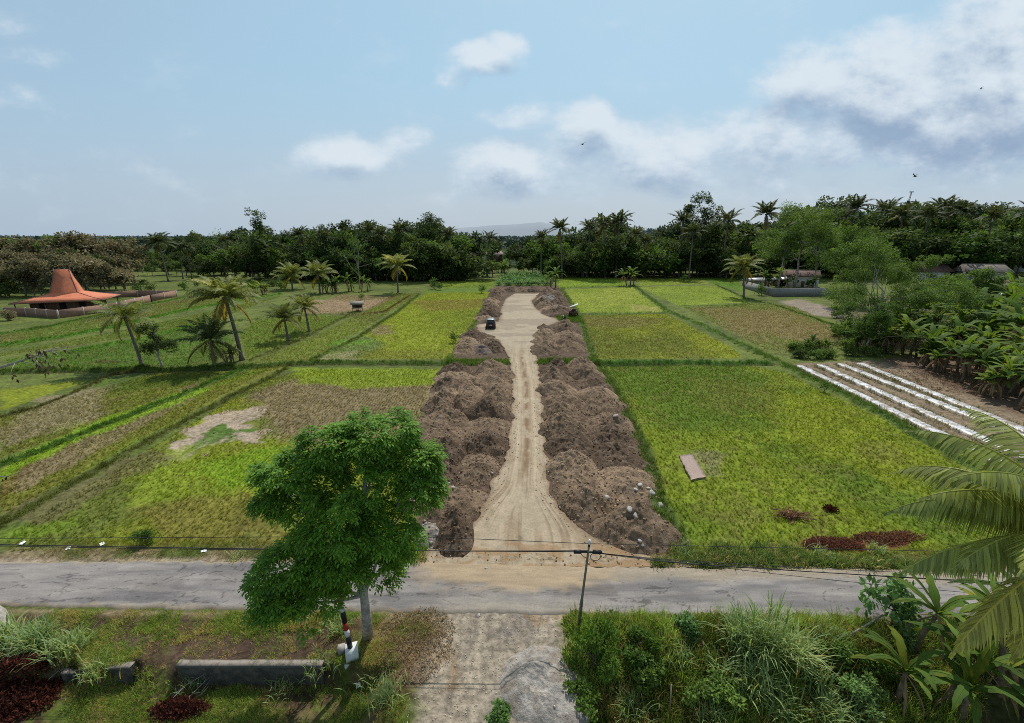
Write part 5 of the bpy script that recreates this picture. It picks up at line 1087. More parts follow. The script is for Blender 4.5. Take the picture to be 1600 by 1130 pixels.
# ================================================================== parked car
def car(pos, rz):
    root = empty('parked_car', pos, rz); tag(root, 'dark car, pale roof colour imitating sky reflection, parked on the dirt track between soil banks', 'car')
    st = [(-2.15, .74, .42, .95), (-2.08, .86, .34, 1.02), (-1.5, .90, .32, 1.05), (0, .91, .30, 1.06), (1.1, .90, .32, 1.03), (1.9, .86, .34, .93), (2.2, .70, .42, .78)]
    mb = MB(); V = []
    for y, w, z0, z1 in st:
        V += [(-w * .92, y, z0), (-w, y, z0 + .18), (-w, y, z1 - .14), (-w * .9, y, z1), (w * .9, y, z1), (w, y, z1 - .14), (w, y, z0 + .18), (w * .92, y, z0)]
    F = [[i * 8 + j, (i + 1) * 8 + j, (i + 1) * 8 + (j + 1) % 8, i * 8 + (j + 1) % 8] for i in range(len(st) - 1) for j in range(8)]
    F += [[0, 1, 2, 3], [0, 3, 4, 7], [4, 5, 6, 7]]; k = (len(st) - 1) * 8; F += [[k + 3, k + 2, k + 1, k], [k + 7, k + 4, k + 3, k], [k + 7, k + 6, k + 5, k + 4]]
    mb.add(V, F); mb.build('body', M['car_paint'], root)
    g = [(-2.02, .80, 1.03), (-1.82, .68, 1.66), (-.9, .70, 1.74), (.2, .70, 1.72), (.62, .67, 1.64), (1.25, .80, 1.03)]
    V = []; [V.extend([(-.82, y, 1.02), (-w, y, z), (w, y, z), (.82, y, 1.02)]) for y, w, z in g]; mb = MB()
    F = [[i * 4 + j, (i + 1) * 4 + j, (i + 1) * 4 + j + 1, i * 4 + j + 1] for i in range(5) for j in range(3)]; mb.add(V, F); mb.build('cabin', M['glass'], root)
    mb = MB(); mb.box((0, -.6, 1.755), (1.40, 2.5, .05), taper=.94); mb.build('roof', M['roof_reflection'], root)
    for s in (-1, 1):
        mb = MB(); mb.tube([(s * .6, -1.7, 1.82), (s * .6, .3, 1.82)], .025, 5); mb.build('roof_rail', M['black_paint'], root)
        mb = MB(); mb.box((s * .78, -2.13, .88), (.16, .08, .3)); mb.build('tail_light', M['tail_light'], root)
        mb = MB(); mb.box((s * 1.0, .85, 1.12), (.2, .12, .16)); mb.build('mirror', M['car_paint'], root)
        for y in (-1.35, 1.4):
            mb = MB(); mb.tube([(s * .70, y, .35), (s * .73, y, .35), (s * .91, y, .35), (s * .94, y, .35)], [.28, .35, .35, .28], 18); w = mb.build('wheel', M['tyre'], root, True)
            mb = MB(); mb.tube([(s * .93, y, .35), (s * .955, y, .35)], .2, 12); mb.build('rim', M['rim'], w, True)
    mb = MB(); mb.box((0, -2.175, .80), (.46, .03, .15)); mb.build('number_plate', M['white_paint'], root)
    mb = MB(); mb.box((0, -2.14, .46), (1.5, .16, .18)); mb.build('bumper', M['black_paint'], root)
    mb = MB(); mb.box((0, -1.96, 1.35), (1.2, .03, .45), R=[[1, 0, 0], [0, .95, .31], [0, -.31, .95]]); mb.build('rear_window', M['glass'], root)
p = P(767, 512); car((p[0], p[1], .07), math.radians(2))
# motorbike
def motorbike(pos, rz):
    root = empty('motorbike', pos, rz); tag(root, 'black motorbike parked in the gap between the right soil banks', 'motorbike')
    a = np.linspace(0, 2 * math.pi, 17)
    for y in (-.62, .62):
        mb = MB(); mb.tube(np.stack([0 * a, y + .25 * np.cos(a), .3 + .25 * np.sin(a)], 1), .055, 6, caps=False); w = mb.build('wheel', M['tyre'], root, True); mb = MB(); mb.tube([(-.05, y, .3), (.05, y, .3)], .17, 10); mb.build('rim', M['rim'], w)
    mb = MB(); mb.tube([(0, -.6, .45), (0, -.3, .68), (0, .1, .5), (0, .35, .8), (0, .45, .9)], [.07, .16, .13, .15, .08], 8); mb.tube([(0, .62, .3), (0, .42, .95)], .04, 6); mb.build('body', M['black_paint'], root, True)
    mb = MB(); mb.tube([(0, -.65, .82), (0, -.35, .84), (0, .05, .76)], [.07, .13, .09], 8); mb.build('seat', M['tyre'], root, True)
    mb = MB(); mb.tube([(-.33, .32, 1.02), (-.15, .42, 1.0), (.15, .42, 1.0), (.33, .32, 1.02)], .025, 6); mb.build('handlebar', M['rim'], root)
    for s in (-1, 1):
        mb = MB(); mb.tube([(s * .25, .38, 1.0), (s * .33, .38, 1.2)], .012, 5); mb.box((s * .35, .38, 1.24), (.12, .03, .08)); mb.build('mirror', M['black_paint'], root)
p = P(881, 502); motorbike((p[0], p[1], .08), .5)
# farm machine under a tilted canopy
p = P(896, 493); root = empty('farm_machine', (p[0], p[1], 0), -.15); tag(root, 'dark small farm machine under a tilted pale canopy at the edge of the field', 'farm machine')
mb = MB(); mb.box((0, 0, .75), (1.5, 2.0, .5)); mb.box((.1, .5, 1.15), (.9, .7, .5)); mb.build('body', M['rust'], root)
mb = MB(); mb.box((-.2, -.6, 1.15), (.6, .6, .35)); mb.build('engine', M['black_paint'], root)
for s in (-1, 1):
    for y in (-.7, .7): mb = MB(); mb.tube([(s * .8, y, .42), (s * 1.0, y, .42)], .42, 14); mb.build('wheel', M['tyre'], root, True)
for sx_ in (-.75, .75):
    for sy_ in (-.9, .9): mb = MB(); mb.tube([(sx_, sy_, .9), (sx_, sy_, 2.1 + .35 * sx_)], .03, 6); mb.build('post', M['rust'], root)
mb = MB(); mb.box((0, 0, 2.2), (2.0, 2.1, .07), R=[[.92, 0, -.38], [0, 1, 0], [.38, 0, .92]]); mb.build('canopy', M['tarp'], root)
# bamboo hut in the dry field
p = P(559, 486); root = empty('bamboo_hut', (p[0], p[1], 0), .3); tag(root, 'small open bamboo field hut with a grey thatched roof in the dry field', 'hut')
for sx_ in (-1.1, 1.1):
    for sy_ in (-.8, .8): mb = MB(); mb.tube([(sx_, sy_, -.1), (sx_, sy_, 1.75 + .15 * sx_)], .055, 6); mb.build('post', M['bamboo'], root)
mb = MB(); mb.box((0, 0, .75), (2.4, 1.8, .1)); mb.build('platform', M['bamboo'], root)
mb = MB(); mb.box((0, .85, 1.15), (2.2, .05, .7)); mb.build('back_panel', M['timber'], root)
mb = MB()
for s in (-1, 1): mb.box((0, s * .58, 1.98), (3.0, 1.35, .12), R=[[1, 0, 0], [0, .87, s * .45], [0, -s * .45, .87]])
mb.build('roof', M['thatch'], root)
# mat / slab in the near right field
A0, A1, A2, A3 = P(1061, 712, .12), P(1081, 709, .12), P(1103, 744, .12), P(1080, 749, .12)
mb = MB(); n = 14; V = []
for i in range(n):
    t = i / (n - 1); a = A0 * (1 - t) + A3 * t; b_ = A1 * (1 - t) + A2 * t
    for k in range(5): s = k / 4; q = a * (1 - s) + b_ * s; q = q + [.04 * math.sin(i * 2.3 + k), .04 * math.cos(i * 1.7), .03 * math.sin(i * 1.3 + k * 2)]; V.append(q)
V = np.array(V); V2 = V.copy(); V2[:, 2] -= .14; F = [[i * 5 + k, i * 5 + k + 1, (i + 1) * 5 + k + 1, (i + 1) * 5 + k] for i in range(n - 1) for k in range(4)]
ring = [k for k in range(5)] + [i * 5 + 4 for i in range(1, n)] + [(n - 1) * 5 + k for k in (3, 2, 1, 0)] + [i * 5 for i in range(n - 2, 0, -1)]; N0 = len(V)
F += [[ring[i], ring[(i + 1) % len(ring)], ring[(i + 1) % len(ring)] + N0, ring[i] + N0] for i in range(len(ring))]
mb.add(np.concatenate([V, V2]), F); o = mb.build('woven_mat', solid('woven_mat', A(172, 150, 138, 1.1), .9, .2, 12, .5)); tag(o, 'long pinkish grey mat lying flat in the lime green field', 'mat')
# dead fronds and cut branches
def deadpile(label, px, py, sx_, sy_, n, seed, col=(1, 1, 1), hh=.35, name='dead_fronds', cat='dead fronds'):
    p = G(px, py); r = np.random.default_rng(seed); mb = MB()
    c = np.stack([r.normal(size=n) * sx_ * .45, r.normal(size=n) * sy_ * .45, np.abs(r.normal(size=n)) * hh * .5 + .04], 1); ax = icolumn(n, r) * [1, .5, .45] + [.3, -.35, -.25]
    leaves(mb, c, unit(ax), icolumn(n, r), r.uniform(.25, .6, n), .05, np.array(col) * r.uniform(.5, 1.4, (n, 1)))
    for i in range(5): a = c[r.integers(n)]; mb.tube([a, a + [sx_ * .5, -.1, .1], a + [sx_, -.35, 0]], .02, 4, (1.2, 1.1, 1))
    o = mb.build(name, M['dry_leaf'], None, loc=p); tag(o, label, cat)
deadpile('low pile of dead brown palm fronds lying in the lime green field', 1232, 806, 1.0, .55, 420, 3, (.8, .62, .6))
deadpile('dead brown leafy branches lying on the bund left of the leaning palm', 160, 566, 2.5, .5, 120, 4, (.7, .6, .6), .3, 'dead_branches', 'branches')
def sticks(label, spots, seed, name='cut_branches'):
    r = np.random.default_rng(seed); mb = MB()
    for (x0, y0, x1, y1, h) in spots:
        a = G(x0, y0, .1); b_ = G(x1, y1, h); m_ = (a + b_) / 2 + r.normal(size=3) * .06; mb.tube([a, m_, b_], [.02, .016, .006], 5)
        for j in range(3): q = a + (b_ - a) * r.uniform(.3, .9); mb.tube([q, q + r.normal(size=3) * [.25, .2, .1] + [0, 0, .12]], [.009, .003], 4)
    o = mb.build(name, M['dead_wood']); tag(o, label, 'branches')
sticks('pale dry twigs sticking out of the red leaves below the long wall', [(255, 1110, 305, 1075, .5), (290, 1100, 330, 1062, .5), (270, 1090, 325, 1070, .6), (300, 1095, 328, 1085, .4)], 5)
sticks('thin pale sticks at the edge of the dark red corner heap', [(20, 1080, 90, 1050, .6), (60, 1070, 100, 1062, .4), (8, 1045, 30, 1010, .9)], 6)
q0, q1 = G(1046, 1125), Q(1049, 1070, G(1046, 1110)[1]); mb = MB(); mb.tube([q0, q1], [.03, .025], 6); o = mb.build('bamboo_stake', M['bamboo']); tag(o, 'single upright bamboo stake in the weeds at the bottom edge, right of the sand', 'stake')
q0 = G(1316, 1002, .1); q1 = G(1376, 985, .9); mb = MB(); mb.tube([q0, q1], [.05, .04], 6); o = mb.build('dead_branch', M['dead_wood']); tag(o, 'pale dead branch lying across the weeds left of the near palm frond tips', 'branch')
# plastic litter
for i, (x, y, s, lb) in enumerate([(36, 850, .32, 'white plastic litter farthest left beside the road'), (107, 858, .3, 'white plastic bag under the cables, second from the left'), (160, 851, .3, 'white plastic scrap left of the round bush'), (319, 862, .26, 'white plastic scrap right of the round bush'), (560, 1072, .28, 'white plastic bag in the grass below the striped pole')]):
    p = G(x, y, .02); r = np.random.default_rng(30 + i); n = 7; g_ = np.linspace(-.5, .5, n); X_, Y_ = np.meshgrid(g_, g_); Z_ = .45 * fbm(X_ * 3 + i * 5, Y_ * 3, 3, 5) * (1 - (X_ ** 2 + Y_ ** 2)); X_ = X_ * (1 + .4 * r.normal(size=X_.shape) * .4)
    V = np.stack([X_, Y_ * .7, Z_], -1).reshape(-1, 3) * s * 1.0; F = [[a * n + b_, a * n + b_ + 1, (a + 1) * n + b_ + 1, (a + 1) * n + b_] for a in range(n - 1) for b_ in range(n - 1)]
    mb = MB(); mb.add(V, F); o = mb.build('plastic_bag', M['plastic_white'], None, loc=p); o.rotation_euler.z = r.uniform(0, 6); tag(o, lb, 'plastic litter', 'white plastic litter')
# cut log at the left edge
q = G(2, 978); mb = MB(); mb.tube([q + [-.9, .3, .5], q + [-.2, .1, .45], q + [.35, -.2, .0], q + [.5, -.35, -.3]], [.42, .36, .3, .26], 12); o = mb.build('tree_stump', M['dead_wood'], None, True); tag(o, 'grey weathered stump lying at the left edge beside the near side of the road', 'stump')
# birds
for i, (x, y, Yb, s, fl, lb) in enumerate([(910, 226, 40, .26, .5, 'black bird flying over the middle of the track with swept wings'), (1430, 276, 45, .32, .9, 'black bird with raised wings just above the treeline on the right'), (1533, 139, 45, .2, .7, 'small black bird highest in the sky at the right edge'), (868, 294, 90, .26, .2, 'tiny distant bird low in the sky left of the swept winged bird')]):
    p = Q(x, y, Yb); root = empty('bird', p, [2.2, .3, 1.2, .2][i]); tag(root, lb, 'bird')
    mb = MB(); mb.tube([(0, -.55 * s, 0), (0, -.3 * s, 0), (0, .1 * s, 0), (0, .4 * s, .02), (0, .55 * s, .02)], [.02 * s, .09 * s, .14 * s, .09 * s, .02 * s], 7); mb.build('body', M['bird'], root, True)
    for sg in (-1, 1):
        mb = MB(); f_ = fl; mb.add([(0, .2 * s, .03), (0, -.15 * s, .03), (sg * .6 * s, .3 * s, .6 * s * f_), (sg * .6 * s, -.05 * s, .6 * s * f_), (sg * 1.2 * s, -.15 * s, .9 * s * f_), (sg * 1.25 * s, -.25 * s, .9 * s * f_)], [[0, 2, 3, 1], [2, 4, 5, 3]]); mb.build('wing', M['bird'], root)
    mb = MB(); mb.add([(-.04 * s, -.5 * s, 0), (.04 * s, -.5 * s, 0), (.16 * s, -.85 * s, 0), (-.16 * s, -.85 * s, 0)], [[0, 1, 2, 3]]); mb.build('tail', M['bird'], root)
# ================================================================== buildings
def gabled(name, label, pos, w, d, wh, rh, rz, wm, rm, eave=.6, wins=((-.25, 1.0),), door=None, hip=0.0):
    root = empty(name, pos, rz); tag(root, label, 'house'); mb = MB(); mb.box((0, 0, wh / 2 - .2), (w, d, wh + .4)); wob = mb.build('wall', M[wm], root)
    e = eave; mb = MB(); zz = wh - .05; x0, y0 = w / 2 + e, d / 2 + e; xr = x0 - hip
    V = [(-x0, -y0, zz), (x0, -y0, zz), (x0, y0, zz), (-x0, y0, zz), (-xr, 0, zz + rh), (xr, 0, zz + rh)]; V += [(a, b_, c_ - .12) for a, b_, c_ in V[:4]]
    mb.add(V, [[0, 1, 5, 4], [2, 3, 4, 5], [0, 4, 3, 3], [1, 2, 5, 5], [0, 6, 7, 1], [1, 7, 8, 2], [2, 8, 9, 3], [3, 9, 6, 0], [6, 9, 8, 7]]); mb.build('roof', M[rm], root)
    mb = MB(); mb.tube([(-xr, 0, zz + rh + .03), (xr, 0, zz + rh + .03)], .12, 6); mb.build('ridge', M['mortar_post'], root)
    for (u, s) in wins:
        mb = MB(); mb.box((u * w, -d / 2 - .02, wh * .55), (1.3 * s, .1, 1.1 * s)); f_ = mb.build('window', M['timber'], root); mb = MB(); mb.box((u * w, -d / 2 - .06, wh * .55), (1.1 * s, .06, .9 * s)); mb.build('pane', M['glass'], f_)
    if door is not None: mb = MB(); mb.box((door * w, -d / 2 - .03, 1.0), (1.0, .1, 2.0)); mb.build('door', M['timber'], root)
    return root
def panel_wall(name, label, pts, h, mat, post='mortar_post', step=3.0, th=.15):
    root = empty(name, pts[0]); tag(root, label, 'wall'); o0 = np.array(pts[0]); mb = MB(); posts = []
    for i in range(len(pts) - 1):
        a, b_ = np.array(pts[i]), np.array(pts[i + 1]); L_ = np.linalg.norm(b_ - a); rz = math.atan2(b_[1] - a[1], b_[0] - a[0]); m_ = (a + b_) / 2 - o0; mb.box((m_[0], m_[1], m_[2] + h / 2 - .15), (L_, th, h + .3), rz); n = max(1, int(L_ / step))
        for k in range(n + (i == len(pts) - 2)): posts.append(a + (b_ - a) * k / n - o0)
    mb.build('wall_panels', M[mat], root)
    if post:
        for q in posts: mb = MB(); mb.box((q[0], q[1], q[2] + h / 2 - .1), (.26, .26, h + .34)); mb.build('post', M[post], root)
    return root
# steep-roofed orange house on the left
p = P(112, 484); root = empty('steep_roofed_house', (p[0], p[1], 0), math.radians(24)); root.scale = (.8, .8, 1.04); tag(root, 'house with a steep orange tiled hat shaped roof behind a brick wall on the left', 'house')
V = []; rings = [(10.5, 7.5, 2.5), (7.0, 5.0, 3.15), (3.2, 2.4, 4.1), (2.7, 1.6, 5.7), (2.1, .9, 7.4), (1.75, .2, 9.2)]
for a, b_, z in rings: V += [(-a, -b_, z), (a, -b_, z), (a, b_, z), (-a, b_, z)]
F = [[i * 4 + j, i * 4 + (j + 1) % 4, (i + 1) * 4 + (j + 1) % 4, (i + 1) * 4 + j] for i in range(5) for j in range(4)] + [[20, 21, 22, 23], [3, 2, 1, 0]]
mb = MB(); mb.add(V[:12], [f for f in F[:8]] + [[3, 2, 1, 0]]); rf_ = mb.build('roof', M['orange_tile'], root)
mb = MB(); V3 = V[8:]; mb.add(V3, [[i * 4 + j, i * 4 + (j + 1) % 4, (i + 1) * 4 + (j + 1) % 4, (i + 1) * 4 + j] for i in range(3) for j in range(4)] + [[12, 13, 14, 15]]); mb.build('steep_roof', M['orange_tile'], root)
mb = MB()
for j in range(4):
    mb.tube([V[i * 4 + j] for i in range(6)], .09, 5)
mb.tube([(-2.0, 0, 9.15), (2.0, 0, 9.15)], .14, 6); [mb.box((x_, 0, 9.35), (.25, .2, .45), taper=.5) for x_ in (-1.9, -.6, .6, 1.9)]; mb.build('ridge', M['grey_tile'], rf_)
mb = MB(); mb.box((0, 0, 1.2), (14.5, 9.5, 2.8)); mb.build('wall', M['timber'], root); mb = MB(); mb.box((0, 0, 2.45), (21, 15, .16)); mb.build('eave', M['timber'], root)
for sx_ in (-9.6, -3.2, 3.2, 9.6):
    for sy_ in (-6.6, 6.6): mb = MB(); mb.tube([(sx_, sy_, -.1), (sx_, sy_, 2.5)], .14, 6); mb.build('pillar', M['timber'], root)
for sx_ in (-4.5, 0, 4.5): mb = MB(); mb.box((sx_, -4.78, 1.2), (1.5, .08, 1.9)); mb.build('door' if sx_ == 0 else 'window', M['dark_opening'], root)
panel_wall('garden_wall', 'brick wall with pale posts in front of the house with the steep orange roof', [P(8, 492), P(42, 493), P(92, 497), P(168, 487), P(236, 471)], 1.7, 'brick', step=3.2)
panel_wall('garden_wall', 'far brick wall with pale posts to the right of the orange roofed house', [P(150, 466), P(216, 463), P(276, 463), P(236, 471)], 1.7, 'brick', step=4)
panel_wall('block_wall', 'long grey concrete block wall in front of the white house on the right', [P(1163, 450), P(1207, 463), P(1292, 462)], 2.3, 'block_wall', None, th=.25)
def hs_at(x, y): q = P(x, y); return (q[0], q[1], 0)
gabled('white_house', 'white walled house with a dark brown roof behind the grey block wall', hs_at(1250, 447), 9.5, 7, 3.6, 2.0, -.35, 'white_wall', 'brown_tile', wins=((-.2, .9), (.25, .9)), door=.0)
gabled('lean_to_shed', 'low grey roofed shed joined to the left side of the white house', hs_at(1225, 446), 8, 4, 2.2, .9, -.1, 'dark_opening', 'tin', .4, wins=(), door=None)
gabled('small_shed', 'small pale roofed shed right behind the single palm by the block wall', hs_at(1180, 446), 8, 4, 2.0, .8, .3, 'block_wall', 'tin', .3, wins=((0, .8),))
gabled('tiled_house', 'reddish brown tiled house partly hidden by trees, leftmost of the right hand roofs', hs_at(1450, 436), 11, 7, 3.4, 2.8, .1, 'white_wall', 'brown_tile', 1.0)
gabled('tiled_house', 'grey brown tiled house roof behind the banana plants, middle of the right hand roofs', hs_at(1530, 438), 14, 9, 3.6, 2.8, -.1, 'block_wall', 'grey_tile', .8)
gabled('tiled_house', 'nearest dark reddish roofed house on the right with a white edged lean-to', hs_at(1548, 462), 14, 7, 2.6, 2.2, .12, 'dark_opening', 'brown_tile', .9)
gabled('farm_shed', 'pale grey tin roofed house deep in the trees at the right edge', hs_at(1596, 424), 9, 6, 4, 2, .2, 'white_wall', 'tin', .6)
gabled('pink_roofed_house', 'far house with a pink tiled roof seen through the gap in the treeline', tuple(Q(772, 372, 300)[:2]) + (0,), 9, 8, 6.4, 3.4, .25, 'timber', 'pink_tile', .9, wins=((-.25, 1.2), (.25, 1.2)), hip=2.5)
mb = MB(); p = P(1543, 471); mb.box((0, 0, 0), (7, 1.2, .06), .15, R=[[1, 0, 0], [0, .95, -.3], [0, .3, .95]]); o = mb.build('tin_sheet', M['plastic_white'], None, loc=(p[0], p[1] - 5, 2.6)); tag(o, 'white sheet along the near eave of the dark reddish roofed house', 'roof sheet')
# lattice mast far behind the trees
p0 = Q(1413, 330, 600); p1 = Q(1418, 300, 600); root = empty('lattice_mast', (p0[0], p0[1], 24)); tag(root, 'thin lattice mast rising above the treeline on the right', 'mast'); mb = MB(); H_ = p1[2] - 24
for i in range(3):
    a = i * 2.094; mb.tube([(1.8 * math.cos(a), 1.8 * math.sin(a), 0), (.6 * math.cos(a) + 4, .6 * math.sin(a), H_)], .22, 4)
for k in range(16):
    z0, z1 = H_ * k / 16, H_ * (k + 1) / 16; r0 = 1.8 - 1.2 * k / 16
    for i in range(3): a = i * 2.094; b_ = a + 2.094; mb.tube([(r0 * math.cos(a) + 4 * k / 16, r0 * math.sin(a), z0), (r0 * math.cos(b_) + 4 * k / 16, r0 * math.sin(b_), z1)], .12, 3, caps=False)
mb.build('frame', M['dead_wood'], root); mb = MB(); mb.box((4, 0, H_), (5, 1.2, 1.0)); mb.build('antenna', M['dead_wood'], root)
# ================================================================== plastic mulched beds
BEDS = [((1250, 573), (1660, 770), 'first white plastic mulched bed, nearest the lime green field'), ((1281, 571), (1680, 751), 'second white plastic mulched bed from the lime green field'), ((1314, 570), (1720, 731), 'third white plastic mulched bed from the lime green field'), ((1344, 569), (1720, 721), 'fourth white plastic mulched bed, next to the banana plants')]
PM, _nt, _nd, _lk = newmat('mulch_film')
at = N(_nt, 'ShaderNodeAttribute', attribute_name='tint'); b = N(_nt, 'ShaderNodeBsdfPrincipled'); _lk.new(at.outputs['Color'], b.inputs['Base Color']); b.inputs['Roughness'].default_value = .4
tcx = N(_nt, 'ShaderNodeTexCoord'); bp = N(_nt, 'ShaderNodeBump'); bp.inputs['Strength'].default_value = .5; bp.inputs['Distance'].default_value = .05; _lk.new(tex(_nt, tcx.outputs['Object'], 3, 5), bp.inputs['Height']); _lk.new(bp.outputs[0], b.inputs['Normal']); o = N(_nt, 'ShaderNodeOutputMaterial'); _lk.new(b.outputs[0], o.inputs[0])
SP, SCo = [], []
for i, (a, b_, lb) in enumerate(BEDS):
    a = P(*a); b_ = P(*b_); L_ = np.linalg.norm(b_ - a); n = int(L_ / .12); t = np.linspace(0, 1, n)[:, None]; c0 = a * (1 - t) + b_ * t; sd = unit(np.array([-(b_ - a)[1], (b_ - a)[0], 0])); prof = np.array([[-.72, -.1], [-.56, .06], [-.38, .15], [-.13, .18], [.13, .18], [.38, .15], [.56, .06], [.72, -.1]])
    V = c0[:, None, :] + sd * prof[None, :, 0:1] * (1 + .12 * (fbm(t[:, 0] * 60, t[:, 0] * 0 + i, 3, 5) - .5))[:, None, None]; V[:, :, 2] += prof[:, 1] + .05 * fbm(V[:, :, 0] * 2, V[:, :, 1] * 2, 3, 8) ; X_, Y_ = V[:, :, 0].ravel(), V[:, :, 1].ravel()
    r0_ = np.random.default_rng(i); w_ = sm(.50, .56, fbm(X_ / .35, Y_ / .35, 4, 950 + i)) * .75; edge = np.tile(np.array([1, .75, .15, 0, 0, .15, .75, 1.]), n); w_ = np.clip(w_ + edge, 0, 1); col = mixn(np.array([.66, .67, .70]) * r0_.uniform(.62, 1.05, (len(X_), 1)), A(150, 128, 106), w_)
    k_ = 8; I = np.arange(n * k_).reshape(n, k_); F = np.stack([I[:-1, :-1], I[1:, :-1], I[1:, 1:], I[:-1, 1:]], -1).reshape(-1, 4); root = empty('mulched_bed', a); tag(root, lb, 'vegetable bed', 'white plastic mulched vegetable beds')
    mb = MB(); mb.add(V.reshape(-1, 3) - a, F, col); mb.build('plastic_film', PM, root)
    r = np.random.default_rng(960 + i); m_ = int(L_ * 15); t = r.random((m_, 1)); q = a * (1 - t) + b_ * t + sd * (r.choice([-.62, .62, .0, -.95], m_)[:, None] + r.normal(size=(m_, 1)) * .12); q[:, 2] = .1; SP.append(q); SCo.append(np.where(r.random((m_, 1)) < .5, A(84, 104, 56), A(140, 132, 90)) * r.uniform(.7, 1.4, (m_, 1)))
SP = np.concatenate(SP); scatter('bean_seedlings', 'small thin seedlings growing in rows along the white mulched beds', 'seedlings', SP, np.random.default_rng(3).uniform(.7, 1.5, len(SP)), np.concatenate(SCo) * 1.2, TS_GRASS, 15)
# ================================================================== palms
def pp_(x, y): q = P(x, y); return (q[0], q[1], 0)
def hub_h(x, y, xb, yb): # height and lean of a palm crown seen at x, y above the foot xb, yb
    b_ = P(xb, yb); q = Q(x, y, b_[1]); return q[2], q[0] - b_[0]
PALMS = [((222, 571), (193, 492), 4.3, 'palm_leaf', 16, -.12, 'leaning coconut palm with a yellowish windswept crown, left of the small dark tree', 1.25, 2),
         ((378, 562), (351, 462), 5.0, 'palm_leaf', 20, .1, 'tallest coconut palm of the left field group, with a slender leaning trunk', 1.1, 3),
         ((335, 572), (329, 530), 4.4, 'palm_dark', 22, .3, 'short stout palm with hanging dead fronds, in front of the tallest palm', 1.5, 6),
         ((450, 531), (444, 497), 3.7, 'palm_leaf', 18, .3, 'small grey green palm nearest the cross bund, left of the brown field', .8, 3),
         ((483, 517), (475, 478), 4.0, 'palm_leaf', 18, .15, 'small palm with a dark curved trunk behind the grey green one', 1.0, 2),
         ((500, 458), (497, 428), 6.6, 'palm_leaf', 18, .2, 'pale crowned palm right of its dark twin, in front of the left wood', .95, 2),
         ((457, 452), (455, 430), 6.4, 'palm_leaf', 18, .2, 'darker crowned palm left of its pale twin, in front of the left wood', 1.2, 2),
         ((622, 457), (620, 414), 6.0, 'palm_leaf', 18, .1, 'single yellow green palm standing alone at the back of the left fields', 1.15, 2),
         ((1162, 464), (1161, 416), 6.2, 'palm_leaf', 19, .1, 'single palm with a pale double lit trunk in front of the block wall', .9, 3),
         ((263, 440), (247, 378), 6.4, 'palm_dark', 18, .1, 'tall dark palm standing out against the sky on the left', 1.0, 1)]
for i, ((xb, yb), (xh, yh), L_, mt, nf, up, lb, cv, dead) in enumerate(PALMS):
    h, ln = hub_h(xh, yh, xb, yb); o = palm('coconut_palm', lb, max(h, 2.2), 300 + i, nf + 5, L_ * 1.05, (ln, 0), mt, n=34, lw=.12 if L_ < 4.5 else .22, up=up, dead=dead, tr=.17 if L_ < 4.5 else .22, colv=cv); o.location = pp_(xb, yb)
# the near palm at the right edge
hub = Q(1705, 835, 10.6); root = empty('coconut_palm', (hub[0] + 2.6, hub[1] + .8, -1.5)); tag(root, 'near coconut palm whose long yellow green fronds reach in from the right edge', 'palm tree')
b0_ = np.array(root.location); mb = MB(); s = np.linspace(0, 1, 10)[:, None]; mb.tube(np.array([0, 0, 0]) * (1 - s) + (hub - b0_) * s, np.linspace(.26, .16, 10), 10); mb.build('trunk', M['palm_bark'], root, True)
FR = [(182, 48, 4.9, 1.25, 1.0, .5), (176, 34, 4.8, 1.1, 1.0, .6), (189, 16, 4.5, 1.15, 1.1, .9), (174, -2, 4.9, .9, 1.2, 1.0), (192, -26, 5.0, .7, 1.35, 1.2), (160, 22, 4.8, 1.3, 1.0, .8), (205, 30, 4.6, 1.3, 1.0, .7), (146, 50, 4.9, 1.2, 1.0, .7), (225, 55, 4.7, 1.2, 1., .7), (120, 25, 4.8, 1.4, 1., .8), (90, 50, 4.9, 1.2, 1., .8), (60, 20, 4.8, 1.3, 1., .8), (30, 50, 4.8, 1.2, 1., .8), (0, 20, 4.8, 1.3, 1., .8), (-30, 50, 4.8, 1.3, 1., .8), (-60, 30, 4.8, 1.3, 1., .8), (-90, 50, 4.8, 1.3, 1., .8), (-110, 20, 4.8, 1.3, 1., .8), (200, -50, 4.0, .5, 1.6, 1.2)]
for i, (az, el, L_, cu, cv, hg) in enumerate(FR):
    mb = MB(); col = np.array([1.15, 1.05, .8]) * cv
    if i in (4, 18): col = np.array([1.9, 1.5, .9])
    frond(mb, mb, hub - b0_, math.radians(az), math.radians(el), L_, 92, .068, 1.2, cu, 40 + i, col, hg, rr=.045, two=True); mb.build('frond', M['palm_near'], root)
# ================================================================== bananas, shrubs and clumps
BAN = [(1266, 548, 1.7), (1288, 550, 1.5), (1338, 544, 2.2), (1375, 540, 2.4), (1432, 556, 3.2), (1462, 548, 3.4), (1490, 552, 3.0), (1440, 520, 3.6), (1510, 586, 2.6), (1535, 560, 3.8), (1560, 552, 4.2), (1588, 570, 4.4), (1550, 598, 2.6), (1580, 606, 2.8), (1600, 620, 3.2), (1520, 520, 4.0), (1480, 512, 3.6), (1565, 510, 4.4), (1600, 530, 4.6), (1500, 480, 4.0), (1560, 478, 4.4), (1585, 484, 4.2), (1420, 498, 3.0), (1392, 520, 2.8), (1625, 590, 4.5), (1410, 552, 3.0), (1450, 570, 2.6), (1475, 580, 2.4), (1500, 566, 3.2), (1530, 602, 2.6), (1560, 620, 2.4), (1598, 596, 3.4), (1575, 540, 4.4), (1545, 532, 4.2), (1450, 534, 3.4), (1500, 538, 3.8), (1610, 560, 4.6), (1405, 530, 3.0), (1380, 552, 2.2), (1350, 552, 2.0), (1590, 640, 2.6), (1620, 640, 3.0), (1540, 500, 4.6), (1610, 505, 4.8), (1460, 500, 3.6), (1525, 575, 3.0)]
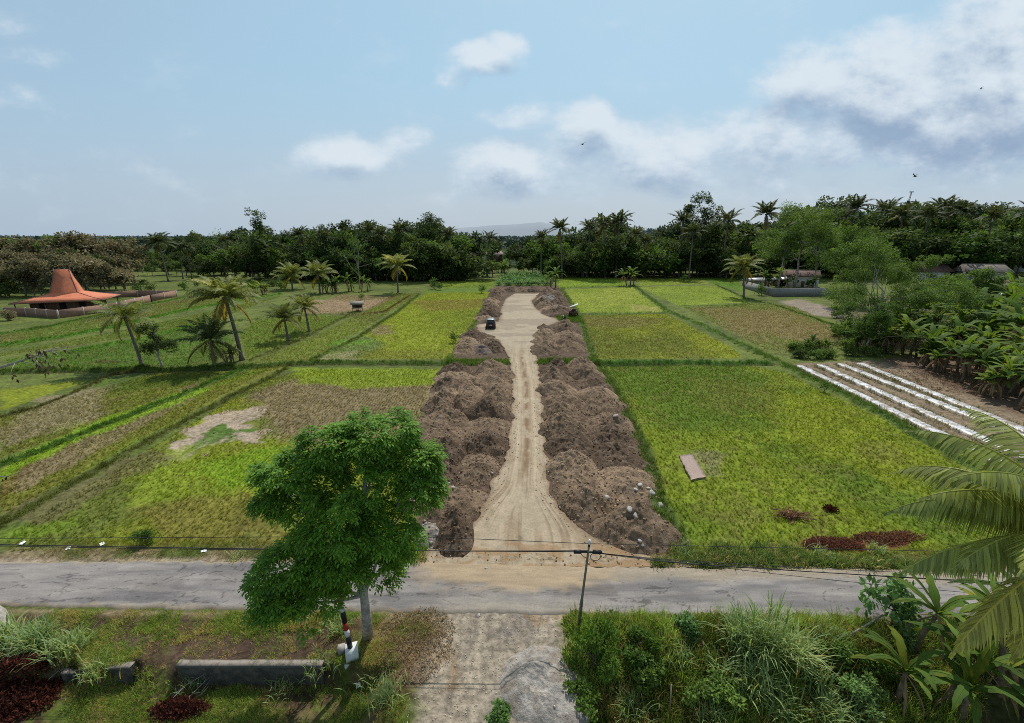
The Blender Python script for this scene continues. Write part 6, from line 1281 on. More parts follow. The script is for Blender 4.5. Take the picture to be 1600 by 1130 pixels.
proto = [banana('banana plant', 2.6, 400 + i, 10, 2.5, .62, 2 + i % 3, 5) for i in range(4)]
used = [False] * 4
for i, (x, y, h) in enumerate(BAN):
    k = i % 4; p = P(x, y); o = place(proto[k], (p[0], p[1], -.05), h / 2.6 * (1.25 if i > 5 else 1), i * 1.3, first=not used[k], group='banana plants beside the mulched beds'); used[k] = True
    o['label'] = ('low banana plant in the row along the far edge of the mulched beds' if i < 4 else ('banana plant in the grove right of the mulched beds, clear of the houses' if i < 15 or i in (22, 23, 24) else 'banana plant in the grove just in front of the tiled houses'))
NB = [((1470, 1100), 2.3, 'near banana plant with long dark torn leaves, left of the bottom right corner'), ((1560, 1085), 2.9, 'near banana plant farthest right in the bottom right corner'), ((1425, 1020), 2.4, 'near banana plant with an upright rolled leaf beside the road'), ((1520, 1040), 2.2, 'near banana plant below the drooping yellow frond')]
for i, ((x, y), h, lb) in enumerate(NB): o = banana(lb, h, 430 + i, 9, 2.4, .42, 1, 4, el0=74); o.location = tuple(G(x, y))
mb = MB(); r = np.random.default_rng(77); q = G(1432, 985); 
papaya = bush('leafy papaya like shrub with lobed leaves by the road, left of the big fronds', 1.1, 700, 81, 'reed_leaf', .30, .17, 'papaya_shrub', 'shrub', 1.2, tintA=(.75, .95, .7), tintB=(.4, .55, .45)); papaya.location = tuple(G(1388, 985)); papaya.scale = (.95, .95, 1.35)
o = bush('dense dark green leafy bush beside the foot of the utility pole', 1.1, 3000, 82, 'leaf_mid', .14, .07, 'leafy_bush', 'bush', 1.1, tintA=(1.9, 1.7, 1.2), tintB=(.8, .9, .8)); o.location = tuple(G(925, 1050)); o.scale = (.9, .9, 1.5)
o = bush('round dark green bush alone on the verge behind the road, left side', .62, 2200, 83, 'leaf_mid', .10, .035, 'round_bush', 'bush', 1.25, tintA=(1.1, 1.2, 1), tintB=(.4, .5, .5)); o.location = tuple(G(229, 850))
for i, (x, y, s, lb) in enumerate([(985, 1010, .8, 'low dark weedy bush right of the pole bush'), (1075, 995, .7, 'low bush near the road edge between the pole and the tall reeds'), (1120, 1085, .9, 'bright green bush at the bottom edge below the reeds'), (900, 1105, .7, 'low bush growing at the right foot of the sand heap'), (1335, 1090, .9, 'rounded light green bush left of the near bananas'), (1300, 1030, .8, 'bush in the weeds behind the light green one'), (1370, 1060, .8, 'dark bush under the near banana leaves'), (785, 1122, .4, 'small dry green tuft of shrub at the bottom of the gravel drive'), (1010, 1060, .7, 'low olive bush in the middle of the overgrown bank')]):
    o = bush(lb, s, 1500, 90 + i, ['leaf_mid', 'reed_leaf', 'leaf_feather'][i % 3], .15, .08, 'low_bush', 'bush', .9, tintA=[(1.7, 1.5, 1.1), (.6, .8, .55), (1.5, 1.4, 1.1)][i % 3], tintB=[(.8, .9, .8), (.3, .42, .3), (.8, .9, .8)][i % 3]); o.location = tuple(G(x, y))
for i, (x, y, L_, n, lb) in enumerate([(1195, 1020, 2.3, 190, 'tallest clump of arching reed grass, at the centre of the reeds by the road'), (1155, 1010, 1.9, 130, 'clump of reed grass left of the tallest clump'), (1235, 1030, 1.8, 140, 'clump of reed grass right of the tallest clump'), (1175, 1070, 1.5, 110, 'clump of reed grass in front of the tallest clump'), (1285, 1120, 1.3, 130, 'bright arching grass clump at the bottom edge left of the near bananas'), (1330, 1125, 1.1, 90, 'bright arching grass clump next to the bottom edge, beside the light green bush'), (1270, 1060, 1.2, 90, 'grass clump with narrow blades between the reeds and the bushes'), (60, 1010, 1.3, 170, 'large arching grass clump at the left edge above the dark red heap'), (105, 1020, 1.1, 120, 'arching grass clump at the broken wall end'), (20, 1000, 1.2, 110, 'arching grass clump touching the left edge beside the stump'),
                                  (527, 985, .8, 70, 'narrow bladed grass clump between the striped pole and the tree trunk'), (605, 1090, .9, 100, 'spiky grass clump left of the gravel drive at the bottom'), (590, 1055, .7, 60, 'low grass clump behind the spiky one left of the drive'), (375, 868, .5, 50, 'small grass clump on the far verge behind the near tree'), (1010, 845, .7, 36, 'pale grass clump at the road end of the right soil bank'), (1070, 868, .6, 80, 'dense verge grass clump right of the building track'), (1370, 862, .7, 80, 'verge grass clump below the red leaves'), (1285, 868, .6, 80, 'verge grass clump left of the red leaves'), (1130, 1060, 1.2, 90, 'grass clump at the left front of the reeds'), (1060, 1030, .9, 70, 'sparse grass clump in the middle of the bank'), (1110, 1120, 1.0, 90, 'grass clump at the bottom edge right of the bamboo stake'), (1215, 1110, 1.2, 100, 'grass clump at the bottom edge straight below the reeds'), (985, 1110, .9, 80, 'grass clump at the bottom edge left of the bamboo stake'), (1290, 1000, 1.0, 80, 'grass clump by the road between the reeds and the papaya shrub'), (300, 1050, .6, 50, 'small grass clump overhanging the left end of the long wall'), (440, 1062, .7, 70, 'grass clump growing against the foot of the long wall'), (500, 1040, .6, 70, 'grass clump at the right end of the long wall'), (150, 1050, .7, 70, 'grass clump over the broken wall piece')]):
    o = tussock(lb, L_, int(n * 1.4), 130 + i, .06 if L_ > 1 else .035); o.location = tuple(G(x, y))
for (x, y) in ((1187, 905), (1212, 915), (1145, 925)): pass
r = np.random.default_rng(55); mb = MB(); c0 = G(1200, 1022)
for dx, hh in ((-.7, 2.6), (-.15, 3.2), (.15, 3.0), (.5, 2.4), (-1.1, 2.3)):
    mb.tube([(dx, 0, 0), (dx * 1.1, .1, hh * .6), (dx * 1.25, .1, hh)], [.02, .015, .008], 4, (.8, .9, .8)); reeds(mb, (dx * 1.15, .1, hh * .65), 12, 1.1, .045, r, (1.1, 1.1, .9), (.8, .9, .8), .3, .02, .9)
o = mb.build('reed_stalks', M['reed_leaf'], None, loc=c0); tag(o, 'tall leafy reed stalks standing above the tallest reed clump', 'reeds')
for i, (x, y, h, lb) in enumerate([(1600, 1120, 3.0, 'near banana plant cut by the bottom right corner of the view'), (1500, 1130, 1.9, 'low near banana plant at the bottom edge'), (1590, 1010, 2.6, 'near banana plant behind the others at the right edge'), (1400, 1100, 1.4, 'small near banana sucker left of the long torn leaves')]):
    o = banana(lb, h, 440 + i, 10, 2.3, .40, 1, 4, el0=78); o.location = tuple(G(x, y))
gsh = [bush('shrub', 1.0, 420, 160 + i, m_, .26, .14, 'garden_shrub', 'shrub', 1.1, tintA=(1.5, 1.4, 1.1), tintB=(.7, .8, .7)) for i, m_ in enumerate(('leaf_mid', 'leaf_dark', 'leaf_feather'))]; gu = [False] * 3; r = np.random.default_rng(31)
for i in range(110):
    zone = i % 5
    if zone == 0: x, y = r.uniform(1400, 1640), r.uniform(452, 480)
    elif zone == 1: x, y = r.uniform(1440, 1640), r.uniform(500, 560)
    elif zone == 2: x, y = r.uniform(1235, 1390), r.uniform(546, 562)
    elif zone == 3: x, y = r.uniform(1300, 1420), r.uniform(478, 548)
    else: x, y = r.uniform(0, 470), r.uniform(436, 452) + 0
    if zone == 4: x, y = r.uniform(190, 470), np.interp(x, [0, 470], [462, 440])
    p = P(x, y); k = i % 3; hh = r.uniform(.6, 1.3) * (1.0 if zone == 2 else (2.0 if zone == 0 else 1.6)); where = ['in front of the tiled houses', 'in the banana grove', 'in the hedge along the far end of the mulched beds', 'in the rough garden by the wide tree', 'beyond the far end of the left fields'][zone]
    lb = ['green', 'dark green', 'pale green'][k] + ' leafy shrub ' + where
    o = place(gsh[k], (p[0], p[1], -.05), hh, i * 2.1, lb, first=not gu[k], group=lb.replace('shrub', 'shrubs')); gu[k] = True
# cassava plot at the end of the track
cas = bush('cassava plant', 1.0, 260, 140, 'reed_leaf', .5, .2, 'cassava_plant', 'cassava plant', 1.2, group='cassava plants in the plot beyond the track', tintA=(.7, .95, .75), tintB=(.35, .5, .4)); first = True; r = np.random.default_rng(4)
for j, y in enumerate((446, 443, 440, 437, 434, 431)):
    for x in np.arange(782 + j * .6, 864 - j, 8.5):
        p = P(x + r.normal(), y); o = place(cas, (p[0], p[1], 0), r.uniform(1.0, 1.4), r.uniform(0, 6), first=first); o['label'] = 'leafy pale green cassava plant in the rows beyond the far end of the track'; first = False
# saplings and banana plants by the far fields
for i, (x, y, h, kind, lb) in enumerate([(868, 449, 4.6, 'b', 'banana plant at the right corner of the cassava plot'), (985, 446, 4.4, 'b', 'banana plant standing on the bund between the far green fields'), (788, 430, 4.5, 'b', 'banana plant behind the left corner of the cassava plot'), (770, 432, 4.8, 'b', 'banana plant left of the cassava plot'), (748, 432, 4.6, 'b', 'banana plant in the thicket in front of the pink roofed house'), (510, 458, 3.6, 'b', 'dark banana plant leftmost in the row behind the dry field'), (525, 457, 3.4, 'b', 'dark banana plant in the row behind the dry field, left of centre'), (545, 456, 3.8, 'b', 'dark banana plant in the row behind the dry field, right of centre'), (565, 455, 3.4, 'b', 'dark banana plant rightmost in the row behind the dry field'), (395, 462, 2.6, 'b', 'banana sapling leftmost beyond the tall palm'), (410, 460, 2.8, 'b', 'banana sapling right of the leftmost one beyond the tall palm'),
                                             (920, 432, 5.5, 'b', 'big banana plant at the foot of the dark trees, leftmost'), (950, 431, 5.6, 'b', 'big banana plant at the foot of the dark trees, second from left'), (968, 432, 5.0, 'b', 'big banana plant at the foot of the dark trees, third from left'), (1195, 449, 4.2, 'b', 'banana plant behind the block wall beside the pale sheds'), (1215, 447, 4.4, 'b', 'banana plant behind the block wall, middle'), (1240, 452, 3.0, 'b', 'low banana plant behind the block wall near the white house'), (366, 566, 1.7, 'b', 'short banana stump between the two left field palms'), (1268, 455, 3.4, 'b', 'banana plant in front of the right end of the white house')]):
    k = i % 4; p = P(x, y); o = place(proto[k], (p[0], p[1], -.05), h / 2.6, i * 1.1 + .4, lb, group='banana plants by the far fields')
sap = bush('sapling', 1.0, 300, 150, 'leaf_mid', .3, .14, 'sapling', 'sapling', 1.4); f_ = True
for (x, y, h, lb) in [(712, 535, .95, 'thin sapling at the field edge left of the short soil bank'), (752, 458, 1.5, 'bushy sapling at the field edge left of the far soil bank'), (680, 452, 2.0, 'sapling hedge at the back of the yellow green field'), (688, 453, 1.3, 'thin sapling beside the rubble at the back of the yellow green field'), (1068, 441, 1.6, 'small bush on the bund in the far right fields'), (1190, 461, 2.0, 'small dark bush in front of the block wall corner'), (564, 468, 1.0, 'small sapling just behind the bamboo hut'), (1283, 560, .6, 'small leafy sapling at the corner of the mulched beds'), (1288, 612, .7, 'dark sapling on the bund beside the mulched beds')]:
    p = P(x, y); o = place(sap, (p[0], p[1], 0), h, x, lb, first=f_); f_ = False
# ================================================================== trees
def blobset(kind, r):
    if kind == 'fan': return [(r.normal() * (4.2 - z * .25), r.normal() * (4.2 - z * .25), z, q_, q_, q_ * .52) for z, q_ in zip((4.2, 5, 5.8, 6.5, 7.2, 8, 8.7, 9.4, 10.1, 10.8, 5.4, 7.6), r.uniform(1.5, 2.6, 12))]
    if kind == 'round': return [(r.normal() * 1.6, r.normal() * 1.6, 7 + r.uniform(-2.5, 3.2), r.uniform(2, 3.1), r.uniform(2, 3.1), r.uniform(1.6, 2.4)) for _ in range(9)]
    if kind == 'tall': return [(r.normal() * .8, r.normal() * .8, z, r.uniform(1.3, 2.3), r.uniform(1.3, 2.3), r.uniform(1.2, 1.7)) for z in (3.6, 4.8, 6, 7, 8.2, 9.4, 10.6)]
    if kind == 'umbrella': return [(r.normal() * 2.8, r.normal() * 2.8, z, r.uniform(2.2, 3.4), r.uniform(2.2, 3.4), r.uniform(.6, .95)) for z in (6.2, 7, 7.8, 8.5, 9.2, 9.8, 10.4, 11)]
    if kind == 'airy': return [(r.normal() * 1.9, r.normal() * 1.9, z, r.uniform(1.0, 1.9), r.uniform(1.0, 1.9), r.uniform(.8, 1.2)) for z in (4.5, 5.5, 6.5, 7.3, 8, 8.8, 9.6, 10.6, 11)]
    if kind == 'low': return [(r.normal() * 2.6, r.normal() * 2.2, r.uniform(2, 6.5), r.uniform(2, 3), r.uniform(2, 3), r.uniform(1.4, 2.2)) for _ in range(11)]
KN = {'haze': 'far_tree', 'round': 'dense_tree', 'tall': 'tall_tree', 'umbrella': 'spreading_tree', 'airy': 'airy_tree', 'low': 'broad_tree', 'brown': 'dry_tree'}
PROTO = {}
def far_proto(kind, seed, mat, nl=2300, L_=.62, W_=.42, bark='bark'):
    r = np.random.default_rng(seed); kk = 'round' if kind in ('brown', 'haze') else kind; bl = blobset(kk, r)
    return make_tree(KN[kind], 'tree', 'tree', M[mat], M[bark], blobs=bl, nleaf=nl, L=L_, Wd=W_, base=(0, 0, 0), trunk_r=.22, seed=seed, nclump=60 if kk != 'airy' else 40, csize=.42 if kk != 'airy' else .5, tintA=(1.35, 1.25, 1.1), tintB=(.5, .6, .6), trunk_top=bl[0][2])
for k, sp_ in {'haze': ('leaf_haze', 3), 'round': ('leaf_dark', 3), 'tall': ('leaf_dark', 2), 'umbrella': ('leaf_feather', 3), 'airy': ('leaf_mid', 2), 'low': ('leaf_dark', 3), 'brown': ('leaf_brown', 3)}.items():
    PROTO[k] = [[far_proto(k, 600 + 17 * i + len(k), sp_[0], nl=1500 if k == 'airy' else 2600), False] for i in range(sp_[1])]
PROTO['low'].append([far_proto('low', 690, 'leaf_mid', 2600), False]); PROTO['round'].append([far_proto('round', 691, 'leaf_mid', 2600), False])
TOPH = {}
for L_ in PROTO.values():
    for e in L_: TOPH[e[0].name] = float(np.percentile([v.co.z for v in KIDS[e[0].name][1].data.vertices], 98))
WH = {'haze': 'paler hazy tree', 'round': 'dense dark green tree', 'tall': 'narrow upright dark tree', 'umbrella': 'flat layered spreading tree', 'airy': 'thin see-through tree', 'low': 'broad low dark tree', 'brown': 'dry brownish leaved tree'}
def put(kind, x, ytop, ybase, label=None, widen=1.0, group=None, seedk=None, Y=None):
    if Y is None: p = P(x, ybase); 
    else: q = Q(x, 400, Y); p = np.array([q[0], Y, 0.])
    z0 = float(hgt(np.array([p[0]]), np.array([p[1]]), False)[0]); zt = Q(x, ytop, p[1])[2]; h = max(3.0, zt - z0); L_ = PROTO[kind]; e = L_[random.randrange(len(L_))]
    s = h / TOPH[e[0].name]; o = place(e[0], (p[0], p[1], z0), s * widen, random.uniform(0, 6.28), label, first=not e[1], group=group, sz=s); e[1] = True; return o
TOP = [(-200, 378), (0, 380), (60, 378), (100, 376), (150, 371), (190, 379), (225, 386), (300, 376), (340, 366), (375, 366), (430, 368), (465, 372), (500, 366), (520, 354), (560, 350), (600, 358), (640, 354), (660, 352), (700, 358), (722, 364), (735, 372), (760, 388), (800, 390), (830, 378), (850, 366), (880, 370), (900, 362), (930, 352), (960, 350), (1000, 366), (1030, 366), (1052, 362), (1080, 356), (1110, 352), (1140, 354), (1170, 356), (1200, 352), (1235, 330), (1270, 322), (1310, 334), (1350, 330), (1400, 332), (1440, 330), (1500, 332), (1560, 330), (1600, 328), (1800, 326)]
def topat(x): return float(np.interp(x, [t[0] for t in TOP], [t[1] for t in TOP]))
SIDE = lambda x: 'far left' if x < 200 else ('left' if x < 480 else ('left of the track' if x < 740 else ('straight behind the track' if x < 880 else ('right of the track' if x < 1180 else 'far right behind the houses'))))
def row(x0, x1, stepx, base, drop, kinds, where, jit=6):
    x = x0
    while x < x1:
        k = random.choices([a for a, _ in kinds], [b_ for _, b_ in kinds])[0]; xx = x + random.uniform(-jit, jit); tp = topat(xx) + drop[0] + random.random() ** 1.3 * (drop[1] - drop[0]); tp = min(tp, base - 14)
        put(k, xx, tp, base + random.uniform(-1.0, 1.0), f'{WH[k]} {where}, {SIDE(xx)}', random.uniform(.85, 1.25), group=f'{WH[k]}s of the treeline {where}, {SIDE(xx)}'); x += stepx * random.uniform(.75, 1.3)
D = [('round', 3), ('low', 3), ('tall', 1.3), ('umbrella', 2), ('airy', 1)]
F1, F2, F3 = 'in the front row behind the fields', 'in the middle rows behind the fields', 'in the back row behind the fields'
UB = [('low', 3), ('round', 1)]
row(470, 745, 12, 438, (34, 62), UB, 'in the undergrowth behind the fields')
row(470, 735, 13, 436, (14, 42), D, F1)
row(470, 745, 13, 431, (4, 26), D, F2)
row(480, 740, 15, 423, (-10, 14), [('haze', 3), ('round', 1), ('tall', 2), ('airy', 1.5)], F3)
row(870, 1140, 12, 433, (36, 60), UB, 'in the undergrowth behind the fields')
row(870, 1130, 13, 432, (18, 44), [('round', 2), ('umbrella', 2), ('low', 4), ('umbrella', 1)], F1)
row(862, 1135, 13, 427, (4, 26), D, F2)
row(862, 1150, 15, 420, (-10, 14), [('haze', 3), ('round', 1), ('tall', 2), ('airy', 1)], F3)
row(728, 880, 12, 427, (18, 34), [('low', 2), ('airy', 1), ('round', 1)], F1)
row(790, 880, 13, 415, (-4, 14), [('round', 2), ('low', 2), ('umbrella', 1)], F2)
row(-90, 200, 17, 462, (24, 50), [('brown', 6), ('low', 1)], 'in the front of the wood')
row(-90, 205, 17, 452, (6, 26), [('brown', 6), ('low', 1)], 'in the middle of the wood')
row(-90, 210, 17, 442, (-6, 10), [('brown', 3), ('round', 1), ('umbrella', 1)], 'at the back of the wood')
row(195, 470, 15, 430, (24, 44), [('umbrella', 2), ('low', 4), ('round', 1)], F1)
row(195, 480, 15, 422, (8, 26), [('umbrella', 2), ('low', 3), ('round', 2)], F2)
row(195, 480, 15, 414, (-8, 16), [('haze', 3), ('umbrella', 2), ('low', 2), ('round', 2), ('airy', 1)], F3)
row(340, 480, 15, 436, (16, 50), [('low', 3), ('umbrella', 2)], F1)
row(1130, 1640, 17, 432, (30, 60), [('low', 3), ('umbrella', 2), ('airy', 1)], 'among the right hand gardens')
row(1130, 1640, 17, 424, (10, 40), [('umbrella', 2), ('low', 2), ('round', 3)], 'behind the right hand gardens')
row(1130, 1660, 16, 415, (0, 24), [('haze', 2), ('round', 1), ('low', 2), ('umbrella', 2), ('airy', 1), ('tall', 1)], 'in the back rows on the right')
row(1130, 1660, 18, 407, (-10, 10), [('haze', 4), ('tall', 1)], 'at the very back on the right')
random.seed(21)
# far wood out to the horizon: one mass
Vx = []; cs = []; r = np.random.default_rng(17); mb = MB(); nfar = 5200
Yf = 300 * (3000 / 300) ** (r.random(nfar) ** .8); Xf = r.uniform(-1.25, 1.25, nfar) * Yf; hh = 9 + 7 * fbm(Xf / 60, Yf / 60, 3, 61) + hgt(Xf, Yf, False); sz = 5 + Yf / 260
for k in range(14):
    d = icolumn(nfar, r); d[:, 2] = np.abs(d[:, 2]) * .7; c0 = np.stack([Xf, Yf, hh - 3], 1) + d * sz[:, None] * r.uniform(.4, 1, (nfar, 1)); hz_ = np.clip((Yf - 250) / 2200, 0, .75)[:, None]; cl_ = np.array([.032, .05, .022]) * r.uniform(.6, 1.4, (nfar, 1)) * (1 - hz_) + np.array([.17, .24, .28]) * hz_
    leaves(mb, c0, unit(icolumn(nfar, r)), unit(icolumn(nfar, r) + [0, -.3, .9]), sz * .55, sz * .45, cl_)
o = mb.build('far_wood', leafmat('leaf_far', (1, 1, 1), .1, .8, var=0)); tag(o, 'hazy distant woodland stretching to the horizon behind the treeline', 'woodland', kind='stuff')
# single trees that stand out
def special(name, label, x, y_base, kind, xt, ytop, mat, nl, L_, W_, seed, wide=1.0, bark='pale_bark', blobs=None, limbs=True, tr=.22, n=90, csize=.42):
    p = P(x, y_base); r = np.random.default_rng(seed); zt = Q(xt, ytop, p[1])[2]; s = zt / 12.0
    bl = blobs if blobs else [(a * wide, b_ * wide, c_, d_ * wide, e_ * wide, f_) for a, b_, c_, d_, e_, f_ in blobset(kind, r)]
    o = make_tree(name, label, 'tree', M[mat], M[bark], blobs=bl, nleaf=nl, L=L_ / s, Wd=W_ / s, base=(0, 0, 0), trunk_r=tr / s, seed=seed, nclump=n, csize=csize, tintA=(1.4, 1.3, 1.1), tintB=(.55, .65, .6)); o.location = (p[0], p[1], 0); o.scale = (s, s, s); return o
special('tall_tree', 'tallest dark tree of the whole treeline, right of the track', 1088, 430, 'round', 1088, 303, 'leaf_dark', 9500, .7, .45, 701, .72, 'bark', [(0, 0, 10.8, 1.7, 1.4, 1.1), (1.2, 0, 10.1, 1.6, 1.2, 1.0), (-1.0, 0, 9.6, 1.8, 1.4, 1.1), (-2.4, 0, 8.2, 1.6, 1.3, 1.0), (.4, 0, 8.6, 1.6, 1.4, 1), (-1.5, 0, 7, 1.7, 1.5, 1.2), (1.2, .2, 7.2, 1.8, 1.5, 1.2), (-.3, 0, 5.5, 2, 1.6, 1.3), (2.6, 0, 8.4, 1.2, 1, .9), (3.2, 0, 6.6, 1.6, 1.3, 1.2), (3.9, 0, 7.9, .9, .9, .6)])
special('tall_tree', 'dark tree with a rounded top knot rising above the left wood', 415, 436, 'tall', 405, 322, 'leaf_dark', 7500, .65, .4, 702, 1, 'bark', [(-.8, 0, 11.1, 1.15, 1.0, .8), (.3, 0, 10.5, 1.15, 1.0, .8), (-.4, 0, 9.3, 1.2, 1.1, .9), (.3, 0, 8.4, 1.5, 1.3, .9), (1.0, 0, 7.6, 1.6, 1.4, .8), (-.7, 0, 7, 1.6, 1.4, 1), (.6, 0, 6, 2, 1.6, 1.1), (-.4, 0, 4.8, 2.2, 1.8, 1.1), (2.6, 0, 6.8, 1.2, 1.1, .7), (.9, 0, 3.6, 2.3, 1.8, 1.0)])
special('tall_tree', 'dark narrow tree standing above its neighbours left of the track', 679, 434, 'tall', 680, 338, 'leaf_dark', 6500, .65, .4, 703, 1.05, 'bark')
special('bare_topped_tree', 'thin half bare tree with pale branches left of the tall knot topped tree', 368, 436, 'airy', 368, 360, 'leaf_feather', 900, .5, .3, 704, 1.3)
special('feathery_tree', 'tall feathery tree with several thin pale trunks behind the white house', 1242, 449, 'fan', 1258, 317, 'leaf_feather', 14000, .55, .26, 705, 1.05, 'pale_bark', tr=.28)
special('feathery_tree', 'feathery tree with a thin forked trunk left of the white house', 1216, 450, 'umbrella', 1222, 350, 'leaf_feather', 5000, .5, .24, 706, .6, 'pale_bark', tr=.22)
special('feathery_tree', 'feathery tree right of the white house with a leaning pale trunk', 1270, 452, 'fan', 1300, 340, 'leaf_feather', 6000, .5, .24, 707, .75, 'pale_bark', tr=.22)
special('garden_tree', 'wide green tree with grey forked limbs standing over the garden, right of the brown field', 1362, 528, 'fan', 1372, 372, 'leaf_feather', 30000, .28, .14, 708, 1.05, 'pale_bark', tr=.18, n=150)
special('garden_tree', 'lower dark green tree at the far corner of the mulched beds', 1352, 552, 'fan', 1350, 462, 'leaf_mid', 12000, .24, .11, 709, 1.05, 'pale_bark', tr=.12, n=120)
special('garden_tree', 'bright yellow green tree behind the wide garden tree', 1335, 478, 'fan', 1340, 356, 'leaf_mid', 9000, .45, .24, 710, 1.0, 'bark', tr=.2, n=110)
special('garden_tree', 'leafy green tree in front of the leftmost tiled house', 1425, 486, 'fan', 1425, 396, 'leaf_feather', 11000, .36, .2, 711, 1.1, 'bark', tr=.2, n=110)
special('garden_tree', 'low tree between the banana grove and the grass patch', 1462, 474, 'low', 1462, 420, 'leaf_mid', 4000, .36, .2, 712, .8, 'bark', tr=.2)
special('garden_tree', 'light green tree standing over the banana grove at the right edge', 1530, 500, 'fan', 1530, 420, 'leaf_feather', 9000, .34, .18, 720, 1.0)
special('garden_tree', 'bushy green tree behind the banana grove, right of the wide garden tree', 1470, 515, 'fan', 1470, 432, 'leaf_mid', 9000, .3, .16, 721, .9)
special('thin_tree', 'thin tree with a pale trunk at the garden edge, left of the wide tree', 1315, 506, 'airy', 1317, 455, 'leaf_feather', 1600, .25, .12, 713, .9, 'pale_bark', tr=.1)
special('field_tree', 'small dark two tiered tree beside the leaning palm', 252, 574, 'round', 243, 503, 'leaf_dark', 5200, .20, .11, 714, 1, 'pale_bark', [(-1.6, 0, 9.6, 2.0, 2.0, 1.9), (.2, 0, 10.4, 1.2, 1.2, 1.1), (-2.4, 0, 5.5, 2.0, 2, 1.8), (0, 0, 5.2, 2.2, 2, 1.5), (2.6, 0, 5.8, 2.6, 2, 1.7), (1.2, 0, 6.8, 2, 1.6, 1.4)], tr=.12, n=80)
special('thin_tree', 'slender bare limbed tree in front of the left wood, near the lone yellow palm', 563, 452, 'airy', 560, 372, 'leaf_feather', 1500, .5, .25, 715, .9, 'pale_bark', tr=.2)
special('bare_tree', 'leafless pale branched tree above the dark trees right of the track', 905, 428, 'airy', 905, 345, 'leaf_dark', 160, .3, .2, 716, 1.0, 'pale_bark', tr=.2, n=80)
special('olive_tree', 'grey olive bush at the left end of the brick wall', 14, 500, 'low', 14, 478, 'leaf_brown', 1500, .3, .2, 717, 1.0)
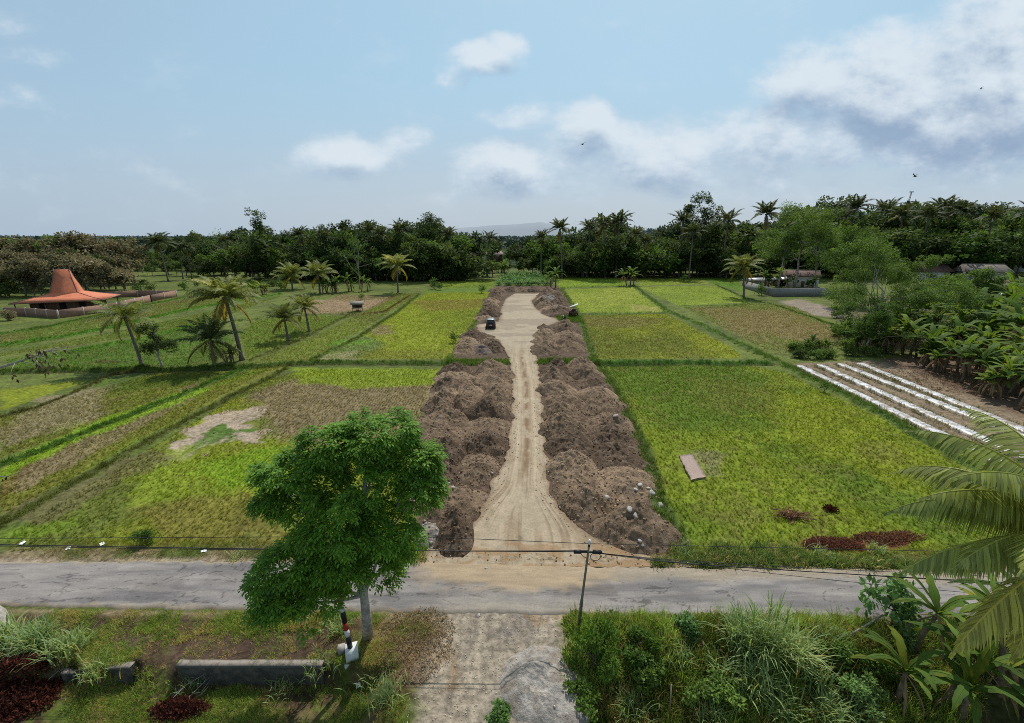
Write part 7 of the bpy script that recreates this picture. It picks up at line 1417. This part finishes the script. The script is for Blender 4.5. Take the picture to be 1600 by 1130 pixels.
# palms within the treeline
tp = [palm('forest_palm', 'palm', 14, 350 + i, 19, 4.9, (.6 * i, 0), 'palm_dark', n=16, lw=.34, dead=1, tr=.2, hang=.6, curve=1.2, colv=.9) for i in range(3)]; ft = [True] * 3
for i, (x, y, yb, lb) in enumerate([(545, 388, 434, 'pale green palm leftmost in the left treeline'), (583, 366, 428, 'dark palm breaking the skyline left of centre'), (634, 366, 428, 'dark palm breaking the skyline just left of the narrow tree'), (418, 372, 430, 'palm beside the knot topped tree'), (512, 376, 430, 'palm at the left end of the dark treeline'), (945, 356, 428, 'dark palm on the skyline right of the track'), (962, 352, 427, 'second dark palm on the skyline right of the track'), (917, 362, 428, 'short palm on the skyline right of the bare tree'), (878, 362, 420, 'small distant palm at the gap in the treeline'), (1076, 368, 428, 'palm in front of the tallest tree'), (1125, 350, 428, 'palm right of the tallest tree'), (1191, 338, 420, 'palm alone against the sky between the tallest tree and the feathery trees'), (1318, 330, 415, 'dark small palm on the skyline above the garden tree'), (1362, 334, 415, 'windswept palm on the skyline, far right'), (1396, 342, 420, 'left one of the twin palms on the far right skyline'), (1430, 342, 424, 'large right one of the twin palms on the far right skyline'), (1447, 332, 418, 'palm right behind the twin palms on the skyline'), (286, 392, 424, 'short palm right of the tall left palm'), (300, 392, 424, 'leaning palm right of the short one on the left'), (736, 386, 424, 'palm left of the pink roofed house'), (762, 378, 410, 'palm directly above the pink roofed house'), (1060, 352, 424, 'palm left of the tallest tree'), (1245, 352, 428, 'palm in the feathery trees behind the white house'), (1290, 345, 420, 'palm on the skyline right of the feathery trees'), (1480, 336, 416, 'first palm right of the skyline cluster'), (1530, 345, 424, 'palm over the grey brown roof'), (1575, 338, 418, 'palm on the skyline at the right edge'), (668, 372, 430, 'palm in front of the narrow dark tree'), (704, 372, 428, 'palm right of the narrow dark tree'), (600, 372, 430, 'palm between the two skyline palms left of centre'), (475, 372, 428, 'palm at the left edge of the dark treeline'), (356, 382, 426, 'palm in the loose trees left of the knot topped tree'), (990, 372, 428, 'low palm right of the skyline pair'), (845, 376, 424, 'palm behind the cassava plot'), (1005, 382, 431, 'palm at the front of the dark trees'), (1222, 388, 432, 'low pale palm behind the block wall'), (1160, 372, 424, 'palm above the lone palm by the wall')]):
    y -= 6; yb = yb if y > 374 and 700 < x < 900 else (yb + 7 if x > 1130 else random.choice((433, 434.5, 436)))
    p = P(x, yb); zt = Q(x, y, p[1])[2]; k = i % 3; s = max(.45, zt / 14.0); o = place(tp[k], (p[0], p[1], 0), max(s * .85, .9), i * 1.9, lb, first=ft[k], group='palms within the treeline', sz=s); ft[k] = False
# bare tree outside the left edge with one limb reaching into view
q = P(-95, 760); root = empty('bare_tree', q); tag(root, 'bare grey branch with a few dry hanging leaves reaching in from the left edge', 'tree'); mb = MB(); tv = Q(-60, 590, q[1]) - q
mb.tube([[0, 0, -.2], tv * .5, tv], [.3, .2, .12], 8); E = [Q(-60, 590, q[1]) - q, Q(8, 572, q[1]) - q, Q(45, 560, q[1]) - q, Q(82, 547, q[1]) - q]; mb.tube(E, [.12, .09, .06, .02], 6); r = np.random.default_rng(9)
tw = []
for i in range(16):
    t = r.uniform(.2, 1); a = E[1] * (1 - t) + E[3] * t; e = a + np.array([r.uniform(-.3, 1.6), r.normal() * .5, r.uniform(-.7, .5)]); mb.tube([a, (a + e) / 2 + [0, 0, .1], e], [.03, .02, .008], 4); tw.append(e)
E2 = [Q(-60, 740, q[1]) - q, Q(10, 745, q[1]) - q, Q(32, 737, q[1]) - q]; mb.tube([[0, 0, 1.], E2[1], E2[2]], [.08, .04, .01], 5); tw.append(E2[1]); mb.build('trunk', M['dead_wood'], root, True)
lb_ = MB(); tw = np.array(tw); ii = r.integers(0, len(tw), 90); leaves(lb_, tw[ii] + r.normal(size=(90, 3)) * .18, icolumn(90, r) * [.5, .5, .6] + [0, 0, -.8], icolumn(90, r), .32, .14, r.uniform(.2, .8, (90, 1)) * np.ones(3)); lb_.build('dry_leaves', M['dry_leaf'], root)
for c_ in (M,): pass
